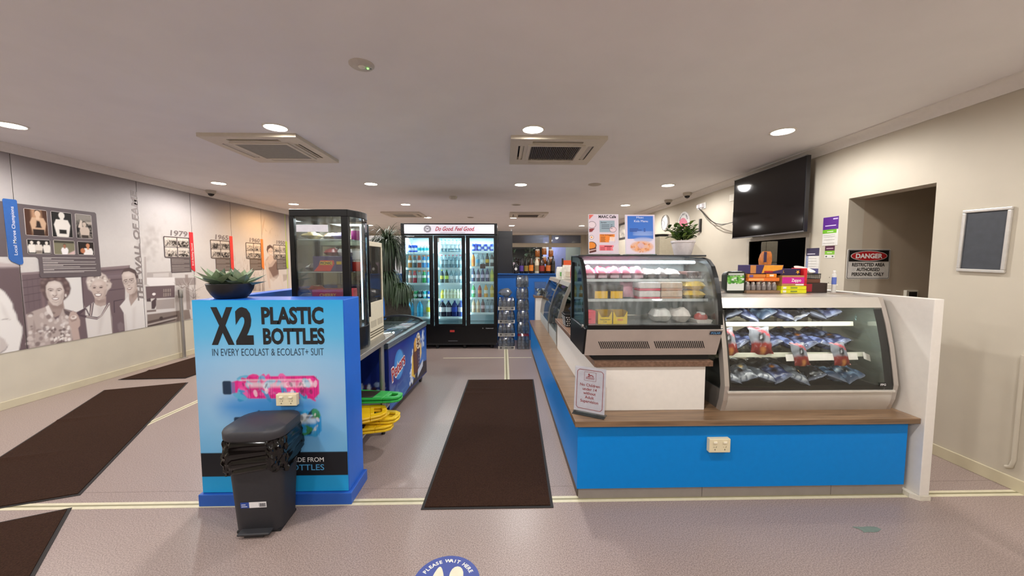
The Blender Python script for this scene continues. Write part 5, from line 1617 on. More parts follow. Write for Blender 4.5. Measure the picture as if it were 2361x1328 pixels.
# side profile in (y, z)
prof = [(2.335, 1.1), (2.345, 1.19), (2.37, 1.3), (2.405, 1.4), (2.45, 1.475), (2.51, 1.518), (2.58, 1.535), (2.84, 1.54)]
lowp = [(2.84, .9), (2.42, .9), (2.39, .905), (2.325, 1.078), (2.325, 1.1)]
def outline(d):
    """offset inward copy of the glass edge"""
    return [(y + d * a, z - d * b_) for (y, z), a, b_ in zip(prof, (1, 1, 1, .95, .8, .5, .15, 0), (0, .1, .2, .35, .6, .85, 1, 1))]
for x0, x1 in ((PX0, PX0 + .024), (PX1 - .03, PX1)):
    m = MB()
    o, i_ = prof, outline(.036)
    n = len(o)
    for k in range(n - 1):
        (a, b2), (c, d) = o[k], o[k + 1]
        (e, f), (g_, h_) = i_[k], i_[k + 1]
        m.add([(x0, a, b2), (x0, c, d), (x0, g_, h_), (x0, e, f), (x1, a, b2), (x1, c, d), (x1, g_, h_), (x1, e, f)],
              [(0, 1, 2, 3), (7, 6, 5, 4), (0, 4, 5, 1), (1, 5, 6, 2), (2, 6, 7, 3), (3, 7, 4, 0)])
    m.box(x0, x1, 2.8, 2.84, 1.08, 1.54)
    m.build('side_frame', BK, ch)
    MB().prism([(y, z) for y, z in outline(.026)[:-1]] + [(2.8, 1.51), (2.8, 1.08), (2.36, 1.08)], 'x', (x0 + x1) / 2 - .002, (x0 + x1) / 2 + .002).build('side_glass', glass('#eef6f6', .25), ch)
MB().prism([(2.33, 1.08), (2.84, 1.08), (2.84, .9), (2.395, .9)], 'x', PX0, PX1).build('base_body', BK, ch, bevel=.003)
MB().sweep(prof[:-1], 'x', PX0 + .019, PX1 - .019).build('front_glass', glass('#f8fcfc', .25, .02, .05, '#dfe6e6', .22), ch, smooth=60)
MB().box(PX0, PX1, 2.56, 2.84, 1.54, 1.552).build('top', mat('#2b2b2d', .35), ch, bevel=.003)
MB().box(PX0 + .018, PX1 - .018, 2.326, 2.36, 1.078, 1.102).build('front_rail', BK, ch, bevel=.003)
MB().box(PX0 + .03, PX1 - .03, 2.82, 2.84, 1.1, 1.54).build('rear_door', mat('#b9bfbf', .3, var=.02), ch)
MB().box(PX0 + .02, PX1 - .02, 2.36, 2.82, 1.08, 1.095).build('deck', mat('#a7abab', .3, .4), ch)
steel = mat('#c4b9b1', .42, .5, var=.08, scale=5.)
sa, sb = Vector((0, 2.394, .898)), Vector((0, 2.326, 1.074))
MB().prism([(2.395, .897), (2.327, 1.075), (2.319, 1.073), (2.387, .895)], 'x', PX0 + .012, PX1 - .008).build('front_panel', steel, ch)
sl = MB()
su_ = (sb - sa).normalized(); sn = Vector((0, -su_.z, su_.y))
for g0, g1 in ((.605, .93), (.965, 1.29)):
    n = 25
    for k in range(n):
        x = g0 + (g1 - g0) * k / n
        P = []
        for dx, h_ in ((0, .107), (.0062, .107), (.0312, .053), (.025, .053)):
            p = sa + su_ * h_ + sn * .0098
            P.append((x + dx, p.y, p.z))
        MB().quad(*P).build('vent_slot', mat('#0e0d0d', .7), ch, fix=False)
p0 = sa + su_ * .155 + sn * .0105; p1 = sa + su_ * .18 + sn * .0105
MB().quad((1.315, p0.y, p0.z), (1.392, p0.y, p0.z), (1.392, p1.y, p1.z), (1.315, p1.y, p1.z)).build('badge', mat('#232c3c', .4), ch, fix=False)
pm = sa + su_ * .161 + sn * .0113
txt(ch, 'POLAR', (1.3535, pm.y, pm.z), X3, su_, .0135, mat('#6aa5d8', .4), w=.06, al='C', bold=.02)
MB().box(.6, 1.36, 2.41, 2.8, .857, .9).build('feet', mat('#0f0f10', .6), ch)
MB().cyl((PX0 - .004, 2.36, 1.095), (PX0 - .016, 2.36, 1.095), .012, 12).build('hinge_knob', mat('#c5c5c5', .25, 1.), ch)
MB().box(PX0 + .03, PX1 - .03, 2.66, 2.7, 1.5, 1.515).build('lamp_housing', mat('#d5dcdc', .4), ch)
MB().cyl((PX0 + .05, 2.62, 1.5), (PX1 - .05, 2.62, 1.5), .009, 10).build('glow_tube', mat('#e6f6ff', .4, var=0, emit=5.), ch)
ld = bpy.data.lights.new('chiller_lamp', 'AREA'); ld.shape = 'RECTANGLE'; ld.size = .8; ld.size_y = .05; ld.energy = 2.0; ld.color = (.85, .95, 1)
lo = bpy.data.objects.new('chiller_lamp', ld); lo.location = (.96, 2.62, 1.485); C.objects.link(lo)
shg = glass('#e6f0f0', .35, .03, .12, '#cfd8d8')
SHELF = {'upper': (1.375, 2.53), 'middle': (1.245, 2.47)}
for nm, (z, yf) in SHELF.items():
    s = MB().box(PX0 + .03, PX1 - .03, yf, 2.8, z, z + .005).build('shelf', shg, ch)
    MB().box(PX0 + .03, PX1 - .03, yf - .003, yf, z - .006, z + .012).build('shelf_lip', mat('#cfd4d3', .3, .3), ch)

# goods inside the chiller
def pack(w, d, h, puff, seed, nx=7, ny=6):
    """soft sealed packet lying down: pillow with crimped ends and creases"""
    rg = random.Random(seed)
    vs = []; fs = []
    ph1, ph2 = rg.uniform(0, 6), rg.uniform(0, 6)
    for side in (1, -1):
        for j in range(ny + 1):
            for i in range(nx + 1):
                u, v = i / nx * 2 - 1, j / ny * 2 - 1
                k = max(0, (1 - abs(u) ** 3.0)) ** .5 * max(0, (1 - abs(v) ** 3.)) ** .5
                z = side * k * h / 2 * (1 + puff * math.sin(3 * u + ph1) * math.cos(2.5 * v + ph2)) + h / 2
                x = u * w / 2 * (1 - .05 * math.cos(v * 2)) + rg.uniform(-.003, .003)
                y = v * d / 2 * (1 - .06 * math.cos(u * 2)) + rg.uniform(-.003, .003)
                vs.append((x, y, z + rg.uniform(-.004, .004) * k))
    n = (nx + 1) * (ny + 1)
    for j in range(ny):
        for i in range(nx):
            a = j * (nx + 1) + i
            fs.append((a, a + 1, a + nx + 2, a + nx + 1))
            fs.append((n + a, n + a + nx + 1, n + a + nx + 2, n + a + 1))
    return MB().add(vs, fs)
def carton(name, x0, x1, y0, y1, z0, z1, col, label, cat='box', front=None, group=None):
    t = thing(name, label, cat, ((x0 + x1) / 2, (y0 + y1) / 2, z0), 0, group)
    MB().box(x0, x1, y0, y1, z0, z1).build('carton', mat(col, .45), t, bevel=.002, seg=1)
    if front:
        c2, a, b_, c, d = front
        MB().quad((x0 + (x1 - x0) * a, y0 - .0012, z0 + (z1 - z0) * b_), (x0 + (x1 - x0) * c, y0 - .0012, z0 + (z1 - z0) * b_), (x0 + (x1 - x0) * c, y0 - .0012, z0 + (z1 - z0) * d), (x0 + (x1 - x0) * a, y0 - .0012, z0 + (z1 - z0) * d)).build('front_label', mat(c2, .45), t, fix=False)
    return t
GU = 'packets on the upper shelf of the countertop chiller'
zs = 1.381
up_items = [('#d4607a', 'pale pink'), ('#cf5a74', 'rose pink'), ('#dc7a92', 'light pink'), ('#c9657c', 'dusty pink'), ('#d27088', 'soft pink')]
for k, (c, w) in enumerate(up_items):
    t = thing('sweet_packet', '%s packet, %s from the left on the upper shelf of the countertop chiller' % (w, ORD[k]), 'packet', (.6 + k * .084, 2.66, zs), 0, GU, local=True)
    pack(.085, .2, .09, .2, 20 + k).build('wrapper', mat(c, .35, var=.1, scale=25.), t, smooth=60)
    MB().quad((-.03, -.1012, .012), (.03, -.1012, .012), (.03, -.1012, .03), (-.03, -.1012, .03)).build('price_edge', mat('#c7a6ad', .5), t, fix=False)
for k, (c, w) in enumerate((('#8c8078', 'grey brown'), ('#7b6b66', 'dull brown'), ('#94857b', 'beige brown'))):
    t = thing('biscuit_packet', '%s packet right of the pink ones on the upper chiller shelf' % w, 'packet', (1.03 + k * .082, 2.66, zs), 0, GU, local=True)
    pack(.083, .2, .075, .2, 40 + k).build('wrapper', mat(c, .35, var=.12, scale=25.), t, smooth=60)
    MB().box(-.03, .03, -.09, -.085, .02, .035).build('label', mat('#5d4a44', .5), t)
ct = thing('chocolate_tray', 'dark brown chocolate tray at the right of the upper chiller shelf', 'tray', (1.32, 2.64, zs), 0, local=True)
MB().prism([(-.075, .038), (-.055, 0), (.055, 0), (.07, .038), (.062, .038), (.05, .006), (-.05, .006), (-.067, .038)], 'y', -.1, .1).build('tray', mat('#3a231c', .4), ct)
for k in range(4): MB().box(-.05 + k * .026, -.03 + k * .026, -.09, .09, .008, .055).build('bar', mat('#5a3a33', .4), ct, bevel=.003)
txt(ct, 'CHOCOLATE', (0, -.1012, .012), X3, Z3, .014, mat('#d8cfc8', .5), w=.09, al='C')
zs = 1.251
for k, (x, w_, d_) in enumerate(((.66, .095, 'left'), (.765, .09, 'right'))):
    t = thing('cake_pack', 'clear pack with yellow label, %s of two on the middle chiller shelf' % d_, 'packet', (x, 2.58, zs), 0, local=True)
    MB().box(-w_ / 2, w_ / 2, -.08, .08, 0, .095).build('clear_box', glass('#e8e4dc', .2, .04, .12, '#b9b2a6'), t)
    MB().box(-w_ / 2 + .008, w_ / 2 - .008, -.07, .07, .004, .055).build('cake', mat('#6a4a34', .7, var=.2), t)
    MB().quad((-w_ / 2 + .004, -.0812, .006), (w_ / 2 - .004, -.0812, .006), (w_ / 2 - .004, -.0812, .055), (-w_ / 2 + .004, -.0812, .055)).build('label', mat('#e6b42c', .45), t, fix=False)
t = thing('snack_packet', 'upright dark packet at the left end of the middle chiller shelf', 'packet', (.575, 2.62, zs), 0, local=True)
pack(.07, .1, .03, .2, 77).build('wrapper', mat('#3d3431', .35), t, smooth=60)
t.rotation_euler = (1.35, 0, .1); t.location = (.575, 2.62, zs + .048)
t = thing('pink_bag', 'tall soft pink bag in the middle of the chiller shelf', 'packet', (.86, 2.6, zs + .055), 0, local=True, rot=(1.3, 0, 0))
pack(.09, .11, .04, .2, 78).build('wrapper', mat('#d59aa8', .35), t, smooth=60)
for k in range(2):
    for j in range(2):
        c, c2, w = (('#d8cfc9', '#d0485c', 'white'), ('#cdb39b', '#b98a6d', 'tan'))[k]
        pos = ('upper', 'lower')[1 - j]
        t = thing('sandwich_pack', '%s and %s sandwich pack, %s of its stack in the chiller' % (w, ('red', 'brown')[k], pos), 'packet', (.985 + k * .15, 2.56, zs + j * .058), 0, local=True)
        MB().box(-.072, .072, -.08, .08, .016, .057).build('pack', mat(c, .45, var=.08), t, bevel=.006)
        MB().box(-.071, .071, -.079, .079, .0, .016).build('filling', mat(c2, .5), t, bevel=.003)
for j in range(2):
    t = thing('yellow_packet', 'yellow snack packet at the right of the middle chiller shelf, %s of two' % ('lower', 'upper')[j], 'packet', (1.302, 2.56, zs + j * .06), 0, local=True)
    pack(.155, .16, .06, .15, 90 + j).build('wrapper', mat('#e3bb2d', .35, var=.12, scale=60.), t, smooth=60)
    MB().box(-.02, .02, -.076, -.0745, .02, .03).build('seam_label', mat('#b98a20', .5), t)
zs = 1.0965
t = carton('pink_carton', .545, .605, 2.42, 2.5, zs, zs + .085, '#ea5a68', 'pink red carton at the lower left of the chiller')
MB().box(.552, .575, 2.418, 2.42, zs + .03, zs + .034).build('printed_line', mat('#8d2c38', .5), t)
for k, x in enumerate((.665, .765)):
    t = thing('display_carton', 'yellow open-fronted carton, %s of two on the chiller deck' % ('left', 'right')[k], 'box', (x, 2.46, zs), 0, local=True)
    w, h_ = .046, .085
    MB().prism([(-w, 0), (w, 0), (w, h_), (w * .55, h_ * .55), (-w * .55, h_ * .55), (-w, h_)], 'y', -.05, -.047).build('front', mat('#ecc51c', .45), t)
    MB().box(-w, -w + .002, -.047, .05, 0, h_).box(w - .002, w, -.047, .05, 0, h_).box(-w + .002, w - .002, .048, .05, 0, h_).box(-w + .002, w - .002, -.047, .048, 0, .002).build('sides', mat('#b88f1c', .5), t)
    MB().box(-w + .004, w - .004, -.04, .04, .003, h_ * .45).build('contents', mat('#6a5040', .6, var=.3), t)
    if k == 0:
        txt(t, 'Peanut Butter', (0, -.0508, .026), X3, Z3, .0075, mat('#2a2416', .5), w=.07, al='C', bold=.02)
        txt(t, 'Cups', (0, -.0508, .012), X3, Z3, .0075, mat('#2a2416', .5), al='C', bold=.02)
    else:
        MB().box(-.018, .018, -.0512, -.0502, .022, .034).build('print', mat('#e2884a', .5), t)
for k, (x, c, w) in enumerate(((1.06, '#d6d2ca', 'greyish'), (1.19, '#ddd2c8', 'cream'))):
    t = thing('wrapped_roll', '%s film-wrapped roll on the chiller deck' % w, 'food', (x, 2.5, zs), 0, local=True)
    pack(.125, .15, .095, .25, 60 + k).build('roll', mat(c, .35, var=.15, scale=20.), t, smooth=60)
    MB().ball((0, -.01, .06), .04, .04, .012).build('filling', mat('#a98f84', .5), t, smooth=60)
t = thing('meat_tray', 'red and white food tray at the lower right of the chiller', 'food', (1.33, 2.47, zs), 0, local=True)
MB().prism([(-.055, .022), (-.045, 0), (.045, 0), (.055, .022)], 'y', -.05, .05).build('tray', mat('#ddd6cc', .4), t)
MB().ball((0, 0, .035), .045, .04, .03).build('food', mat('#b8342c', .4, var=.25), t, smooth=60)
MB().box(-.012, .012, -.035, .035, .055, .068).build('label', mat('#ece6e0', .4), t, bevel=.003)

# ------------------------------------------------------------------ on top of the chiller
def menu_stand(x0, x1, z0, z1, y, label, lean=.04):
    t = thing('menu_stand', label, 'menu', ((x0 + x1) / 2, y, z0))
    MB().add([(x0, y, z0 + .006), (x1, y, z0 + .006), (x1, y + lean, z1), (x0, y + lean, z1), (x0, y + .004, z0 + .006), (x1, y + .004, z0 + .006), (x1, y + lean + .004, z1), (x0, y + lean + .004, z1)],
             [(0, 1, 2, 3), (7, 6, 5, 4), (0, 4, 5, 1), (1, 5, 6, 2), (2, 6, 7, 3), (3, 7, 4, 0)]).build('holder', mat('#dcd9de', .2), t)
    MB().box(x0, x1, y - .03, y + .06, z0, z0 + .006).build('holder_foot', glass('#c9d3d6', .4), t)
    return t
def menu_canvas(t, x0, x1, z0, z1, y, lean, cv):
    hang(cv, 'printed_page', (x0 + .004, y - .0015, z0 + .01), X3, Vector((0, lean / (z1 - z0), 1)), t, .3)
MZ = 1.552
x0, x1, z1, y, ln = .608, .825, 1.845, 2.66, .03
t = menu_stand(x0, x1, MZ, z1, y, 'cafe menu with burger drawings in an upright holder on the chiller', ln)
w, h_ = x1 - x0 - .008, z1 - MZ - .014
cv = canvas(w, h_, 100, 136, '#d9cbd6')
fx = lambda u: u * w
fz = lambda v: (1 - v) * h_
def R_(u0, v0, u1, v1): return [(fx(u0), fz(v0)), (fx(u1), fz(v0)), (fx(u1), fz(v1)), (fx(u0), fz(v1))]
paint(cv, [(0, fz(0)), (fx(.17), fz(0)), (0, fz(.13))], '#d96a5e', .002)
paint(cv, R_(.36, .15, .88, .45), '#96a9b5', .002)
paint(cv, R_(.36, .5, .88, .71), '#ec8b3c', .002)
paint(cv, R_(.35, .78, .84, .92), '#ef7c86', .002)
for (u, v, ru, rv, c) in ((.1, .26, .14, .09, '#3b2f3a'), (.1, .26, .128, .08, '#e0d0d6'), (.08, .58, .08, .055, '#3b2f3a'), (.08, .58, .07, .047, '#efe2da'), (.08, .58, .03, .02, '#d9863c'),
                          (.08, .79, .17, .1, '#4a3028'), (.07, .79, .15, .085, '#e58a38'), (.82, .38, .12, .075, '#4a3540'), (.82, .38, .11, .066, '#e2c9cf')):
    paint(cv, ell(fx(u), fz(v), ru * w, rv * h_), c, .002)
paint(cv, [(0, fz(.88)), (fx(.24), fz(.84)), (fx(.24), fz(.95)), (0, fz(.99))], '#5a2f2c', .002)
paint(cv, [(0, fz(.91)), (fx(.24), fz(.875)), (fx(.24), fz(.895)), (0, fz(.94))], '#d3b7b2', .002)
paint(cv, [(0, fz(.36)), (fx(.2), fz(.35)), (fx(.1), fz(.44)), (0, fz(.45))], '#8d3b3e', .003)
paint(cv, [(fx(.68), fz(.66)), (fx(.88), fz(.68)), (fx(.84), fz(.78)), (fx(.71), fz(.78))], '#d9cbd6', .002)
for k in range(6): paint(cv, [(fx(.7 + k * .03), fz(.68)), (fx(.72 + k * .03), fz(.68)), (fx(.735 + k * .03), fz(.57)), (fx(.715 + k * .03), fz(.57))], '#f3eee6', .0015)
paint(cv, [(fx(.8), fz(.85)), (fx(1), fz(.72)), (fx(1), fz(1)), (fx(.85), fz(1))], '#decfd6', .002)
menu_canvas(t, x0, x1, MZ, z1, y, ln, cv)
def mt(s, u, v, hh, col, ww=None, bold=.01, al='L'):
    zz_ = MZ + .01 + fz(v)
    txt(t, s, (x0 + .004 + fx(u), y - .003 + ln * (zz_ - MZ) / (z1 - MZ), zz_), X3, (0, ln / (z1 - MZ), 1), hh, mat(col, .5), w=ww, bold=bold, al=al)
def mbar(u, v, wu, col, hh=.007):
    z = [MZ + .01 + fz(v + hh), MZ + .01 + fz(v - hh)]
    P = [(x0 + .004 + fx(a), y - .003 + ln * (q - MZ) / (z1 - MZ), q) for q in z for a in ((u, u + wu) if q == z[0] else (u + wu, u))]
    MB().quad(*P).build('text_line', mat(col, .5), t, fix=False)
mt('MAAC Cafe', .33, .085, .02, '#15131a', .125, .03)
mt('Burgers', .41, .215, .009, '#26303a', None, .02)
for k in range(3): mbar(.43, .262 + k * .045, .27, '#4a555f'); mbar(.74, .262 + k * .045, .07, '#4a555f')
mt('Chips & Nuggets', .39, .535, .008, '#3a2410', .09, .015)
for k in range(5): mbar(.39, .572 + k * .03, .17 - .02 * (k % 2), '#8a5018')
mbar(.52, .812, .26, '#7b1a2a', .012)
for k in range(3): mbar(.38, .84 + k * .03, .16, '#a83a48'); mbar(.6, .84 + k * .03, .14, '#a83a48')
x0, x1, z1 = .872, 1.087, 1.842
t = menu_stand(x0, x1, MZ, z1, y, 'blue kids menu with nuggets and chips picture in an upright holder', ln)
cv = canvas(w, h_, 100, 136, '#e3d6e4')
paint(cv, R_(.06, .03, .95, .62), '#3f74cc', .002)
for v in (.44, .47, .5, .52): paint(cv, ell(fx(.6), fz(v), .35 * w, .02 * h_), '#9fb4e2', .006, .55)
paint(cv, ell(fx(.6), fz(.64), .33 * w, .06 * h_), '#a9b4dc', .006, .8)
paint(cv, ell(fx(.55), fz(.82), .4 * w, .15 * h_), '#e3b6a2', .008)
rg = random.Random(8)
for k in range(60):
    a = rg.uniform(0, 6.28); q = rg.uniform(0, 1) ** .5
    paint(cv, ell(fx(.53 + .34 * q * math.cos(a)), fz(.83 + .12 * q * math.sin(a)), rg.uniform(.004, .012), rg.uniform(.003, .007), 8, rg.uniform(0, 3)), rg.choice(['#e79a62', '#d98a54', '#f0b184', '#c97b4b', '#e8a878']), .002, .85)
paint(cv, ell(fx(.52), fz(.79), .11 * w, .07 * h_), '#d9b3bf', .004, .8)
menu_canvas(t, x0, x1, MZ, z1, y, ln, cv)
mt('Maac', .5, .09, .0125, '#e6ecfa', .052, .0, 'C'); mt('Kids Menu', .53, .19, .0155, '#e6ecfa', .1, .0, 'C')
for k in range(3): mbar(.13, .36 + k * .033, (.3, .42, .26)[k], '#274a98', .01); mbar(.62, .36 + k * .033, .06, '#274a98', .01)

# potted leafy plant
pp = thing('potted_plant', 'bushy green plant in a white pot on top of the chiller', 'potted plant', (1.295, 2.68, 1.552))
pc = (1.295, 2.68, 1.552)
MB().lathe([(.055, 0), (.058, .004), (.078, .088), (.083, .09), (.083, .102), (.078, .104), (.072, .1), (.07, .085), (.001, .083)], 28, pc).build('pot', mat('#d9d2d2', .5, var=.06, scale=40.), pp, smooth=40)
MB().lathe([(.07, .086), (.001, .094)], 16, pc, cap=False).build('soil', mat('#2a2018', .95), pp)
rg = random.Random(21)
for s in range(26):
    a = rg.uniform(0, 6.28); ln_ = rg.uniform(.09, .16); out = rg.uniform(.1, 1.1)
    top = Vector((pc[0] + math.cos(a) * ln_ * math.sin(out), pc[1] + math.sin(a) * ln_ * math.sin(out) * .9, pc[2] + .09 + ln_ * math.cos(out) * .95))
    bs = Vector((pc[0] + math.cos(a) * .02, pc[1] + math.sin(a) * .02, pc[2] + .088))
    MB().tube([bs, (bs + top) / 2 + Vector((0, 0, .01)), top], .0018, 5).build('stem', mat('#5b6b35', .6), pp)
    for k in range(7):
        f = .35 + .65 * k / 6
        m = MB()
        leaf(m, bs.lerp(top, f), a + k * 2.4 + rg.uniform(-.4, .4), rg.uniform(-.1, .9), rg.uniform(.038, .055), .0125, -.5, .001, 5)
        m.build('leaf', mat(rg.choice(['#5a7a3a', '#6d8a45', '#4a6632', '#8aa258', '#3c5630']), .45, var=.1), pp, smooth=60)

# ================================================================== curved glass pie case with chip packets
SIL = mat('#c2bab2', .34, .6, var=.06, scale=6.)
SILL = mat('#cfc9c0', .34, .4, var=.04, scale=6.)
fc = thing('food_display_case', 'wide silver curved glass food case full of chip packets', 'display case', (2.0, 2.65, WZ1))
FX0, FX1 = 1.43, 2.58
fp = [(2.336, .7), (2.353, .803), (2.379, .941), (2.417, 1.094), (2.445, 1.185)]
lo_ = [(2.372, WZ1), (2.35, .57), (2.34, .625), (2.337, .66)]
topp = [(2.445, 1.2), (2.477, 1.262)]
full = [(2.372, WZ1), (2.345, .6), (2.331, .7), (2.348, .803), (2.374, .941), (2.412, 1.094), (2.447, 1.2), (2.472, 1.265)]
for x0, x1, nm in ((FX0, FX0 + .03, 'end_frame'), (FX1 - .03, FX1, 'end_frame')):
    m = MB()
    inn = [(y + .05, z) for y, z in full]
    for k in range(len(full) - 1):
        (a, b), (c, d), (e, f), (g, h) = full[k], full[k + 1], inn[k], inn[k + 1]
        m.add([(x0, a, b), (x0, c, d), (x0, g, h), (x0, e, f), (x1, a, b), (x1, c, d), (x1, g, h), (x1, e, f)],
              [(0, 1, 2, 3), (7, 6, 5, 4), (0, 4, 5, 1), (1, 5, 6, 2), (2, 6, 7, 3), (3, 7, 4, 0)])
    m.build(nm, SIL, fc, smooth=40)
    MB().box(x0, x1, 2.93, 2.97, WZ1, 1.245).build('rear_post', SIL, fc)
    xm = (x0 + x1) / 2
    MB().prism([(2.39, .66)] + [(y + .045, z) for y, z in full[2:]] + [(2.94, 1.265), (2.94, .66)], 'x', xm - .002, xm + .002).build('end_glass', glass('#e2e8e6', .25, .02), fc)
    MB().prism([(2.42, WZ1), (2.38, .6), (2.375, .66), (2.94, .66), (2.94, WZ1)], 'x', xm - .01, xm + .01).build('end_skirt', mat('#5d5853', .4), fc)
MB().prism(lo_ + [(2.42, .66), (2.42, WZ1)], 'x', FX0 + .03, FX1 - .03).build('front_skirt', SILL, fc, smooth=50)
MB().box(FX0 + .02, FX1 - .02, 2.326, 2.345, .652, .668).build('front_bead', mat('#dcd8cf', .25, .5), fc, bevel=.003)
MB().prism([(2.440, 1.195), (2.470, 1.263), (2.5, 1.263), (2.5, 1.195)], 'x', FX0 + .03, FX1 - .03).build('top_rail', SILL, fc, bevel=.003)
MB().box(FX0 + .03, FX1 - .03, 2.5, 2.97, 1.245, 1.265).build('top', SIL, fc)
gp = [(2.337, .668)] + fp
MB().sweep(gp, 'x', FX0 + .03, FX1 - .03).build('front_glass', glass('#f6faf8', .2, .02), fc, smooth=60)
bk = mat('#101010', .3)
for x0, x1 in ((FX0 + .03, FX0 + .045), (FX1 - .085, FX1 - .03)):
    MB().sweep([(y + .002, z) for y, z in gp], 'x', x0, x1).build('black_border', bk, fc, smooth=60)
MB().sweep([(2.34, .668), (2.338, .7)], 'x', FX0 + .045, FX1 - .085).build('black_border', bk, fc)
MB().box(2.455, 2.505, 2.3335, 2.3345, .69, .715).build('badge', mat('#1c1c1c', .4), fc)
txt(fc, 'FPG', (2.48, 2.333, .696), X3, Z3, .013, mat('#e8e8e8', .4), al='C', bold=.02, w=.036)
MB().box(FX0 + .03, FX1 - .03, 2.42, 2.95, .6, .662).build('deck', mat('#1d1b1a', .35), fc)
for k, (z, yf) in enumerate(((.862, 2.5), (1.06, 2.6))):
    MB().box(FX0 + .05, FX1 - .07, yf, 2.9, z, z + .006).build('shelf', glass('#f0f4f2', .2, .03), fc)
    MB().prism([(yf - .004, z - .014), (yf - .001, z - .014), (yf + .004, z + .016), (yf + .001, z + .016)], 'x', FX0 + .05, FX1 - .07).build('price_strip', mat('#dcdbc9', .35), fc)
for x0, x1, y in ((FX0 + .03, 2.02, 2.955), (1.99, FX1 - .03, 2.965)):
    d = MB().box(x0, x0 + .03, y - .006, y + .006, .665, 1.24).box(x1 - .03, x1, y - .006, y + .006, .665, 1.24).box(x0 + .03, x1 - .03, y - .006, y + .006, .665, .69).box(x0 + .03, x1 - .03, y - .006, y + .006, 1.215, 1.24)
    d = d.build('rear_door', mat('#d8d6cc', .4), fc)
    MB().box(x0 + .03, x1 - .03, y - .002, y + .002, .69, 1.215).build('door_glass', glass('#eef0ec', .2, .03), d)
# loose price cards and the white printed strip at the front of the middle shelf
for x0, x1, r in ((1.93, 2.43, .02), (2.47, 2.52, -.05)):
    MB().obox(((x0 + x1) / 2, 2.47, .853), ((x1 - x0) / 2, 0, r * .2), (0, .006, .022), (0, .0006, -.0002)).build('price_card', mat('#ece6de', .35), label='curled white price card on the middle shelf of the food case%s' % (' by the end' if r < 0 else ''), cat='card')

MB().cyl((FX0 + .06, 2.49, 1.205), (FX1 - .06, 2.49, 1.205), .007, 8).build('glow_tube', mat('#fff4e0', .4, var=0, emit=3.), fc)  # glowing tube added to brighten the packets
ld = bpy.data.lights.new('case_fill', 'AREA'); ld.shape = 'RECTANGLE'; ld.size = 1.; ld.size_y = .04; ld.energy = 2.6; ld.color = (1, .97, .9)  # fill light added to go with the tube
lo = bpy.data.objects.new('case_fill', ld); lo.location = (2.0, 2.5, 1.19); lo.rotation_euler = (.35, 0, 0); C.objects.link(lo)
def ink_pack(name, w, d, h, seed, fn, nx=12, ny=14):
    """crumpled foil packet with its printed colours"""
    rg = np.random.RandomState(seed)
    us = np.linspace(-1, 1, nx + 1); vs_ = np.linspace(-1, 1, ny + 1)
    U_, V_ = np.meshgrid(us, vs_)
    k = np.sqrt(np.clip(1 - np.abs(U_) ** 3, 0, 1)) * np.sqrt(np.clip(1 - np.abs(V_) ** 4, 0, 1))
    cr = (vnoise(U_, V_, 2.2, seed) - .5) * .5 + (vnoise(U_, V_, 5, seed + 1) - .5) * .3
    P = []; Cc = []
    for side in (1, -1):
        z = h / 2 + side * k * h / 2 * (1 + cr)
        x = U_ * w / 2 * (1 - .06 * (1 - V_ ** 2)) + (vnoise(U_, V_, 3, seed + 2) - .5) * .012
        y = V_ * d / 2 + (vnoise(U_, V_, 3, seed + 3) - .5) * .012
        P.append(np.stack([x, y, z], -1).reshape(-1, 3))
        Cc.append(fn(U_, V_, rg).reshape(-1, 3))
    P = np.concatenate(P); Cc = np.concatenate(Cc)
    n = (nx + 1) * (ny + 1); fs = []
    for j in range(ny):
        for i in range(nx):
            a = j * (nx + 1) + i
            fs.append((a, a + 1, a + nx + 2, a + nx + 1)); fs.append((n + a, n + a + nx + 1, n + a + nx + 2, n + a + 1))
    me = bpy.data.meshes.new(name)
    me.from_pydata(P.tolist(), [], fs)
    me.shade_smooth()
    at = me.color_attributes.new('ink', 'FLOAT_COLOR', 'POINT')
    buf = np.ones((len(P), 4)); buf[:, :3] = np.clip(Cc, 0, 1)
    at.data.foreach_set('color', buf.ravel())
    me.materials.append(print_mat(.22))
    return me
def blend(c, mask, col):
    m = np.clip(mask, 0, 1)[..., None]
    return c * (1 - m) + np.array(lin(col)) * m
def chip_print(base, spot_, disc, band):
    def f(U_, V_, rg):
        c = np.empty(U_.shape + (3,)); c[:] = lin(base)
        n = vnoise(U_, V_, 4, int(rg.randint(99)))
        c = blend(c, (n - .55) * 4, band)
        c = blend(c, 4 * (.42 - np.hypot(U_ * .9, V_ + .1)), disc)
        c = blend(c, 4 * (.26 - np.hypot(U_ - .35, V_ - .45)), spot_)
        c = blend(c, (np.abs(V_) - .9) * 12, '#6a7080')
        return c
    return f
def corn_print(U_, V_, rg):
    c = np.empty(U_.shape + (3,)); c[:] = lin('#7d818a')
    c = blend(c, (-.1 - V_) * 8, '#74201b')
    c = blend(c, 4 * (.35 - np.hypot(U_, V_ + .75)), '#c98545')
    c = blend(c, 8 * (.4 - np.hypot(U_, (V_ - .2) * .9)), '#1b1b20')
    c = blend(c, 8 * (.17 - np.hypot(U_, (V_ - .2) * .9)), '#b9bac0')
    c = blend(c, 6 * (.18 - np.abs(V_ - .75 + U_ * .4)), '#c22732')
    return c
CH = [ink_pack('foil', .142, .185, .06, 31, chip_print('#2a3150', '#d98a22', '#180f10', '#6f7a9c')),
      ink_pack('foil', .142, .185, .062, 32, chip_print('#2c3658', '#c2541e', '#1a1012', '#7482b0')),
      ink_pack('foil', .142, .18, .06, 33, chip_print('#5a5f68', '#ecb81e', '#1e1210', '#b9bcc2')),
      ink_pack('foil', .142, .185, .062, 34, chip_print('#101216', '#8b8f98', '#08090b', '#30353e')),
      ink_pack('foil', .142, .18, .06, 35, chip_print('#2e4058', '#d8a828', '#10151a', '#7088a0'))]
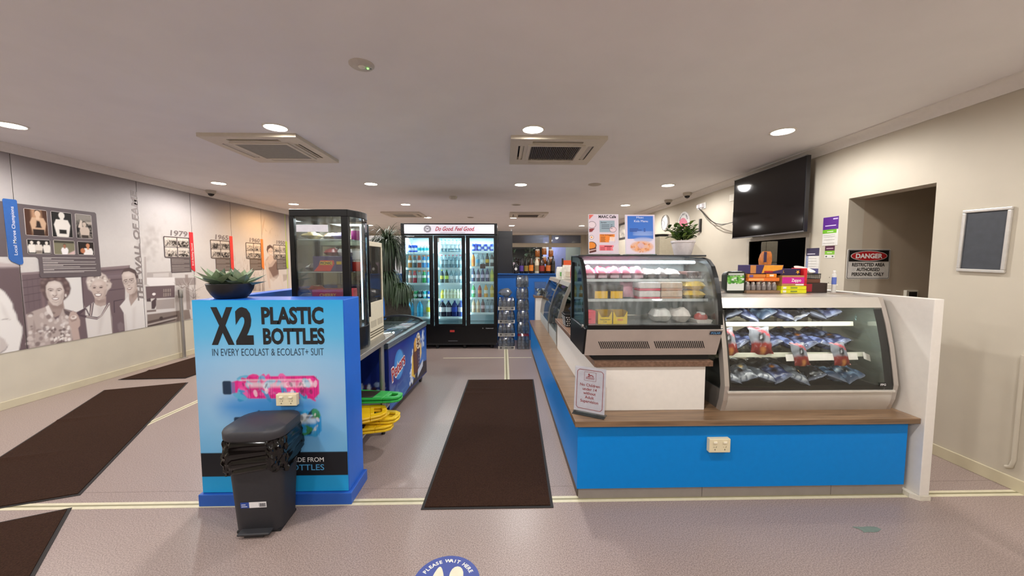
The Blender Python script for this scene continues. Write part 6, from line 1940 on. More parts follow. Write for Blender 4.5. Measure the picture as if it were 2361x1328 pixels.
CORN = ink_pack('foil', .14, .19, .045, 36, corn_print)
def chip(me, loc, rot, label, cat='chip packet', group='chip packets in the food case'):
    o = bpy.data.objects.new('chip_packet', me)
    C.objects.link(o); o.location = loc; o.rotation_euler = rot
    tag(o, label, cat, group)
    return o
looks = ['navy orange-spotted', 'slate rust-spotted', 'silver yellow-spotted', 'black', 'steel blue gold-spotted']
rg = random.Random(42)
for nm, z, yf, vs_ in (('bottom deck', .664, 2.44, (2, 2, 2, 0, 2, 3, 4, 4)), ('middle shelf', .871, 2.54, (1, 0, 1, 0, 1, 0, 1, 0)), ('top shelf', 1.069, 2.62, (0, 3, 0, 4, 0, 3, 3, 0))):
    for row in range(2):
        for k in range(8):
            x = 1.545 + k * .1225 + rg.uniform(-.005, .005)
            if row and nm == 'top shelf' and k > 6: continue
            v = vs_[k] if row == 0 else (3 if nm != 'middle shelf' else vs_[-k - 1])
            tl_ = (-.42 if k % 2 else .38) + rg.uniform(-.08, .08)
            chip(CH[v], (x, yf + .095 + row * .18, z + .024 + .012 * (k % 2) + row * .012), (.12 + rg.uniform(-.05, .2), tl_, rg.uniform(-.2, .2)),
                 '%s chip packet, %s from left in the %s row, food case %s' % (looks[v], ORD[k], ('front', 'rear')[row], nm))
for k, (x, y, z, rz, sx) in enumerate(((1.55, 2.53, .985, .15, 1), (1.79, 2.53, .99, -.15, 1.15), (2.03, 2.475, .905, .1, 1), (2.31, 2.475, .905, .05, 1))):
    o = chip(CORN, (x, y + .02, z - .04), (1.2, 0, rz), 'upright silver and red corn chip packet, %s from the left on the middle shelf' % ORD[k], group='red corn chip packets')
    if k > 1: o.scale = (.82, .82, .82)

# ------------------------------------------------------------------ goods on top of the food case
TZ = 1.2655
tub = thing('food_tub', 'black rimmed tub with green leafy label on the food case top', 'tub', (1.78, 2.86, TZ), 0, local=True)
loft(MB(), [[(a, -.045, b) for a, b in rrect(-.075, .002, .075, .165, .03, 4)], [(a, -.04, b) for a, b in rrect(-.078, 0, .078, .168, .03, 4)], [(a, .03, b) for a, b in rrect(-.068, .006, .068, .16, .03, 4)]]).build('tray', mat('#20261f', .35), tub, smooth=40)
cv = canvas(.13, .115, 40, 36, '#dfe2da')
for k in range(50): paint(cv, ell(rg.uniform(0, .13), rg.uniform(.055, .115), rg.uniform(.006, .016), rg.uniform(.005, .012), 8), rg.choice(['#58a03c', '#6fb34a', '#3f7f2c', '#82c25c']), .002)
hang(cv, 'label', (-.068, -.0465, .02), X3, Z3, tub, .35)
MB().box(-.06, .06, -.0455, -.04, .138, .152).build('film_edge', mat('#c9cdc4', .3), tub)
def stack_box(name, px0, px1, z0, z1, y0, y1, col, label, front=None, cat='box'):
    return carton(name, px0, px1, y0, y1, z0, z1, col, label, cat, front)
# rows left: foil topped bottles, orange bars, purple boxes
for k in range(6):
    t = thing('foil_bottle', 'small silver foil topped bottle, %s from the left in the row under the orange bars' % ORD[k], 'bottle', (1.875 + k * .041, 2.82, TZ + .022), 0, 'foil topped bottles on the food case', local=True)
    MB().lathe([(.017, 0), (.019, .006), (.019, .035), (.013, .048), (.012, .05)], 12).build('body', mat('#8d8480', .3, .3, var=.2), t, smooth=40)
    MB().lathe([(.013, .048), (.0145, .052), (.012, .062), (.004, .067)], 12).build('foil_cap', mat('#d9d5cf', .25, .8), t, smooth=40)
stack_box('flat_carton', 1.85, 2.11, TZ, TZ + .021, 2.79, 2.98, '#8d6f55', 'flat brown cardboard tray under the foil topped bottles')
stack_box('bar_box', 1.858, 2.1, TZ + .092, TZ + .118, 2.79, 2.95, '#e8762a', 'long orange chocolate bar box above the foil topped bottles', ('#f3b26a', .02, .2, .5, .8))
stack_box('bar_carton', 1.86, 2.0, TZ + .119, TZ + .145, 2.8, 2.95, '#d98436', 'tan orange bar carton beneath the purple box', ('#6d5a9c', .1, .1, .3, .8))
stack_box('bar_carton', 2.004, 2.085, TZ + .119, TZ + .148, 2.8, 2.95, '#ef8a1e', 'bright orange carton with white print beside the tan carton', ('#f6e6cf', .3, .3, .7, .8))
t = stack_box('purple_box', 1.875, 2.135, TZ + .149, TZ + .215, 2.8, 2.95, '#3c2a5e', 'purple and orange chocolate box lying on top of the left stack')
MB().prism([(1.965, TZ + .152), (2.12, TZ + .18), (2.13, TZ + .213), (1.985, TZ + .213)], 'y', 2.797, 2.8).build('orange_band', mat('#f0a02c', .45), t)
MB().box(1.878, 1.92, 2.797, 2.8, TZ + .152, TZ + .213).build('end_band', mat('#c98546', .45), t)
MB().box(1.985, 2.05, 2.795, 2.797, TZ + .156, TZ + .17).build('red_print', mat('#a31f2a', .5, var=.4, scale=120.), t)
t = thing('snack_bag', 'upright brown and orange bag on top of the purple box', 'bag', (2.06, 2.9, TZ + .216), .2, local=True)
loft(MB(), [rr_ring(.04, .025, .012, 0), rr_ring(.044, .028, .012, .04), rr_ring(.04, .02, .01, .085, .006), rr_ring(.034, .006, .003, .105, .01)]).build('bag', mat('#c9752e', .45, var=.25, scale=30.), t, smooth=40)
MB().box(-.04, -.018, -.03, -.024, .02, .1).build('dark_side', mat('#33264a', .5), t)
t = stack_box('magenta_box', 2.12, 2.292, TZ + .056, TZ + .135, 2.79, 2.95, '#b98a52', 'magenta and brown lolly box on two yellow boxes')
MB().box(2.121, 2.291, 2.788, 2.79, TZ + .074, TZ + .122).build('magenta_band', mat('#cf1790', .45), t)
txt(t, 'Zappo', (2.19, 2.7865, TZ + .088), X3, Z3, .022, mat('#f6e9f2', .5), w=.075, bold=.02, al='L')
MB().box(2.225, 2.288, 2.788, 2.79, TZ + .06, TZ + .07).build('label', mat('#e8dede', .5), t)
for k in range(2):
    t = stack_box('yellow_box', 2.115 + k * .004, 2.315 - k * .002, TZ + k * .028, TZ + k * .028 + .027, 2.79, 2.95, '#e3df1f', '%s flat bright yellow box under the magenta box' % ('lower', 'upper')[k])
    MB().box(2.13, 2.155, 2.788, 2.79, TZ + k * .028 + .005, TZ + k * .028 + .022).build('barcode', mat('#e9e6d8', .5), t)
    MB().box(2.19, 2.24, 2.788, 2.79, TZ + k * .028 + .008, TZ + k * .028 + .019).build('print', mat('#8d9a3a', .5), t)
t = stack_box('star_box', 2.135, 2.29, TZ + .136, TZ + .185, 2.83, 2.96, '#2d1d4c', 'dark purple box with yellow stars behind the magenta box')
for cx in (2.15, 2.27):
    MB().prism([(cx + (.017 if k % 2 else .007) * math.sin(k * PI / 5), TZ + .16 + (.017 if k % 2 else .007) * math.cos(k * PI / 5)) for k in range(10)], 'y', 2.828, 2.83).build('star', mat('#e8b13c', .5), t)
stack_box('red_box', 2.296, 2.322, TZ + .057, TZ + .19, 2.8, 2.93, '#d81f2c', 'narrow bright red box standing beside the purple star box', ('#b81722', .1, .1, .9, .3))
t = stack_box('dark_box', 2.33, 2.52, TZ, TZ + .075, 2.84, 2.98, '#3a2822', 'dark brown box with a red front right of the yellow boxes', ('#9c1f2c', .05, .1, .35, .9))
stack_box('brown_tray', 2.335, 2.47, TZ + .0755, TZ + .105, 2.85, 2.97, '#6d4330', 'brown cardboard tray under the black basket')
bs = thing('wire_basket', 'black slotted basket under the white bowl', 'basket', (2.405, 2.91, TZ + .1055), 0, local=True)
MB().box(-.068, .068, -.055, .055, 0, .004).box(-.07, .07, -.058, -.054, .036, .042).box(-.07, .07, .054, .058, .036, .042).box(-.07, -.066, -.054, .054, .036, .042).box(.066, .07, -.054, .054, .036, .042).build('rim', mat('#1c1a19', .5), bs)
for k in range(13):
    MB().box(-.066 + k * .0108, -.061 + k * .0108, -.057, -.055, .004, .036).build('slat', mat('#1c1a19', .5), bs)
bw = thing('white_bowl', 'white bowl tilted on the black basket', 'bowl', (2.375, 2.91, TZ + .15), 0, local=True, rot=(.35, .1, 0))
MB().lathe([(.03, 0), (.045, .008), (.068, .028), (.072, .034), (.068, .034), (.045, .014), (.001, .01)], 24).build('dish', mat('#d3cbc4', .35), bw, smooth=50)
MB().ball((.01, 0, .018), .03, .03, .012).build('contents', mat('#8d7f78', .6), bw, smooth=60)
s2 = thing('small_succulent', 'small grey succulent behind the purple star box', 'potted plant', (2.2, 3.02, TZ), 0, local=True)
loft(MB(), [rr_ring(.05, .04, .015, -.0), rr_ring(.055, .045, .02, .1)]).build('pot', mat('#22221f', .6), s2, smooth=40)
for k in range(16):
    m = MB(); leaf(m, (.012 * math.cos(k), .012 * math.sin(k), .1), k * 2.4, .35 + .06 * k, .11 - .003 * k, .014, .2)
    m.build('leaf', mat('#7d8a80' if k % 3 else '#5d6b62', .6), s2, smooth=50)
t = thing('spray_bottle', 'slim white bottle with blue band at the right end of the food case top', 'bottle', (2.515, 2.78, TZ), 0, local=True)
MB().lathe([(.013, 0), (.0145, .004), (.0145, .11), (.0145, .14), (.011, .148)], 14).build('body', mat('#dcdad4', .35), t, smooth=40)
MB().lathe([(.0149, .068), (.0149, .122)], 14, cap=False).build('band', mat('#5f74c4', .4), t)
MB().lathe([(.009, .147), (.01, .15), (.01, .168), (.006, .172)], 12).build('cap', mat('#e6e4de', .35), t, smooth=40)
t = carton('magazine', 2.44, 2.56, 2.66, 2.75, TZ, TZ + .006, '#b9b2a4', 'flat printed booklet lying before the slim white bottle', 'booklet', None)
MB().quad((2.45, 2.67, TZ + .0072), (2.55, 2.67, TZ + .0072), (2.55, 2.74, TZ + .0072), (2.45, 2.74, TZ + .0072)).build('cover_picture', mat('#8d6a58', .4, var=.3, scale=50.), t, fix=False)
for k in range(2):
    t = thing('essence_bottle', 'tiny amber bottle behind the black tub, %s of two' % ('left', 'right')[k], 'bottle', (1.86 - .035 * (1 - k) + .0, 3.03, 1.24), 0, local=True)
    MB().lathe([(.011, 0), (.012, .003), (.012, .06), (.006, .08), (.006, .1)], 12).build('body', mat('#a8793a', .25), t, smooth=40)
    MB().lathe([(.0075, .095), (.0075, .112), (.003, .113)], 10).build('cap', mat('#1d1a18', .4), t)
t = thing('tape_dispenser', 'teal grey tape dispenser behind the purple box', 'tape dispenser', (1.93, 3.08, 1.34), .3, local=True)
MB().prism([(-.04, 0), (.045, 0), (.045, .025), (.02, .06), (-.01, .085), (-.045, .07), (-.05, .03)], 'y', -.02, .02).build('body', mat('#51676e', .45), t, bevel=.004)
MB().cyl((-.008, -.024, .048), (-.008, .024, .048), .024, 16).build('tape_roll', mat('#a8b6b8', .4), t)
sh = thing('staff_bench', 'stainless bench behind the food case', 'bench', (2.1, 3.15, 0))
MB().box(1.42, 2.55, 3.0, 3.35, 1.2, 1.238).build('top', SIL, sh)
MB().box(1.85, 2.0, 3.02, 3.2, 1.239, 1.339).build('box_shelf', mat('#6d675f', .5), sh)
for x in (1.44, 2.5):
    for y in (3.02, 3.3):
        MB().box(x, x + .03, y, y + .03, 0, 1.2).build('leg', SIL, sh)

# ================================================================== two curved cases along the aisle arm
def aisle_case(y0, y1, label):
    t = thing('glass_display_case', label, 'display case', (.9, (y0 + y1) / 2, WZ1), 0, 'grey curved cases along the aisle arm')
    pr = [(.622, WZ1), (.616, .6), (.615, .68), (.632, .86), (.69, 1.07), (.775, 1.262)]
    inn = [(a + .045, b) for a, b in pr]
    for ya in (y0, y1 - .03):
        m = MB()
        for k in range(len(pr) - 1):
            (a, b), (c, d), (e, f), (g, h) = pr[k], pr[k + 1], inn[k], inn[k + 1]
            q = [(a, b), (c, d), (g, h), (e, f)]
            m.add([(p[0], ya, p[1]) for p in q] + [(p[0], ya + .03, p[1]) for p in q], [(0, 1, 2, 3), (7, 6, 5, 4), (0, 4, 5, 1), (1, 5, 6, 2), (2, 6, 7, 3), (3, 7, 4, 0)])
        m.build('end_frame', mat('#8f8a82', .35, .6), t, smooth=40)
        MB().box(1.12, 1.16, ya, ya + .03, WZ1, 1.25).build('rear_post', mat('#8f8a82', .35, .6), t)
        MB().prism([(.66, .68), (.675, .86), (.735, 1.07), (.81, 1.25), (1.12, 1.25), (1.12, .68)], 'y', ya + .013, ya + .017).build('end_glass', glass('#d8dedb', .3), t)
    MB().prism([(.622, WZ1), (.616, .6), (.615, .67), (.66, .67), (.66, WZ1)], 'y', y0 + .03, y1 - .03).build('front_skirt', mat('#c3cdcf', .3, .2), t)
    MB().sweep([(.617, .675), (.632, .86), (.69, 1.07), (.765, 1.24)], 'y', y0 + .03, y1 - .03).build('front_glass', glass('#e8eeec', .35, .02), t, smooth=60)
    MB().prism([(.752, 1.215), (.775, 1.262), (.86, 1.262), (.86, 1.215)], 'y', y0 + .03, y1 - .03).build('top_rail', mat('#b9b5ac', .3, .5), t)
    MB().box(.86, 1.16, y0 + .03, y1 - .03, 1.25, 1.262).build('top', mat('#a6a199', .35, .5), t)
    MB().box(.66, 1.16, y0 + .03, y1 - .03, WZ1, .66).build('deck', mat('#b9b6ae', .4), t)
    for z, xf in ((.86, .74), (1.06, .8)):
        MB().box(xf, 1.12, y0 + .035, y1 - .035, z, z + .006).build('shelf', glass('#e2e8e6', .3), t)
        MB().box(xf - .003, xf, y0 + .035, y1 - .035, z - .012, z + .016).build('price_strip', mat('#dad8cc', .4), t)
    MB().box(1.13, 1.15, y0 + .03, y1 - .03, .66, 1.25).build('rear_door', mat('#c9c5ba', .45), t)
    return t
aisle_case(4.3, 5.06, 'nearer grey curved glass case along the aisle side of the counter')
aisle_case(5.1, 6.19, 'farther grey curved glass case along the aisle side of the counter')
for k, (y, z, c, w) in enumerate(((4.55, .663, '#dcdad2', 'white'), (4.85, .663, '#8d9bb5', 'blue grey'), (5.4, .663, '#d8d4ca', 'cream'), (5.8, .663, '#5a5f68', 'dark grey'), (4.65, .87, '#3d6fb8', 'blue'), (5.6, .87, '#b9b5aa', 'pale'))):
    t = thing('food_pack', '%s pack %s a grey curved aisle case' % (w, 'on the deck of' if z < .7 else 'on the shelf of'), 'packet', (.93, y, z), .2 * k, local=True)
    pack(.16, .2, .09, .2, 120 + k).build('wrapper', mat(c, .35, var=.12), t, smooth=60)
    MB().box(-.03, .03, -.03, .03, .088, .094).build('label', mat('#e6e2d8', .5), t)
# small notice leaning inside the nearer case front and the dotted basket on the riser
t = thing('notice_card', 'white notice standing behind the glass of the nearer aisle case', 'card', (.70, 4.45, .664), 0, local=True, rot=(0, .12, 0))
MB().box(-.001, .001, -.07, .07, 0, .2).build('card', mat('#dcdcd8', .4), t)
MB().box(-.002, -.001, -.03, .03, .06, .075).build('print', mat('#2d2d30', .5), t)
bk_ = thing('dotted_basket', 'black basket with white dots at the far end of the riser', 'basket', (.68, 3.76, .857), 0, local=True)
loft(MB(), [rr_ring(.06, .1, .02, 0), rr_ring(.072, .115, .025, .12)], (True, False)).build('basket', mat('#161616', .5), bk_, smooth=40)
loft(MB(), [rr_ring(.074, .118, .025, .112), rr_ring(.076, .12, .025, .118), rr_ring(.076, .12, .025, .128), rr_ring(.066, .11, .02, .128)], (False, False)).build('rim', mat('#0f0f0f', .5), bk_, smooth=40)
dm = MB()
for j in range(5):
    for k in range(9):
        f = .012 + j * .02
        hy = .1 + .015 * f / .12; hx = .06 + .012 * f / .12
        dm.ball((-hx - .0005, -hy * .8 + k * hy * .2 + (j % 2) * .01, f + .006), .0012, .0065, .0065, 6, 4)
        if k < 6: dm.ball((-hx * .8 + k * hx * .32 + (j % 2) * .008, -hy - .0005, f + .006), .0065, .0012, .0065, 6, 4)
dm.build('dots', mat('#e6e6e2', .5), bk_)
# white pedestal with a biscuit jar at the far end of the arm
pd = thing('pedestal', 'narrow white pedestal with wooden cap at the far end of the worktop', 'pedestal', (.6, 6.37, 0))
MB().box(.545, .82, 6.29, 6.5, 0, .9).build('column', CW, pd, bevel=.003)
MB().box(.515, .85, 6.28, 6.53, .9, .935).build('cap', wood_mat('#67503c', '#8f7256', 0, .28), pd, bevel=.002)
jr = thing('biscuit_jar', 'clear square jar of black and white biscuits on the pedestal', 'jar', (.63, 6.4, .9355), 0, local=True)
MB().box(-.1, .1, -.08, .08, 0, .23).build('jar', glass('#dfe8ea', .3, .03, .06), jr)
rg = random.Random(3)
for k in range(26):
    m = MB().ball((0, 0, 0), .024, .024, .009, 10, 6).build('biscuit', mat('#1f1c1d' if k % 2 else '#e6e2da', .6), jr, smooth=60)
    m.location = (rg.uniform(-.07, .07), rg.uniform(-.05, .05), .014 + .1 * k / 26); m.rotation_euler = (rg.uniform(-1, 1), rg.uniform(-1, 1), 0)

# ================================================================== steel table with cabinets, behind the blue stand
ST = mat('#aaa59c', .32, .65, var=.06, scale=5.)
tb = thing('steel_table', 'stainless steel table carrying the two glass cabinets', 'table', (-1.4, 2.97, 0))
MB().box(-1.74, -1.0, 2.53, 3.42, .812, .85).build('top', ST, tb, bevel=.004)
MB().box(-1.7, -1.05, 2.57, 3.38, .19, .205).build('undershelf', ST, tb)
for x in (-1.7, -1.055):
    for y in (2.58, 3.2):
        MB().cyl((x, y, .035), (x, y, .812), .021, 14).build('leg', ST, tb, smooth=40)
        MB().cyl((x, y, 0), (x, y, .04), .016, 12).build('foot', mat('#1e1c1a', .5), tb, smooth=40)
# tall black cabinet with a bowed door to the aisle
bc_ = thing('black_glass_cabinet', 'tall black glass cabinet of chocolate boxes on the steel table', 'display cabinet', (-1.3, 2.87, .85))
KX0, KX1, KY0, KY1, KZ0, KZ1 = -1.506, -1.1, 2.68, 3.05, .85, 1.873
def bow(d=0., n=10):
    """aisle side outline, bulging"""
    return [(KX1 + d + .055 * math.sin(PI * k / n), KY0 + (KY1 - KY0) * k / n) for k in range(n + 1)]
foot_ = [(KX0, KY0)] + bow() + [(KX0, KY1)]
for z0, z1, nm in ((KZ0, KZ0 + .17, 'base'), (KZ1 - .05, KZ1, 'top_cap')):
    MB().prism(foot_, 'z', z0, z1).build(nm, BK, bc_, bevel=.004)
MB().box(KX0, KX0 + .032, KY0, KY0 + .032, KZ0 + .17, KZ1 - .05).build('corner_post', BK, bc_)
MB().box(KX1 - .045, KX1 + .004, KY0, KY0 + .03, KZ0 + .17, KZ1 - .05).build('corner_post', BK, bc_)
MB().box(KX1 - .03, KX1 + .004, KY1 - .025, KY1, KZ0 + .17, KZ1 - .05).build('corner_post', BK, bc_)
MB().box(KX0, KX0 + .032, KY1 - .03, KY1, KZ0 + .17, KZ1 - .05).build('corner_post', BK, bc_)
gl = glass('#f2f5f4', .25, .02, .01, '#c9cdcc', .07)
ld = bpy.data.lights.new('cabinet_fill', 'AREA'); ld.shape = 'RECTANGLE'; ld.size = .3; ld.size_y = .2; ld.energy = 2.2; ld.color = (.9, .97, 1)  # fill light added so the cabinet's contents show
lo = bpy.data.objects.new('cabinet_fill', ld); lo.location = (-1.28, 2.86, 1.815); C.objects.link(lo)
MB().box(KX0 + .032, KX1 - .045, KY0 + .008, KY0 + .012, KZ0 + .17, KZ1 - .05).build('side_glass', gl, bc_)
MB().box(KX0 + .032, KX1 - .03, KY1 - .012, KY1 - .008, KZ0 + .17, KZ1 - .05).build('side_glass', glass('#dfe4e2', .2), bc_)
MB().box(KX0 + .008, KX0 + .012, KY0 + .032, KY1 - .03, KZ0 + .17, KZ1 - .05).build('side_glass', glass('#dfe4e2', .2), bc_)
dr = MB().sweep([p for p in bow(-.004)[1:]], 'z', KZ0 + .17, KZ1 - .05).build('curved_door', glass('#e0e6e6', .4, .02), bc_, smooth=60)
MB().box(KX1 + .012, KX1 + .024, KY1 - .03, KY1 - .018, 1.06, 1.8).build('door_edge', BK, dr)
MB().box(KX1 - .04, KX1 - .032, KY1 - .04, KY1 - .03, 1.04, 1.8).build('glow_strip', mat('#cfeaff', .4, var=0, emit=2.5), bc_)  # added glowing strip imitating the fridge's reflection in the glass
for k in range(4):
    MB().box(KX0 + .05, KX1 - .05, KY0 - .002, KY0, KZ0 + .03 + k * .03, KZ0 + .04 + k * .03).build('vent', mat('#060606', .7), bc_)
KS = (1.02, 1.215, 1.433, 1.666)
for z in KS[1:]:
    MB().box(KX0 + .035, KX1, KY0 + .03, KY1 - .035, z - .005, z).build('shelf', glass('#eef2f0', .2, .02, .03), bc_)
    MB().box(KX0 + .035, KX1 - .045, KY0 + .027, KY0 + .03, z - .007, z + .001).build('shelf_edge', mat('#b9bcb8', .3, .6), bc_)
MB().box(-1.46, -1.24, KY0 + .004, KY0 + .0075, 1.715, 1.765).build('white_notice', mat('#d9d6dc', .4), bc_)
GC = 'chocolate boxes in the black cabinet'
t = carton('picnic_box', -1.385, -1.15, 2.75, 2.95, 1.434, 1.545, '#3b2a63', 'purple chocolate box with red Picnic band on the second shelf', 'box', None, GC)
MB().prism([(-1.38, 1.436), (-1.26, 1.436), (-1.23, 1.49), (-1.235, 1.515), (-1.33, 1.515), (-1.345, 1.475)], 'y', 2.747, 2.75).build('red_band', mat('#dd2f27', .45), t)
MB().box(-1.333, -1.245, 2.745, 2.747, 1.482, 1.508).build('yellow_patch', mat('#f1c32b', .45), t)
txt(t, 'PICNIC', (-1.289, 2.744, 1.487), X3, Z3, .0165, mat('#1c1620', .5), w=.08, al='C', bold=.03)
MB().box(-1.215, -1.18, 2.747, 2.75, 1.485, 1.507).build('weight_patch', mat('#e0b62c', .45), t)
t = carton('cherry_box', -1.395, -1.15, 2.74, 2.95, 1.216, 1.3, '#c01f2b', 'red chocolate box with yellow Cherry lettering on the third shelf', 'box', None, GC)
txt(t, 'CHERRY', (-1.28, 2.7385, 1.252), X3, Z3, .021, mat('#f0b93a', .5), w=.12, al='C', bold=.03)
for k, (x, y, z, c, w_, lab) in enumerate(((-1.41, 2.8, 1.667, '#a08a55', .11, 'golden brown packet on the top shelf of the black cabinet'), (-1.22, 2.85, 1.667, '#4c3170', .12, 'purple packet on the top shelf of the black cabinet'), (-1.32, 2.9, 1.667, '#7d6a58', .1, 'brown packet at the back of the black cabinet top shelf'),
                                           (-1.43, 2.85, 1.434, '#54453f', .1, 'dark brown packet left of the Picnic box'), (-1.28, 2.85, 1.547, '#8d2c30', .1, 'dull red packet on top of the Picnic box'), (-1.19, 2.85, 1.547, '#cfc9c6', .07, 'pale silver packet on top of the Picnic box'), (-1.45, 2.8, 1.216, '#76778a', .08, 'grey packet left of the Cherry box'), (-1.43, 2.88, 1.27, '#b43a33', .1, 'red packet leaning behind the grey packet'))):
    t = thing('sweet_packet', lab, 'packet', (x, y, z), .3 * k, GC, local=True)
    pack(w_, .12, .055, .25, 200 + k).build('wrapper', mat(c, .3, var=.15, scale=30.), t, smooth=60)
    MB().box(-.02, .02, -.02, .02, .05, .056).build('label', mat('#d9c9a8', .5), t)
t = carton('stock_carton', -1.42, -1.16, 2.76, 2.95, 1.021, 1.11, '#5b3b2e', 'dark carton in the bottom of the black cabinet', 'box', ('#a34a2c', .1, .2, .9, .8), GC)
for k in range(3):
    t = thing('round_tin', 'small round %s tin by the curved door of the black cabinet' % ('red', 'white', 'purple')[k], 'tin', (-1.115, 2.86, (1.434, 1.434, 1.667)[k] + (0, .085, 0)[k]), 0, GC, local=True)
    MB().lathe([(.028, 0), (.03, .003), (.03, .075), (.028, .08)], 16).build('body', mat(('#c2372c', '#d9d6d2', '#8d2c6d')[k], .35), t, smooth=40)
    MB().lathe([(.031, .07), (.031, .082), (.002, .084)], 16).build('lid', mat('#b9b2a4', .35), t, smooth=40)
# white cabinet behind it
CRM = mat('#d5ccb4', .45, var=.03)
wc = thing('white_glass_cabinet', 'slim cream upright glass cabinet behind the black one', 'display cabinet', (-1.3, 3.24, .85))
VX0, VX1, VY0, VY1, VZ1 = -1.5, -1.1, 3.065, 3.42, 1.675
MB().box(VX0, VX1, VY0, VY1, .85, 1.165).build('lower_housing', CRM, wc, bevel=.004)
MB().box(VX0, VX1, VY0, VY1, 1.635, VZ1).build('top_cap', CRM, wc, bevel=.004)
for x0, x1, y0, y1 in ((VX0, VX0 + .025, VY0, VY0 + .025), (VX1 - .025, VX1, VY0, VY0 + .025), (VX0, VX0 + .025, VY1 - .025, VY1), (VX1 - .025, VX1, VY1 - .025, VY1)):
    MB().box(x0, x1, y0, y1, 1.165, 1.635).build('corner_post', CRM, wc)
MB().box(VX1 - .01, VX1 - .006, VY0 + .025, VY1 - .025, 1.165, 1.635).build('door_glass', glass('#cfcac2', .4, .02, .06, '#a8a49c'), wc)
for y in (VY0, VY1):
    MB().box(VX0 + .025, VX1 - .025, y - (.006 if y > 3.2 else -.006), y - (.004 if y > 3.2 else -.01), 1.165, 1.635).build('side_glass', glass('#d5d2ca', .2), wc)
for z in (1.32, 1.48):
    MB().box(VX0 + .02, VX1 - .02, VY0 + .02, VY1 - .02, z - .004, z).build('shelf', glass('#cfd4d2', .3, .03, .15), wc)
for k, y in enumerate((VY0 + .03, VY0 + .19)):
    MB().box(VX1, VX1 + .002, y, y + .13, .955, 1.01).build('vent_panel', mat('#b3aa94', .5), wc)
for k in range(3):
    MB().box(VX1, VX1 + .002, VY0 + .01, VY1 - .01, .87 + k * .022, .88 + k * .022).build('louvre', mat('#5b523f', .6), wc)
for k, (y, z, c, lab) in enumerate(((3.15, 1.166, '#35406e', 'dark blue packet in the bottom of the cream cabinet'), (3.3, 1.166, '#4f5a86', 'slate blue packet in the bottom of the cream cabinet'), (3.2, 1.321, '#c0342c', 'red packet on the middle shelf of the cream cabinet'), (3.33, 1.321, '#3f74b8', 'light blue packet on the middle shelf of the cream cabinet'))):
    t = thing('snack_packet', lab, 'packet', (-1.2, y, z), .4 * k, local=True)
    pack(.12, .13, .07, .25, 230 + k).build('wrapper', mat(c, .3, var=.15, scale=30.), t, smooth=60)
    MB().box(-.02, .02, -.02, .02, .066, .072).build('label', mat('#d9d2c8', .5), t)
t = thing('sauce_bottle', 'small dark bottle with white top on the upper shelf of the cream cabinet', 'bottle', (-1.17, 3.2, 1.481), 0, local=True)
MB().lathe([(.02, 0), (.022, .004), (.022, .06), (.01, .09), (.01, .11)], 12).build('body', mat('#2a2c2a', .35), t, smooth=40)
MB().lathe([(.012, .105), (.012, .125), (.004, .127)], 12).build('cap', mat('#d9d4ca', .4), t)

# folded floor signs on the undershelf
def floor_sign(z, yaw, col, label, x=-1.02, y=2.85, roll=0.):
    t = thing('floor_sign', label, 'floor sign', (x, y, z), yaw, 'folded plastic floor signs', local=True, rot=(roll, 0, yaw))
    out = [(-.5, -.15), (-.48, -.16), (.03, -.095), (.1, -.085), (.145, -.055), (.155, 0), (.145, .055), (.1, .085), (.03, .095), (-.48, .16), (-.5, .15)]
    hole = [(.06, -.045), (.11, -.035), (.12, 0), (.11, .035), (.06, .045)]
    m = mat(col, .4, var=.05)
    for j, nm in enumerate(('front_leaf', 'rear_leaf')):
        z0 = j * .024
        mb = MB()
        n = len(out)
        # leaf with a handle slot: plate in strips around the slot
        mb.prism([p for p in out if p[0] < .031] , 'z', z0, z0 + .018)
        for s_ in (-1, 1):
            mb.prism([(.03, s_ * .095), (.1, s_ * .085), (.145, s_ * .055), (.155, 0), (.12, 0), (.11, s_ * .035), (.06, s_ * .045), (.03, s_ * .045)], 'z', z0, z0 + .018)
        mb.prism([(.03, -.045), (.06, -.045), (.06, .045), (.03, .045)], 'z', z0, z0 + .018)
        mb.build(nm, m, t, bevel=.004, seg=1)
    MB().box(-.45, -.05, -.09, .09, .042, .0432).build('warning_print', mat('#2a2418', .5), t)
    return t
floor_sign(.206, .12, '#efc51c', 'yellow folded floor sign, lowest of the stack under the table', y=2.86)
floor_sign(.252, -.1, '#f0c91f', 'yellow folded floor sign, second of the stack under the table', x=-.985, y=2.92)
floor_sign(.318, .35, '#eec016', 'yellow folded floor sign tilted on the stack under the table', x=-1.06, y=2.82, roll=.16)
floor_sign(.39, -.06, '#2fae4a', 'green folded floor sign on top of the stack under the table', x=-.98, y=2.98, roll=-.05)

# ================================================================== ice cream chest freezer
fz_ = thing('chest_freezer', 'blue ice cream chest freezer with Peters cone picture along the aisle', 'freezer', (-1.07, 3.43, 0), -math.atan2(.085, 1.29), local=True)
FL, FWd = 1.29, .66
MB().box(-FWd, 0, 0, FL, .1, .5).box(-.05, 0, 0, FL, .5, .7).box(-FWd, -FWd + .05, 0, FL, .5, .7).box(-FWd + .05, -.05, 0, .05, .5, .7).box(-FWd + .05, -.05, FL - .05, FL, .5, .7).build('body', mat('#1c2a6e', .4), fz_)
MB().box(-FWd - .006, .006, -.006, FL + .006, .7, .712).box(-.05, .006, -.006, FL + .006, .712, .755).box(-FWd - .006, -FWd + .05, -.006, FL + .006, .712, .755).box(-FWd + .05, -.05, -.006, .045, .712, .755).box(-FWd + .05, -.05, FL - .045, FL + .006, .712, .755).build('rim', mat('#8f979c', .3, .7), fz_, bevel=.003)
ar = [(-FWd / 2 + (FWd / 2 - .03) * math.cos(a), .755 + .085 * math.sin(a)) for a in [PI * k / 10 for k in range(11)]]
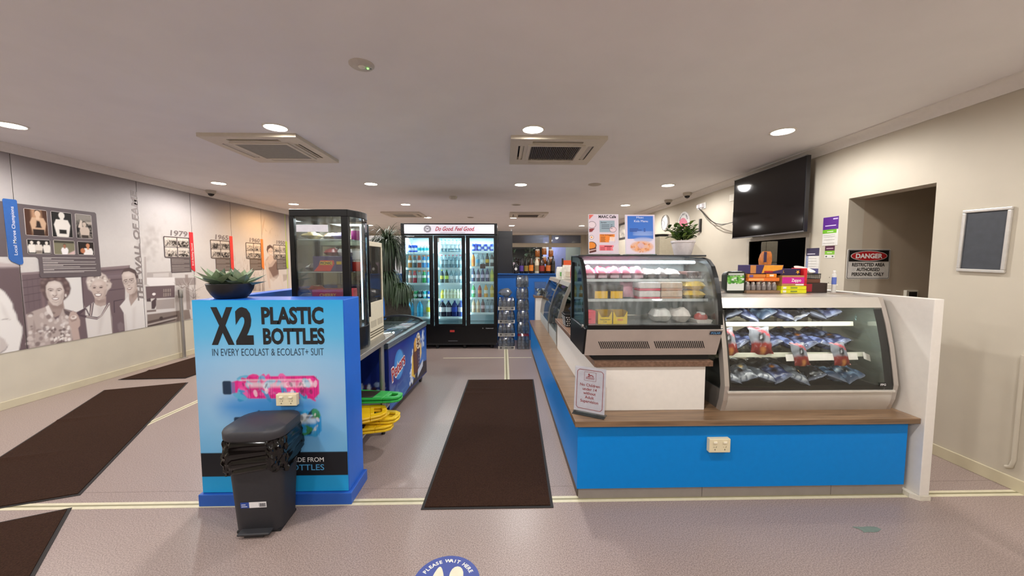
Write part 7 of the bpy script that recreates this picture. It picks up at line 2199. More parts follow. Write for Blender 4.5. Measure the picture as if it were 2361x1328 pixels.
for y0, y1 in ((.0, .03), (FL - .03, FL)):
    MB().prism(ar, 'y', y0, y1).build('end_arch', mat('#2a2b2d', .35), fz_)
for y0, y1, dz in ((.03, FL * .52, .0), (FL * .48, FL - .03, -.01)):
    g_ = MB().sweep([(a, b + dz - .004) for a, b in ar], 'y', y0, y1).build('sliding_lid', glass('#f0f5f4', .3, .02), fz_, smooth=60)
    MB().box(-FWd + .04, -.04, y1 - .012, y1, .752 + dz, .764 + dz).build('lid_handle', mat('#33363a', .4), g_)
MB().box(-FWd + .05, -.05, .05, FL - .05, .5, .62).build('floor_tray', mat('#c9d0d2', .5), fz_)
for k, (x, y) in enumerate(((-.06, .08), (-.6, .08), (-.06, FL - .08), (-.6, FL - .08))):
    w = MB().cyl((x - .012, y, .04), (x + .012, y, .04), .04, 16).build('castor', mat('#141414', .5), fz_, smooth=40)
    MB().box(x - .02, x + .02, y - .02, y + .02, .07, .1).build('castor_fork', mat('#2c2c2c', .4, .5), w)
cv = canvas(FL - .02, .56, 220, 100, '#22348c')
X, Y, Cc = cv
u = X / (FL - .02); v = Y / .56
Cc[:] = np.array(lin('#1d2f86'))
Cc[:] = blend(Cc, 1.1 * (.75 - np.hypot((u - .75) * 1.2, v - .4)), '#3f86d8')
Cc[:] = blend(Cc, 1.2 * (.42 - np.hypot((u - .12) * .8, v + .05)), '#4a98dc')
n_ = vnoise(X, Y, 9, 5) * .6 + vnoise(X, Y, 22, 6) * .4
Cc[:] = blend(Cc, np.clip((.16 - np.abs(n_ - .5)) * 3, 0, 1) * np.clip(.55 - v, 0, 1) * np.clip(.5 - u, 0, 1) * 3, '#bfe0f4')
paint(cv, [(.32, -.02), (1.3, -.02), (1.3, .14), (1.0, .17), (.75, .06)], '#23222c', .008)
paint(cv, ell(.265, .36, .13, .15, 24), '#2f7fd0', .006)
paint(cv, ell(.3, .36, .12, .13, 24), '#5aa8e6', .03, .6)
rg = random.Random(12)
for k in range(60):     # milk splash
    a = rg.uniform(0, 1)
    paint(cv, ell(.66 + rg.gauss(0, .03) + .06 * a, .04 + .36 * a, rg.uniform(.006, .022), rg.uniform(.008, .035), 8), '#e9f0f4', .004, .85)
for k in range(30):
    paint(cv, ell(1.12 + rg.gauss(0, .03), .36 + .18 * rg.random(), rg.uniform(.006, .02), rg.uniform(.01, .04), 8), '#dfe9f2', .004, .8)
paint(cv, [(.66, .12), (.78, .06), (.83, .2), (.76, .36), (.7, .34)], '#efc343', .004)         # biscuit
paint(cv, [(.74, .1), (.92, .1), (1.02, .42), (.98, .5), (.78, .48), (.72, .36)], '#5e3324', .005)
paint(cv, [(.78, .36), (.86, .36), (.88, .48), (.82, .52), (.76, .46)], '#e0a951', .004)
paint(cv, [(1.0, .2), (1.06, .28), (1.05, .42), (.98, .38)], '#e6c88a', .004)
paint(cv, ell(.93, .46, .085, .095, 20), '#efe2cb', .004)
for k in range(26): paint(cv, ell(.93 + rg.uniform(-.055, .055), .46 + rg.uniform(-.07, .07), .014, .014, 7), rg.choice(['#4a281c', '#6b3d28', '#c99a55', '#3a2018']), .003)
paint(cv, [(.86, .36), (1.0, .36), (.96, .12), (.9, .12)], '#3d2f50', .004)
for k in range(5): paint(cv, [(.91 + .01 * k, .15 + .04 * k), (.96, .16 + .04 * k), (.95, .175 + .04 * k)], '#d9dce6', .003, .7)
paint(cv, [(.88, .03), (1.1, .11), (1.12, .19), (.9, .12)], '#cfd8e6', .005)
hang(cv, 'side_graphic', (.0015, .01, .12), Y3, Z3, fz_, .3)
txt(fz_, 'Peters', (.0032, .075, .36), (0, 1, .22), (0, -.15, 1), .125, mat('#f4f1ee', .4), w=.4, bold=.075)
txt(fz_, 'Peters', (.0045, .082, .365), (0, 1, .22), (0, -.15, 1), .12, mat('#b01c2a', .4), w=.385, bold=.02)
# the near end carries the same blue print
cv = canvas(FWd - .02, .56, 60, 50, '#1b2b78')
for k in range(40): paint(cv, ell(rg.uniform(.3, .6), rg.uniform(.0, .25), rg.uniform(.01, .03), rg.uniform(.01, .04), 8), rg.choice(['#dfe9f2', '#9ab4d8', '#4a281c', '#c99a55']), .005, .8)
hang(cv, 'end_graphic', (-FWd + .01, -.0015, .12), X3, Z3, fz_, .3)
GI = 'ice creams in the chest freezer'
for k in range(14):
    c = ['#c9d6e0', '#d8b9a4', '#c98a8f', '#8fb0d0', '#e2d9c4', '#b8747c'][k % 6]
    w = ['pale blue', 'tan', 'pink', 'sky blue', 'cream', 'rose'][k % 6]
    y = .1 + (k // 2) * .165; x = -.2 - (k % 2) * .24
    p = fz_.matrix_basis @ Vector((0, 0, 0))
    rzf = fz_.rotation_euler.z
    wx = -1.07 + x * math.cos(rzf) - y * math.sin(rzf); wy = 3.43 + x * math.sin(rzf) + y * math.cos(rzf)
    t = thing('ice_cream_pack', '%s ice cream pack, %s from near end, %s side of the freezer' % (w, ORD[k // 2], ('aisle', 'inner')[k % 2]), 'ice cream', (wx, wy, .6205), rzf, GI, local=True)
    pack(.2, .13, .075, .2, 300 + k).build('wrapper', mat(c, .35, var=.15, scale=30.), t, smooth=60)
    MB().box(-.05, .05, -.03, .03, .07, .077).build('label', mat('#e9e4de', .5), t)
for k in range(4):
    wy0 = FL * .62 + k * .09
    MB().obox((-.16, wy0, .758), (.08, 0, .0), (0, .035, 0), (0, 0, .0012)).build('price_sticker', mat('#e4e2e6' if k % 2 else '#c9b9c4', .4), fz_)

# ================================================================== ponytail palm
pl = thing('ponytail_palm', 'large ponytail palm with drooping leaves left of the drinks fridge', 'plant', (-1.62, 5.6, 0))
MB().lathe([(.17, 0), (.18, .01), (.22, .4), (.235, .42), (.225, .43), (.2, .4), (.001, .39)], 24, (-1.62, 5.6, 0)).build('pot', mat('#2b2b2d', .5), pl, smooth=40)
bark = mat('#2b271e', .85, var=.25, scale=30., bump=.5)
MB().tube([(-1.62, 5.6, .38), (-1.6, 5.6, .55), (-1.58, 5.6, .75), (-1.62, 5.6, .95), (-1.68, 5.6, 1.15), (-1.71, 5.6, 1.35), (-1.73, 5.6, 1.78)], .1, 14, [.16, .2, .19, .16, .13, .1, .06]).build('trunk', bark, pl, smooth=60)
MB().tube([(-1.56, 5.58, .8), (-1.5, 5.56, .95), (-1.5, 5.55, 1.1)], .06, 10, [.09, .07, .05]).build('branch', bark, pl, smooth=60)
rg = random.Random(31)
def fountain(c, n, L0, droop, w, nm, col, seed):
    rg = random.Random(seed)
    mb = MB()
    for k in range(n):
        a = rg.uniform(0, 2 * PI); L = L0 * rg.uniform(.7, 1.1)
        p = Vector(c); el = rg.uniform(.2, 1.35); d = Vector((math.cos(a) * math.cos(el), math.sin(a) * math.cos(el), math.sin(el)))
        side = Vector((-math.sin(a), math.cos(a), 0))
        pts = []
        m = 9
        for i in range(m + 1):
            pts.append((p.copy(), w * (1 - .85 * i / m)))
            p = p + d * (L / m)
            d = (d + Vector((0, 0, -droop * (.6 + i * .12)))).normalized()
        vs = []; fs = []
        for q, hw in pts: vs += [q - side * hw, q + side * hw]
        for i in range(m): fs.append((2 * i, 2 * i + 1, 2 * i + 3, 2 * i + 2))
        mb.add(vs, fs)
    o = mb.build(nm, mat(col, .5, var=.3, scale=6.), pl, fix=False)
    o['kind'] = 'stuff'
fountain((-1.72, 5.6, 1.76), 200, .55, .34, .009, 'leaves', '#39492f', 1)
fountain((-1.73, 5.6, 1.74), 260, .62, .9, .015, 'leaves', '#2a3a26', 2)
fountain((-1.74, 5.58, 1.24), 300, .5, .75, .016, 'leaves', '#33462c', 3)
fountain((-1.52, 5.55, 1.1), 240, .38, .75, .016, 'leaves', '#33462c', 4)

# steel post by the mural
sp = thing('steel_post', 'brushed steel post standing against the mural wall', 'post', (-5.03, 5.905, 0))
MB().lathe([(.045, 0), (.045, .008), (.03, .012)], 20, (-5.03, 5.905, 0)).build('base_plate', ST, sp, smooth=40)
MB().lathe([(.024, .01), (.024, .98)], 18, (-5.03, 5.905, 0)).build('pole', ST, sp, smooth=40)
MB().lathe([(.03, .95), (.03, 1.07), (.026, 1.076), (.001, 1.078)], 18, (-5.03, 5.905, 0)).build('head', mat('#7d7870', .35, .7), sp, smooth=40)

# ================================================================== three door drinks fridge
FBK = mat('#0b0b0d', .3, var=.03, spec=.4)
INW = mat('#dbe6e8', .4, var=0)
df = thing('drinks_fridge', 'black three door drinks fridge with lit white header sign', 'fridge', (-.92, 6.75, 0))
DX0, DX1, DY0, DY1 = -1.737, -.108, 6.42, 7.02
MB().box(DX0, DX0 + .05, DY0, DY1, .1, 2.16).build('side_panel', FBK, df)
MB().box(DX1 - .05, DX1, DY0, DY1, .1, 2.16).build('side_panel', FBK, df)
MB().box(DX0 + .05, DX1 - .05, DY0, DY1, 1.96, 2.0).box(DX0 + .05, DX1 - .05, DY0 + .1, DY1, 2.0, 2.16).build('top_housing', FBK, df)
MB().box(DX0 + .05, DX1 - .05, DY0, DY1, .1, .4).build('compressor_housing', FBK, df)
MB().box(DX0 + .02, DX1 - .02, DY0 - .005, DY1, .07, .1).build('toe_rail', mat('#0c0c0d', .5), df)
for k in range(4):
    x = DX0 + .1 + k * (DX1 - DX0 - .2) / 3
    MB().cyl((x, DY0 + .08, 0), (x, DY0 + .08, .07), .03, 12).build('foot', mat('#0c0c0d', .5), df)
MB().box(DX0 + .05, DX1 - .05, DY1 - .03, DY1, .4, 1.96).build('liner_back', INW, df)
MB().box(DX0 + .05, DX0 + .055, DY0, DY1 - .03, .4, 1.96).box(DX1 - .055, DX1 - .05, DY0, DY1 - .03, .4, 1.96).build('liner_sides', INW, df)
MB().box(DX0 + .055, DX1 - .055, DY0 + .02, DY1 - .03, .4, .41).build('liner_floor', mat('#9fb3b6', .4), df)
hs = MB().box(DX0, DX1, DY0 - .03, DY0 + .1, 1.968, 2.16).build('header_frame', FBK, df, bevel=.004)
MB().box(-1.676, -.158, DY0 - .034, DY0 - .03, 1.986, 2.138).build('header_sign', mat('#dcd8e4', .4, var=0, emit=.12), df)
hy = DY0 - .0355
txt(df, 'Do Good. Feel Good.', (-1.155, hy, 2.035), X3, (.12, 0, 1), .066, mat('#b3173a', .5), w=.66, bold=.02, sh=.2)
MB().box(-1.07, -.65, hy, hy + .001, 2.0, 2.004).build('small_print', mat('#8a8890', .5), df)
lg = MB()
for a, b in ((.062, .056), (.05, .044)):
    n = 28
    vs = [(-1.285 + r * math.cos(2 * PI * k / n), hy, 2.065 + r * math.sin(2 * PI * k / n)) for r in (a, b) for k in range(n)]
    lg.add(vs, [(k, (k + 1) % n, n + (k + 1) % n, n + k) for k in range(n)])
for k in range(16):
    a = k * PI / 8
    lg.add([(-1.285 + .043 * math.cos(a + q), hy, 2.065 + .043 * math.sin(a + q)) for q in (0, .25)] + [(-1.285 + .026 * math.cos(a + .12), hy, 2.065 + .026 * math.sin(a + .12))], [(0, 1, 2)])
lg.build('logo_ring', mat('#1c1a20', .5), df, fix=False)
txt(df, 'SSS', (-1.285, hy - .0006, 2.057), X3, Z3, .022, mat('#1c1a20', .5), al='C', bold=.03)
txt(df, 'Cybercool', (-1.64, DY0 - .0375, 1.935), X3, Z3, .014, mat('#d8d8dc', .4), w=.13, bold=.02)
txt(df, 'Cybercool', (-.31, DY0 - .002, .353), X3, Z3, .014, mat('#d8d8dc', .4), w=.13, bold=.02)
MB().cyl((-.36, DY0, .36), (-.36, DY0 - .004, .36), .01, 12).build('lock', mat('#a8a8a8', .3, .8), df)
MB().box(-.93, -.85, DY0 - .003, DY0, .295, .33).build('red_sticker', mat('#c23a34', .4), df)
MB().box(-.96, -.8, DY0 - .003, DY0, .135, .145).build('kick_strip', mat('#6d6d72', .3, .5), df)
DOORS = [(-1.666, -1.264), (-1.118, -.713), (-.574, -.166)]
DE = [(-1.72, -1.197), (-1.185, -.652), (-.64, -.125)]
for i, ((g0, g1), (e0, e1)) in enumerate(zip(DOORS, DE)):
    z0, z1 = .405, 1.955
    d = MB().box(e0, g0, DY0 - .035, DY0 - .002, z0, z1).box(g1, e1, DY0 - .035, DY0 - .002, z0, z1).box(g0, g1, DY0 - .035, DY0 - .002, z0, .44).box(g0, g1, DY0 - .035, DY0 - .002, 1.912, z1).build('door', FBK, df)
    MB().box(g0, g1, DY0 - .02, DY0 - .016, .44, 1.912).build('pane', glass('#f2fbfc', .25, .01), d)
    hx = e1 - .02 if i < 2 else e0 + .02
    MB().box(hx - .008, hx + .008, DY0 - .055, DY0 - .035, .9, 1.5).build('handle', mat('#2b2b2e', .3, .5), d, bevel=.004)
    xs = [g0 - .02, g1 + .02]
    for x in xs:
        MB().box(x - .012, x + .012, DY0 + .008, DY0 + .02, .45, 1.92).build('glow_strip', mat('#d8f6ff', .4, var=0, emit=9.), df)
    la = bpy.data.lights.new('fridge_lamp', 'AREA'); la.shape = 'RECTANGLE'; la.size = .38; la.size_y = .06; la.energy = 8.; la.color = (.82, .96, 1)
    lo = bpy.data.objects.new('fridge_lamp', la); lo.location = ((g0 + g1) / 2, DY0 + .12, 1.945); C.objects.link(lo)
MB().box(-.4, -.31, DY0 - .0375, DY0 - .0205, 1.395, 1.475).build('door_notice', mat('#3a3432', .5, var=.4, scale=60.), df)
MB().box(-1.117, -1.09, DY0 - .0225, DY0 - .0205, 1.84, 1.91).build('price_notice', mat('#d9d4cc', .5), df)
SZL = (1.672, 1.405, 1.144, .873, .556); SZR = (1.694, 1.427, 1.165, .893, .628)
for i, (g0, g1) in enumerate(DOORS):
    for z in (SZR if i == 2 else SZL):
        s = MB().box(g0 - .03, g1 + .03, DY0 + .03, DY1 - .04, z - .012, z).build('shelf', mat('#d5e2e4', .4), df)
        MB().box(g0 - .03, g1 + .03, DY0 + .024, DY0 + .03, z - .03, z + .006).build('price_strip', mat('#e3f0f2', .35, var=0), s)

# drinks
def bottle_kind(r, h, body, label, cap, lab=(.45, .75), neck=.38, liquid=None, clear=False, nm='drink_bottle'):
    t = thing(nm, 'x', 'bottle', (0, -9, 0), 0, None, local=True)
    sh_ = h * .62
    prof_ = [(r * .86, 0), (r, .006), (r * .97, h * .2), (r, h * .4), (r, sh_), (r * .8, h * .74), (r * neck, h * .88), (r * neck, h * .93)]
    m = glass('#dfeaee', .35, .05, .16, '#c9dce4') if clear else mat(body, .18, var=.04)
    MB().lathe(prof_, 12).build('body', m, t, smooth=50)
    if liquid: MB().lathe([(r * .82, .005), (r * .92, .01), (r * .92, h * .6)], 10).build('drink', mat(liquid, .3), t, smooth=50)
    MB().lathe([(r * 1.015, h * lab[0]), (r * 1.015, min(h * lab[1], sh_))], 12, cap=False).build('label', mat(label, .4), t, smooth=50)
    MB().lathe([(r * neck * 1.15, h * .92), (r * neck * 1.2, h * .99), (r * neck, h)], 10).build('cap', mat(cap, .35), t, smooth=40)
    return t
def can_kind(c1, c2, r=.027, h=.13):
    t = thing('drink_can', 'x', 'can', (0, -9, 0), 0, None, local=True)
    MB().lathe([(r * .8, 0), (r, .008), (r, h - .012), (r * .86, h - .002)], 12).build('body', mat(c1, .25, .3), t, smooth=50)
    MB().lathe([(r * 1.01, h * .25), (r * 1.01, h * .6)], 12, cap=False).build('printed_band', mat(c2, .3), t, smooth=50)
    MB().lathe([(r * .86, h - .002), (r * .8, h), (r * .78, h - .004), (.001, h - .004)], 12, cap=False).build('lid', mat('#c9cdd0', .25, .9), t, smooth=50)
    return t
USED = set()
def put(proto, x, y, z, label, group, rz=0.):
    if proto not in USED:
        USED.add(proto); proto.location = (x, y, z); proto.rotation_euler = (0, 0, rz); tag(proto, label, None, group); return proto
    return dup(proto, (x, y, z), rz, label, group)
K = {}
def kind(key, fn):
    if key not in K: K[key] = fn()
    return K[key]
B = lambda key, *a, **k: kind(key, lambda: bottle_kind(*a, **k))
SP = lambda n, c: B(n, .036, .215, c, '#e9e6e4', '#e87a3c', lab=(.42, .62), neck=.62)
AQ = lambda n, cap, lb: B(n, .032, .225, '#cfe2ea', lb, cap, lab=(.3, .55), clear=True, liquid='#b8d3de')
SD = lambda n, c, lb, cap: B(n, .033, .23, c, lb, cap, lab=(.3, .55))
can = lambda n, a, b: kind(n, lambda: can_kind(a, b))
big = lambda n, c, lb, cap: B(n, .055, .29, c, lb, cap, lab=(.3, .58), neck=.28)
SHELVES = [
 ('left', 0, [can('cb', '#2b4fb8', '#dfe4ee')] * 3 + [can('cw', '#e3ecee', '#2fb4c4')] * 4, ['blue and silver can'] * 3 + ['white and cyan can'] * 4),
 ('left', 1, [SP('so', '#c07a3a'), SP('sk', '#5f6f78'), SP('sr', '#b5543f'), SP('sb', '#2f86c4'), SP('sb', '#2f86c4')], ['orange sports drink', 'dark sports drink', 'red sports drink', 'blue sports drink', 'blue sports drink']),
 ('left', 2, [SP('sp', '#b98a7c'), SP('sd', '#c22f48'), SP('sg', '#a9b8b0'), SP('sv', '#3fae5c'), SP('sl', '#6f9ecb')], ['peach sports drink', 'crimson sports drink', 'pale grey sports drink', 'green sports drink', 'light blue sports drink']),
 ('left', 3, [can('co', '#d98a4a', '#f0c9a0'), can('cg', '#2fa86a', '#d9efe0'), can('cs', '#3f4a52', '#cfd8da'), can('ct', '#2fb0b8', '#dff0f0'), can('cp', '#2458b4', '#e4e6ee')], ['orange can', 'green can', 'black and silver can', 'teal can', 'royal blue can']),
 ('left', 4, [big('by', '#3fa9d8', '#35b4dc', '#e6e6e6'), big('by', '#3fa9d8', '#35b4dc', '#e6e6e6'), big('bz', '#c6d8c0', '#e3d42a', '#d8d23a')], ['large sky blue bottle', 'large sky blue bottle', 'large yellow labelled bottle']),
 ('middle', 0, [AQ('wa', '#2f9fd0', '#e6eef2')] * 6, ['blue capped water bottle'] * 6),
 ('middle', 1, [AQ('wb', '#d86a7a', '#b9cfd8')] * 6, ['pink capped water bottle'] * 6),
 ('middle', 2, [SD('sy', '#4a5040', '#d8d23a', '#e0da4a'), SD('sx', '#3a4a38', '#b6d23a', '#3fa85c'), AQ('wc', '#c9ced2', '#d3dce0'), AQ('wc', '#c9ced2', '#d3dce0'), AQ('wc', '#c9ced2', '#d3dce0')], ['yellow topped soft drink', 'lime soft drink', 'clear soda water', 'clear soda water', 'clear soda water']),
 ('middle', 3, [B('my', .03, .15, '#e4d24a', '#f0e28a', '#e8dc7a')] + [B('mm', .03, .16, '#e2e0c0', '#eeecd8', '#e6e4d0')] * 6, ['yellow milk bottle'] + ['cream milk bottle'] * 6),
 ('middle', 4, [big('pa', '#2a2226', '#e4e2e6', '#3f5fb4'), big('pa', '#2a2226', '#e4e2e6', '#3f5fb4'), big('pb', '#1d2a6a', '#2a44a8', '#2a3a8c'), big('pc', '#3a4a8c', '#d8dcea', '#4a62b8')], ['large dark cola bottle', 'large dark cola bottle', 'large deep blue cola bottle', 'large blue and white cola bottle']),
 ('right', 0, [can('cb', '', ''), can('ci', '#2c3f9c', '#2c3f9c'), can('cb', '', ''), can('cv', '#dfe3ea', '#3a52b4'), can('cb', '', ''), can('cv', '', ''), can('cb', '', '')], ['blue and silver can', 'indigo can', 'blue and silver can', 'silver can', 'blue and silver can', 'silver can', 'blue and silver can']),
 ('right', 1, [SD('ra', '#e08a3c', '#d9702c', '#3f74b8'), AQ('rb', '#cfd8dc', '#3f9fc8'), AQ('rc', '#b8a8c0', '#dff0f0'), SD('rd', '#2f3438', '#e3b53a', '#2a2a2c'), SD('re', '#454b52', '#e9e6e4', '#e0dcd8')], ['orange juice bottle', 'blue labelled water bottle', 'white labelled water bottle', 'black bottle with yellow label', 'dark bottle with white label']),
 ('right', 2, [SD('rf', '#384468', '#c9cfe0', '#3f5a9c'), SD('rg', '#4a4a6a', '#dfc0cc', '#a8b4d8'), SD('rh', '#3c4878', '#d0c4e0', '#7f9cd8'), SD('rh', '#3c4878', '#d0c4e0', '#7f9cd8'), SD('ri', '#c8d868', '#e8e05a', '#cfe0c0')], ['navy bottle', 'pink labelled bottle', 'violet labelled bottle', 'violet labelled bottle', 'lemon yellow bottle']),
 ('right', 3, [SD('rj', '#4fae6c', '#cfe8d4', '#d9dcd8'), SD('rk', '#a83a3a', '#e0873a', '#d9dcd8'), SD('rl', '#d99a3c', '#f0e6dc', '#d9dcd8'), SD('rm', '#d8b53c', '#f0d88a', '#d9dcd8')], ['green bottle', 'red and orange bottle', 'orange and white bottle', 'golden bottle']),
 ('right', 4, [SD('rn', '#c9a988', '#e2cdb4', '#b9b2a8'), SD('rn', '#c9a988', '#e2cdb4', '#b9b2a8'), SD('ro', '#5a4048', '#d6b0b8', '#4a4a50'), AQ('rp', '#5a6a78', '#b8cfe2'), AQ('rp', '#5a6a78', '#b8cfe2')], ['tan coffee bottle', 'tan coffee bottle', 'dark coffee bottle', 'pale blue bottle', 'pale blue bottle']),
]
LV = ['top', 'second', 'third', 'fourth', 'bottom']
for door, lv, items, names in SHELVES:
    di = ('left', 'middle', 'right').index(door)
    g0, g1 = DOORS[di]
    n = len(items)
    z = (SZR if di == 2 else SZL)[lv]
    for k, (p, nm_) in enumerate(zip(items, names)):
        x = g0 + .05 + (g1 - g0 - .085) * (k / (n - 1))
        for row in range(3 if (door == 'left' and lv == 3) else (2 if nm_.endswith('can') or 'milk' in nm_ else 1)):
            lab = '%s, %s from left, %s shelf, %s fridge door' % (nm_, ORD[k], LV[lv], door)
            if row: lab += ', %s row' % ('second', 'third')[row - 1]
            put(p, x, DY0 + .085 + row * .075, z, lab, 'drinks in the three door fridge', 0)

# ================================================================== shrink wrapped water packs
def pack_kind(nx, ny, r, h, tray, red):
    t = thing('water_pack', 'x', 'water pack', (0, -9, 0), 0, None, local=True)
    m1 = mat('#7f8a96', .12, .2, var=.75, scale=28.)
    z0 = .004
    proto_me = None
    for i in range(nx):
        for j in range(ny):
            x, y = (i - (nx - 1) / 2) * 2 * r, (j - (ny - 1) / 2) * 2 * r
            if proto_me is None:
                b = MB().lathe([(r * .9, 0), (r * .96, .006), (r * .88, h * .25), (r * .96, h * .45), (r * .95, h * .62), (r * .5, h * .84), (r * .36, h * .88), (r * .42, h * .89), (r * .42, h)], 9).build('bottle', m1, t, smooth=50)
                proto_me = b.data
            else:
                b = bpy.data.objects.new('bottle', proto_me); C.objects.link(b); b.parent = t
            b.location = (x, y, z0)
    hx, hy_ = nx * r + .003, ny * r + .003
    if tray:
        MB().box(-hx, hx, -hy_, hy_, 0, .003).box(-hx, hx, -hy_ - .002, -hy_, 0, .058).box(-hx, hx, hy_, hy_ + .002, 0, .058).box(-hx - .002, -hx, -hy_, hy_, 0, .058).box(hx, hx + .002, -hy_, hy_, 0, .058).build('cardboard_tray', mat('#d2cabb', .6), t)
        pm_ = MB().box(-.03, .02, -hy_ - .003, -hy_ - .002, .03, .036).box(-.02, .01, -hy_ - .003, -hy_ - .002, .018, .024).box(hx - .06, hx - .015, -hy_ - .003, -hy_ - .002, .022, .038)
        pm_.poly([(-hx + .045 + .016 * math.cos(a), -hy_ - .0032, .03 + .016 * math.sin(a)) for a in [2 * PI * k / 12 for k in range(12)]])
        pm_.build('tray_print', mat('#35322f', .6), t)
    wv = []; n = 20
    rings_ = []
    for f, k in ((.0, 1.), (.3, 1.), (.62, .99), (.85, .93), (1.0, .8)):
        rings_.append([(a * k, b_ * k, .003 + h * f + .004) for a, b_ in rrect(-hx - .004, -hy_ - .004, hx + .004, hy_ + .004, .03, 4)])
    loft(MB(), rings_, (False, True)).build('shrink_wrap', glass('#e2e6ea', .4, .1, .04, '#c9ced6'), t, smooth=50)
    if red:
        loft(MB(), [[(a * k, b_ * k, h * f + .012) for a, b_ in rrect(-hx - .005, -hy_ - .005, hx + .005, hy_ + .005, .03, 4)] for f, k in ((.84, .95), (1.0, .83))], (False, False)).build('red_band', glass('#e6a0a6', .4, .1, .5, '#c83a48'), t, smooth=50)
    return t
GW = 'shrink wrapped water packs'
pk = pack_kind(4, 3, .0345, .213, True, False); pk2 = pack_kind(3, 3, .033, .195, False, False); pk3 = pack_kind(3, 3, .033, .26, False, True)
z = 0
for k in range(4):
    put(pk, .046 + .006 * (k % 2), 6.46, z, 'bottle pack in cardboard tray, %s from the floor in the left stack' % ORD[k], GW, .03 * (-1) ** k); z += .184 + .044
    z = round(z, 3)
lb = thing('loose_wrap', 'crumpled clear plastic bag of bottles on top of the left stack', 'bag', (.03, 6.45, .915), 0, local=True)
pack(.24, .2, .13, .3, 501).build('bag', glass('#cfd4da', .6, .12, .28, '#a9b0b8'), lb, smooth=40)
for k in range(5): MB().cyl((-.07 + .035 * k, -.05, .045), (-.06 + .035 * k, .06, .06), .025, 9, .012).build('bottle', mat('#8d97a3', .15, .3, var=.3, scale=25.), lb, smooth=50)
put(pk3, .342, 6.46, 0, 'red topped bottle pack at the floor of the right stack', GW)
z = .272
for k in range(5):
    put(pk2, .338 - .004 * k, 6.46, z, 'clear wrapped bottle pack, %s from the floor in the right stack' % ORD[k + 1], GW, .04 * (-1) ** k); z += .2

# ================================================================== blue half wall, screens and bar
HB = mat('#1464b8', .45, var=.03)
hw = thing('half_wall', 'blue half wall behind the drinks fridge', 'partition', (-.7, 7.15, 0))
MB().box(-2.75, 1.02, 7.12, 7.2, 0, 1.27).build('panel', HB, hw)
MB().box(-2.76, 1.03, 7.06, 7.32, 1.27, 1.288).build('ledge', mat('#1a5aa4', .45), hw)
ws = thing('white_screen', 'white screen board on the half wall behind the palm', 'screen', (-2.25, 7.2, 1.288))
MB().box(-2.6, -1.85, 7.18, 7.2, 1.288, 1.99).build('board', mat('#c9c7c4', .5), ws)
MB().box(-2.62, -1.7, 7.175, 7.205, 1.99, 2.005).build('top_rail', mat('#e2e0dc', .4), ws)
MB().ball((-2.0, 7.165, 1.97), .015).build('clip', mat('#1c1c1c', .4), ws)
bcab = thing('black_cabinet', 'tall black cabinet beside the drinks fridge behind the half wall', 'cabinet', (.03, 7.6, 0))
MB().box(-.11, .175, 7.34, 7.9, 0, 2.11).build('body', mat('#1c1c20', .4), bcab, bevel=.004)
MB().box(-.1, .165, 7.33, 7.34, .1, 1.98).build('door', mat('#202025', .35), bcab, bevel=.003)
MB().cyl((.155, 7.36, 2.11), (.155, 7.36, 2.15), .008, 8).build('stud', mat('#b9b9b9', .3), bcab)
GB = 'bottles along the half wall'
bars = [(.235, 'lq1', .05, .17, '#1b1a20', '#1b1a20', '#1b1a20', 'round black bottle with white seal'), (.345, 'lq2', .035, .24, '#1d1822', '#5a3f8c', '#141216', 'black bottle with purple label'), (.435, 'lq3', .035, .24, '#1c1915', '#8d7434', '#141216', 'black bottle with gold label'),
        (.53, 'lq4', .038, .26, '#3a2414', '#e07f2c', '#16120f', 'amber bottle with orange label'), (.64, 'lq5', .038, .25, '#d8cbb0', '#8d7a58', '#c9b88c', 'cream patterned bottle'), (.735, 'lq6', .045, .24, '#2c1a12', '#8d2c28', '#1c1512', 'dark bottle with red label'),
        (.86, 'lq7', .04, .25, '#34200f', '#c96a2c', '#1c1512', 'brown bottle with orange label'), (.95, 'lq8', .036, .27, '#161413', '#2a2622', '#141212', 'tall dark plain bottle')]
for x, kx, r, h, b_, l_, c_, lab in bars:
    t = bottle_kind(r, h, b_, l_, c_, lab=(.15, .5), neck=.32, nm='liquor_bottle')
    t.scale = (1.15, 1.15, 1.25); put(t, x, 7.15, 1.2885, lab + ' on the half wall ledge', GB)
    if kx == 'lq1': MB().cyl((0, -.0515, .07), (0, -.053, .07), .022, 16).build('seal', mat('#dcdad6', .4), t)
t = carton('gift_box', .185, .25, 7.22, 7.3, 1.2885, 1.5, '#c9b4c0', 'pale pink gift box behind the round black bottle', 'box', ('#8d6a80', .2, .2, .8, .6))
for k in range(9):
    j = k % 3; q = k // 3
    t = thing('amber_jar', 'amber jar with pale lid, %s stack, %s' % (('left', 'middle', 'right')[j], ('lower', 'middle', 'upper')[q]), 'jar', (.66 + j * .13, 7.26, 1.2885 + q * .16 + (.02 if j == 1 else 0) * q), 0, 'amber jars behind the liquor bottles', local=True)
    MB().lathe([(.045, 0), (.048, .005), (.048, .11), (.038, .125)], 14).build('body', mat('#8d4f1e', .2), t, smooth=40)
    MB().lathe([(.042, .122), (.042, .145), (.002, .148)], 14).build('lid', mat('#d3cabb', .4), t, smooth=40)
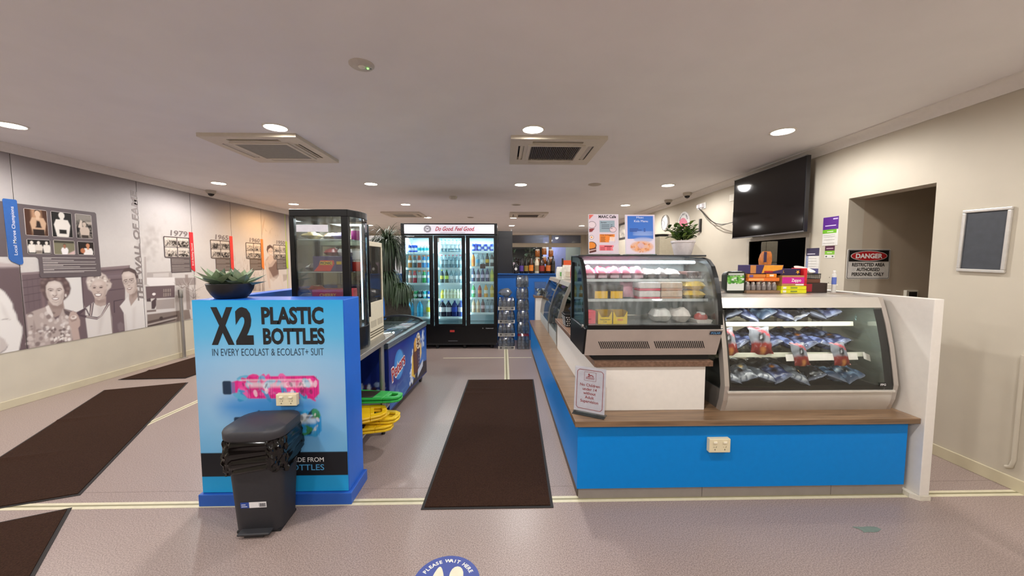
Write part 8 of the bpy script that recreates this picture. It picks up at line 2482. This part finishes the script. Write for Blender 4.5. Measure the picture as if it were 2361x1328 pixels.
# snacks on top of the aisle cases
for k, (x, y, w, h, c, c2, lab) in enumerate(((.9, 5.75, .16, .17, '#d8d6cc', '#5a9c4a', 'white tub with green print'), (.92, 5.35, .15, .2, '#d9d4c6', '#c9c2ac', 'cream arched packet'), (.96, 5.0, .1, .24, '#c23a3a', '#4a3f8c', 'red and blue snack bag'), (1.0, 4.72, .18, .17, '#dadcd4', '#8aa06a', 'white snack pouch'))):
    t = thing('snack_bag', lab + ' on top of the aisle cases', 'snack bag', (x, y, 1.2625), .2, local=True)
    loft(MB(), [rr_ring(w / 2, .04, .02, 0), rr_ring(w / 2 * 1.04, .055, .02, h * .3), rr_ring(w / 2, .045, .02, h * .75), rr_ring(w / 2 * .96, .008, .004, h)]).build('bag', mat(c, .35, var=.12, scale=30.), t, smooth=40)
    MB().obox((0, -.056, h * .35), (w * .3, 0, 0), (0, .003, 0), (0, 0, h * .18)).build('print', mat(c2, .4), t)
t = thing('orange_box', 'orange box with white swoosh leaning on the aisle cases', 'box', (1.05, 5.9, 1.2625), .1, local=True)
MB().box(-.11, .11, -.03, .03, 0, .27).build('carton', mat('#e85f2c', .45), t, bevel=.003)
MB().prism([(-.08, .05), (.1, .13), (.1, .17), (-.02, .1), (-.08, .09)], 'y', -.032, -.03).build('swoosh', mat('#ece2da', .45), t)
MB().box(-.125, -.112, -.03, .03, 0, .3).build('dark_edge', mat('#2a1a16', .5), t)
# outside, seen through the far windows
struct('ground_outside', MB().box(-8, 8, YB + .16, 24, -.12, -.02), mat('#2a2d28', .9), 'dark ground outside the far windows')
wl = thing('lavender_wall', 'lavender lit wall seen through the far window', 'wall panel', (2.4, 16.6, 0))
MB().box(1.75, 2.75, 16.5, 16.6, 0, 2.6).build('panel', mat('#b4ade6', .7), wl)
MB().box(2.75, 3.4, 16.5, 16.6, 0, 2.6).build('pale_panel', mat('#dcd6c6', .7), wl)
for k, x in enumerate((-.6, .3, 1.2)):
    t = thing('garden_shrub', 'dark green shrub outside the far window, %s from the left' % ORD[k], 'shrub', (x, 17.2, -.02), 0, local=True)
    mb = MB(); rg = random.Random(60 + k)
    for q in range(160):
        leaf(mb, (rg.uniform(-.22, .22), rg.uniform(-.2, .2), rg.uniform(.5, 2.4)), rg.uniform(0, 6), rg.uniform(-.5, 1.2), .2, .05, .2, .002, 5)
    mb.build('leaves', mat('#55654a', .6, var=.4), t, fix=False)['kind'] = 'stuff'
    MB().cyl((0, 0, 0), (0, 0, 2.2), .05, 8).build('stem', mat('#3a3228', .8), t)
gl_ = bpy.data.lights.new('outside_fill', 'POINT'); gl_.energy = 110; gl_.color = (.85, .9, 1); go = bpy.data.objects.new('outside_fill', gl_); go.location = (1.6, 15.9, 2.5); C.objects.link(go)  # added light to brighten the lavender wall outside

# ================================================================== right wall
tv = thing('television', 'large black flat television mounted high on the right wall', 'television', (3.3, 4.55, 1.83))
TX = 3.19
MB().box(TX, TX + .045, 3.93, 5.17, 1.826, 2.628).build('casing', mat('#1b1a1d', .35), tv, bevel=.004)
MB().box(TX - .003, TX, 3.938, 5.162, 1.842, 2.62).build('screen', mat('#070608', .07, var=0), tv)
for a_, b_ in ((1.826, 1.838), (2.621, 2.63)): MB().box(TX - .004, TX + .01, 3.93, 5.17, a_, b_).build('trim', mat('#9a9a9e', .25, .9), tv)
MB().box(TX + .045, XR - .003, 4.3, 4.8, 2.1, 2.4).build('wall_bracket', mat('#1c1c1e', .5), tv)
MB().box(TX + .01, TX + .035, 5.17, 5.19, 2.02, 2.2).build('media_box', mat('#111113', .4), tv)
MB().box(TX - .005, TX, 4.53, 4.57, 1.823, 1.829).build('logo', mat('#c9c9cc', .3, .8), tv)
t = thing('wall_outlet', 'white wall outlet with plugs left of the television', 'power outlet', (XR - .02, 6.33, 2.4))
MB().box(XR - .014, XR, 6.2, 6.46, 2.4, 2.5).build('plate', mat('#e6e2dc', .35), t, bevel=.003)
for y in (6.27, 6.38): MB().box(XR - .06, XR - .014, y - .03, y + .03, 2.42, 2.48).build('plug', mat('#eeeaf0', .35), t, bevel=.005)
for k, (dz, c) in enumerate(((.0, '#1a1714'), (-.04, '#6d675c'))):
    p = [(XR - .05, 6.35, 2.42)] + [(XR - .03 - .14 * f, 6.35 - 1.17 * f, 2.42 - .36 * f - .13 * math.sin(PI * f) + dz * math.sin(PI * min(1, f * 1.2))) for f in (.1, .25, .4, .55, .7, .85, 1.)]
    MB().tube(p, .006, 8).build('hanging_cable', mat(c, .5), smooth=60, label=('black' if k == 0 else 'grey') + ' cord hanging from wall outlet to television', cat='cord')
MB().box(XR - .012, XR, 5.43, 5.55, 2.4, 2.5).build('switch_plate', mat('#d8d2c4', .4), label='cream switch plate beside the television', cat='switch', bevel=.003)
ck = thing('wall_clock', 'round white wall clock on the right wall', 'clock', (XR, 7.74, 2.32), 0, local=True, rot=(0, -PI / 2, 0))
MB().lathe([(.165, 0), (.165, .03), (.155, .04), (.148, .03)], 32, cap=False).build('rim', mat('#cfcdca', .3, .5), ck, smooth=40)
MB().lathe([(.15, .022), (.001, .022)], 32, cap=False).build('face', mat('#ecebe6', .5), ck, fix=False)
for a, l in ((.9, .09), (2.6, .12)): MB().obox((math.cos(a) * l / 2, math.sin(a) * l / 2, .028), (math.cos(a) * l / 2, math.sin(a) * l / 2, 0), (-math.sin(a) * .004, math.cos(a) * .004, 0), (0, 0, .001)).build('hand', mat('#1c1c1c', .5), ck)
for k in range(12): MB().obox((math.cos(k * PI / 6) * .13, math.sin(k * PI / 6) * .13, .024), (math.cos(k * PI / 6) * .01, math.sin(k * PI / 6) * .01, 0), (-math.sin(k * PI / 6) * .004, math.cos(k * PI / 6) * .004, 0), (0, 0, .0008)).build('hour_mark', mat('#2a2a2a', .5), ck)
ps = thing('pink_sign', 'arched white sign with a pink blob on the right wall', 'sign', (XR, 6.94, 2.0))
xs_ = XR - .02
def arch(dx, e): return [(6.94 + (.21 - e) * math.cos(a), 2.24 + (.2 - e) * math.sin(a)) for a in [PI * k / 14 for k in range(15)]] + [(6.76 + e, 1.95), (7.12 - e, 1.95)]
MB().prism(arch(0, 0), 'x', XR - .018, XR).build('board', mat('#dedbd8', .4), ps)
MB().prism([(6.94 + .15 * math.cos(a) * (1 + .1 * math.sin(2 * a + 1)), 2.22 + .11 * math.sin(a + .2)) for a in [2 * PI * k / 22 for k in range(22)]], 'x', xs_ - .001, xs_).build('pink_blob', mat('#d86a86', .45), ps)
curve_text(ps, 'AVAILABLE HERE', (xs_ - .0016, 6.94, 2.235), .145, 2.85, .3, .032, mat('#23202a', .5), (0, -1, 0), Z3, bold=.03)
t = thing('wall_device', 'slim black vertical bar device on the right wall', 'bar', (XR - .02, 6.35, 2.0))
MB().box(XR - .03, XR, 6.32, 6.37, 2.02, 2.24).build('bar', mat('#17130f', .4), t, bevel=.004)
MB().box(XR - .06, XR - .03, 6.34, 6.42, 2.02, 2.04).build('catch', mat('#17130f', .4), t)
pf = thing('picture_frame', 'small dark framed photograph far along the right wall', 'picture', (XR, 10.5, 2.15))
MB().box(XR - .02, XR, 10.2, 10.85, 2.15, 2.6).build('frame', mat('#2a211c', .4), pf, bevel=.004)
MB().box(XR - .022, XR - .02, 10.27, 10.78, 2.2, 2.55).build('photograph', mat('#a39a8c', .4, var=.6, scale=9.), pf)
cb = thing('storage_cabinet', 'tall beige cabinet against the right wall under the clock', 'cabinet', (3.1, 7.1, 0))
MB().box(2.83, XR - .016, 6.75, 7.5, 0, 1.97).build('body', mat('#a39a86', .5), cb, bevel=.004)
MB().box(2.824, 2.83, 6.77, 7.48, .08, 1.95).build('door', mat('#aaa18c', .5), cb, bevel=.002)
t = thing('frying_pan', 'black pan on top of the beige cabinet', 'pan', (2.95, 6.95, 1.9705), 0, local=True)
MB().lathe([(.1, 0), (.12, .01), (.13, .05), (.125, .05), (.112, .014), (.001, .01)], 20).build('pan', mat('#141312', .4), t, smooth=40)
MB().obox((.24, 0, .045), (.12, 0, .01), (0, .012, 0), (0, 0, .008)).build('handle', mat('#3a2a22', .5), t)
sm = thing('white_machine', 'white benchtop machine behind the chiller and potted plant', 'appliance', (1.22, 3.1, .857))
MB().box(1.04, 1.35, 2.92, 3.3, .8575, 1.56).build('housing', mat('#c6c2b2', .4), sm, bevel=.02, seg=3)
MB().cyl((1.12, 3.0, 1.56), (1.12, 3.0, 1.6), .012, 8).build('knob', mat('#1f1d1a', .4), sm)
# blackboard frame
fr = thing('framed_blackboard', 'small silver framed blackboard on the right wall', 'blackboard', (XR, 2.56, 1.43), 0, local=True, rot=(.03, 0, 0))
y0, y1, z1 = -.133, .135, .445
for nm, a in (('frame_rail', (y0, y1, 0, .022)), ('frame_rail', (y0, y1, z1 - .022, z1)), ('frame_stile', (y0, y0 + .022, .022, z1 - .022)), ('frame_stile', (y1 - .022, y1, .022, z1 - .022))):
    MB().box(-.018, -.001, *a).build(nm, mat('#d6d2cc', .3, .6), fr, bevel=.005, seg=3)
MB().box(-.008, -.001, y0 + .02, y1 - .02, .02, z1 - .02).build('board', mat('#3d4046', .6, var=.12, scale=20.), fr)
# notices
def notice(name, y0, y1, z0, z1, bands, label, cat='poster', x=XR - .002, tilt=0.):
    t = thing(name, label, cat, (XR, (y0 + y1) / 2, z0))
    MB().box(x - .0012, XR, y0, y1, z0, z1).build('sheet', mat('#dcd9d2', .45), t)
    for k, (f0, f1, g0, g1, c) in enumerate(bands):
        MB().box(x - .002 - k * .0002, x - .0012, y1 - (y1 - y0) * g1, y1 - (y1 - y0) * g0, z0 + (z1 - z0) * f0, z0 + (z1 - z0) * f1).build('printed_band', mat(c, .45), t)
    return t
L_ = lambda z: (z, z + .012, .1, .8, '#b9b6b2')
notice('certificate', 3.708, 3.89, 1.675, 1.967, [(.56, 1, 0, 1, '#5a2a86'), (.43, .56, 0, .9, '#72b52e'), (.68, .71, .15, .85, '#d9c9e6'), (.9, .94, .65, .95, '#cdb9e0'), (.47, .5, .3, .7, '#d9ecc0'), L_(.36), L_(.3), L_(.2), L_(.08)], 'purple and green notice pinned beside the doorway')
notice('certificate', 3.735, 3.85, 1.545, 1.671, [(.6, 1, 0, 1, '#4a1f38'), (.28, .6, 0, 1, '#7fb83a'), (.75, .82, .15, .85, '#c9a8b8'), (.4, .47, .25, .75, '#dcebc4'), (.08, .18, .1, .25, '#4a4a4a'), (.08, .18, .75, .9, '#4a4a4a')], 'small maroon and green notice under the purple one')
notice('leaflet', 3.905, 4.075, 1.372, 1.655, [(.7, 1, 0, 1, '#3a3350'), (.0, .22, .35, 1, '#4a4878'), (0, .16, 0, .4, '#c9713c'), (.22, .7, .0, .18, '#8d96b4'), (.76, .79, .1, .7, '#e0dce6'), L_(.6), L_(.5), L_(.4), L_(.3)], 'dark blue leaflet beside the servery hatch', x=XR - .014)
for k, (y, z) in enumerate(((3.78, 1.345), (3.75, 1.3), (3.79, 1.29))): MB().cyl((XR - .002, y, z), (XR, y, z), .004, 8).build('screw_hole', mat('#5a4a38', .7), wall_right)
MB().box(XR - .001, XR, 3.68, 3.82, 1.27, 1.276).build('paint_scar', mat('#efe8d4', .6), wall_right)
MB().tube([(XR - .008, 2.3, .9), (XR - .008, 2.3, .2), (XR - .008, 2.31, .15), (XR - .008, 2.335, .135)], .012, 8).build('conduit', wall_m, smooth=60, label='cream painted conduit low on the right wall', cat='conduit')
# danger sign on the passage wall
dg = thing('danger_sign', 'white danger restricted area sign in the doorway passage', 'sign', (3.6, OY1, 1.33))
yq = OY1 - .003
q0, q1, w0, w1 = 3.385, 3.82, 1.335, 1.63
MB().prism(rrect(q0, w0, q1, w1, .015), 'y', yq, OY1).build('plate', mat('#d5d2cc', .35), dg)
fr_ = MB()
o_, i_ = rrect(q0 + .006, w0 + .006, q1 - .006, w1 - .006, .012), rrect(q0 + .01, w0 + .01, q1 - .01, w1 - .01, .01)
n = len(o_); fr_.add([(a, yq - .001, b) for a, b in o_ + i_], [(k, (k + 1) % n, n + (k + 1) % n, n + k) for k in range(n)])
fr_.build('border', mat('#17130f', .4), dg, fix=False)
MB().box(q0 + .016, q1 - .016, yq - .001, yq, 1.508, 1.618).build('black_field', mat('#120f10', .4), dg)
MB().poly([(a, yq - .002, b) for a, b in ell(3.602, 1.563, .185, .05, 32)]).build('white_oval', mat('#d9d6d0', .4), dg, fix=False)
MB().poly([(a, yq - .003, b) for a, b in ell(3.602, 1.563, .178, .045, 32)]).build('red_oval', mat('#b01f24', .4), dg, fix=False)
txt(dg, 'DANGER', (3.602, yq - .004, 1.542), X3, Z3, .042, mat('#e9e6e2', .4), w=.27, al='C', bold=.04)
for s, z, w in (('RESTRICTED AREA', 1.462, .33), ('AUTHORISED', 1.415, .235), ('PERSONNEL ONLY', 1.368, .325)):
    txt(dg, s, (3.602, yq - .001, z), X3, Z3, .031, mat('#15110f', .4), w=w, al='C', bold=.03)
t = thing('keypad', 'small white keypad box low in the doorway passage', 'keypad', (4.05, OY1 - .02, 1.14))
MB().box(3.98, 4.1, OY1 - .03, OY1, 1.1, 1.225).build('case', mat('#cfc8b8', .45), t, bevel=.003)
MB().box(4.005, 4.085, OY1 - .032, OY1 - .03, 1.16, 1.21).build('display', mat('#1d1a18', .3), t)
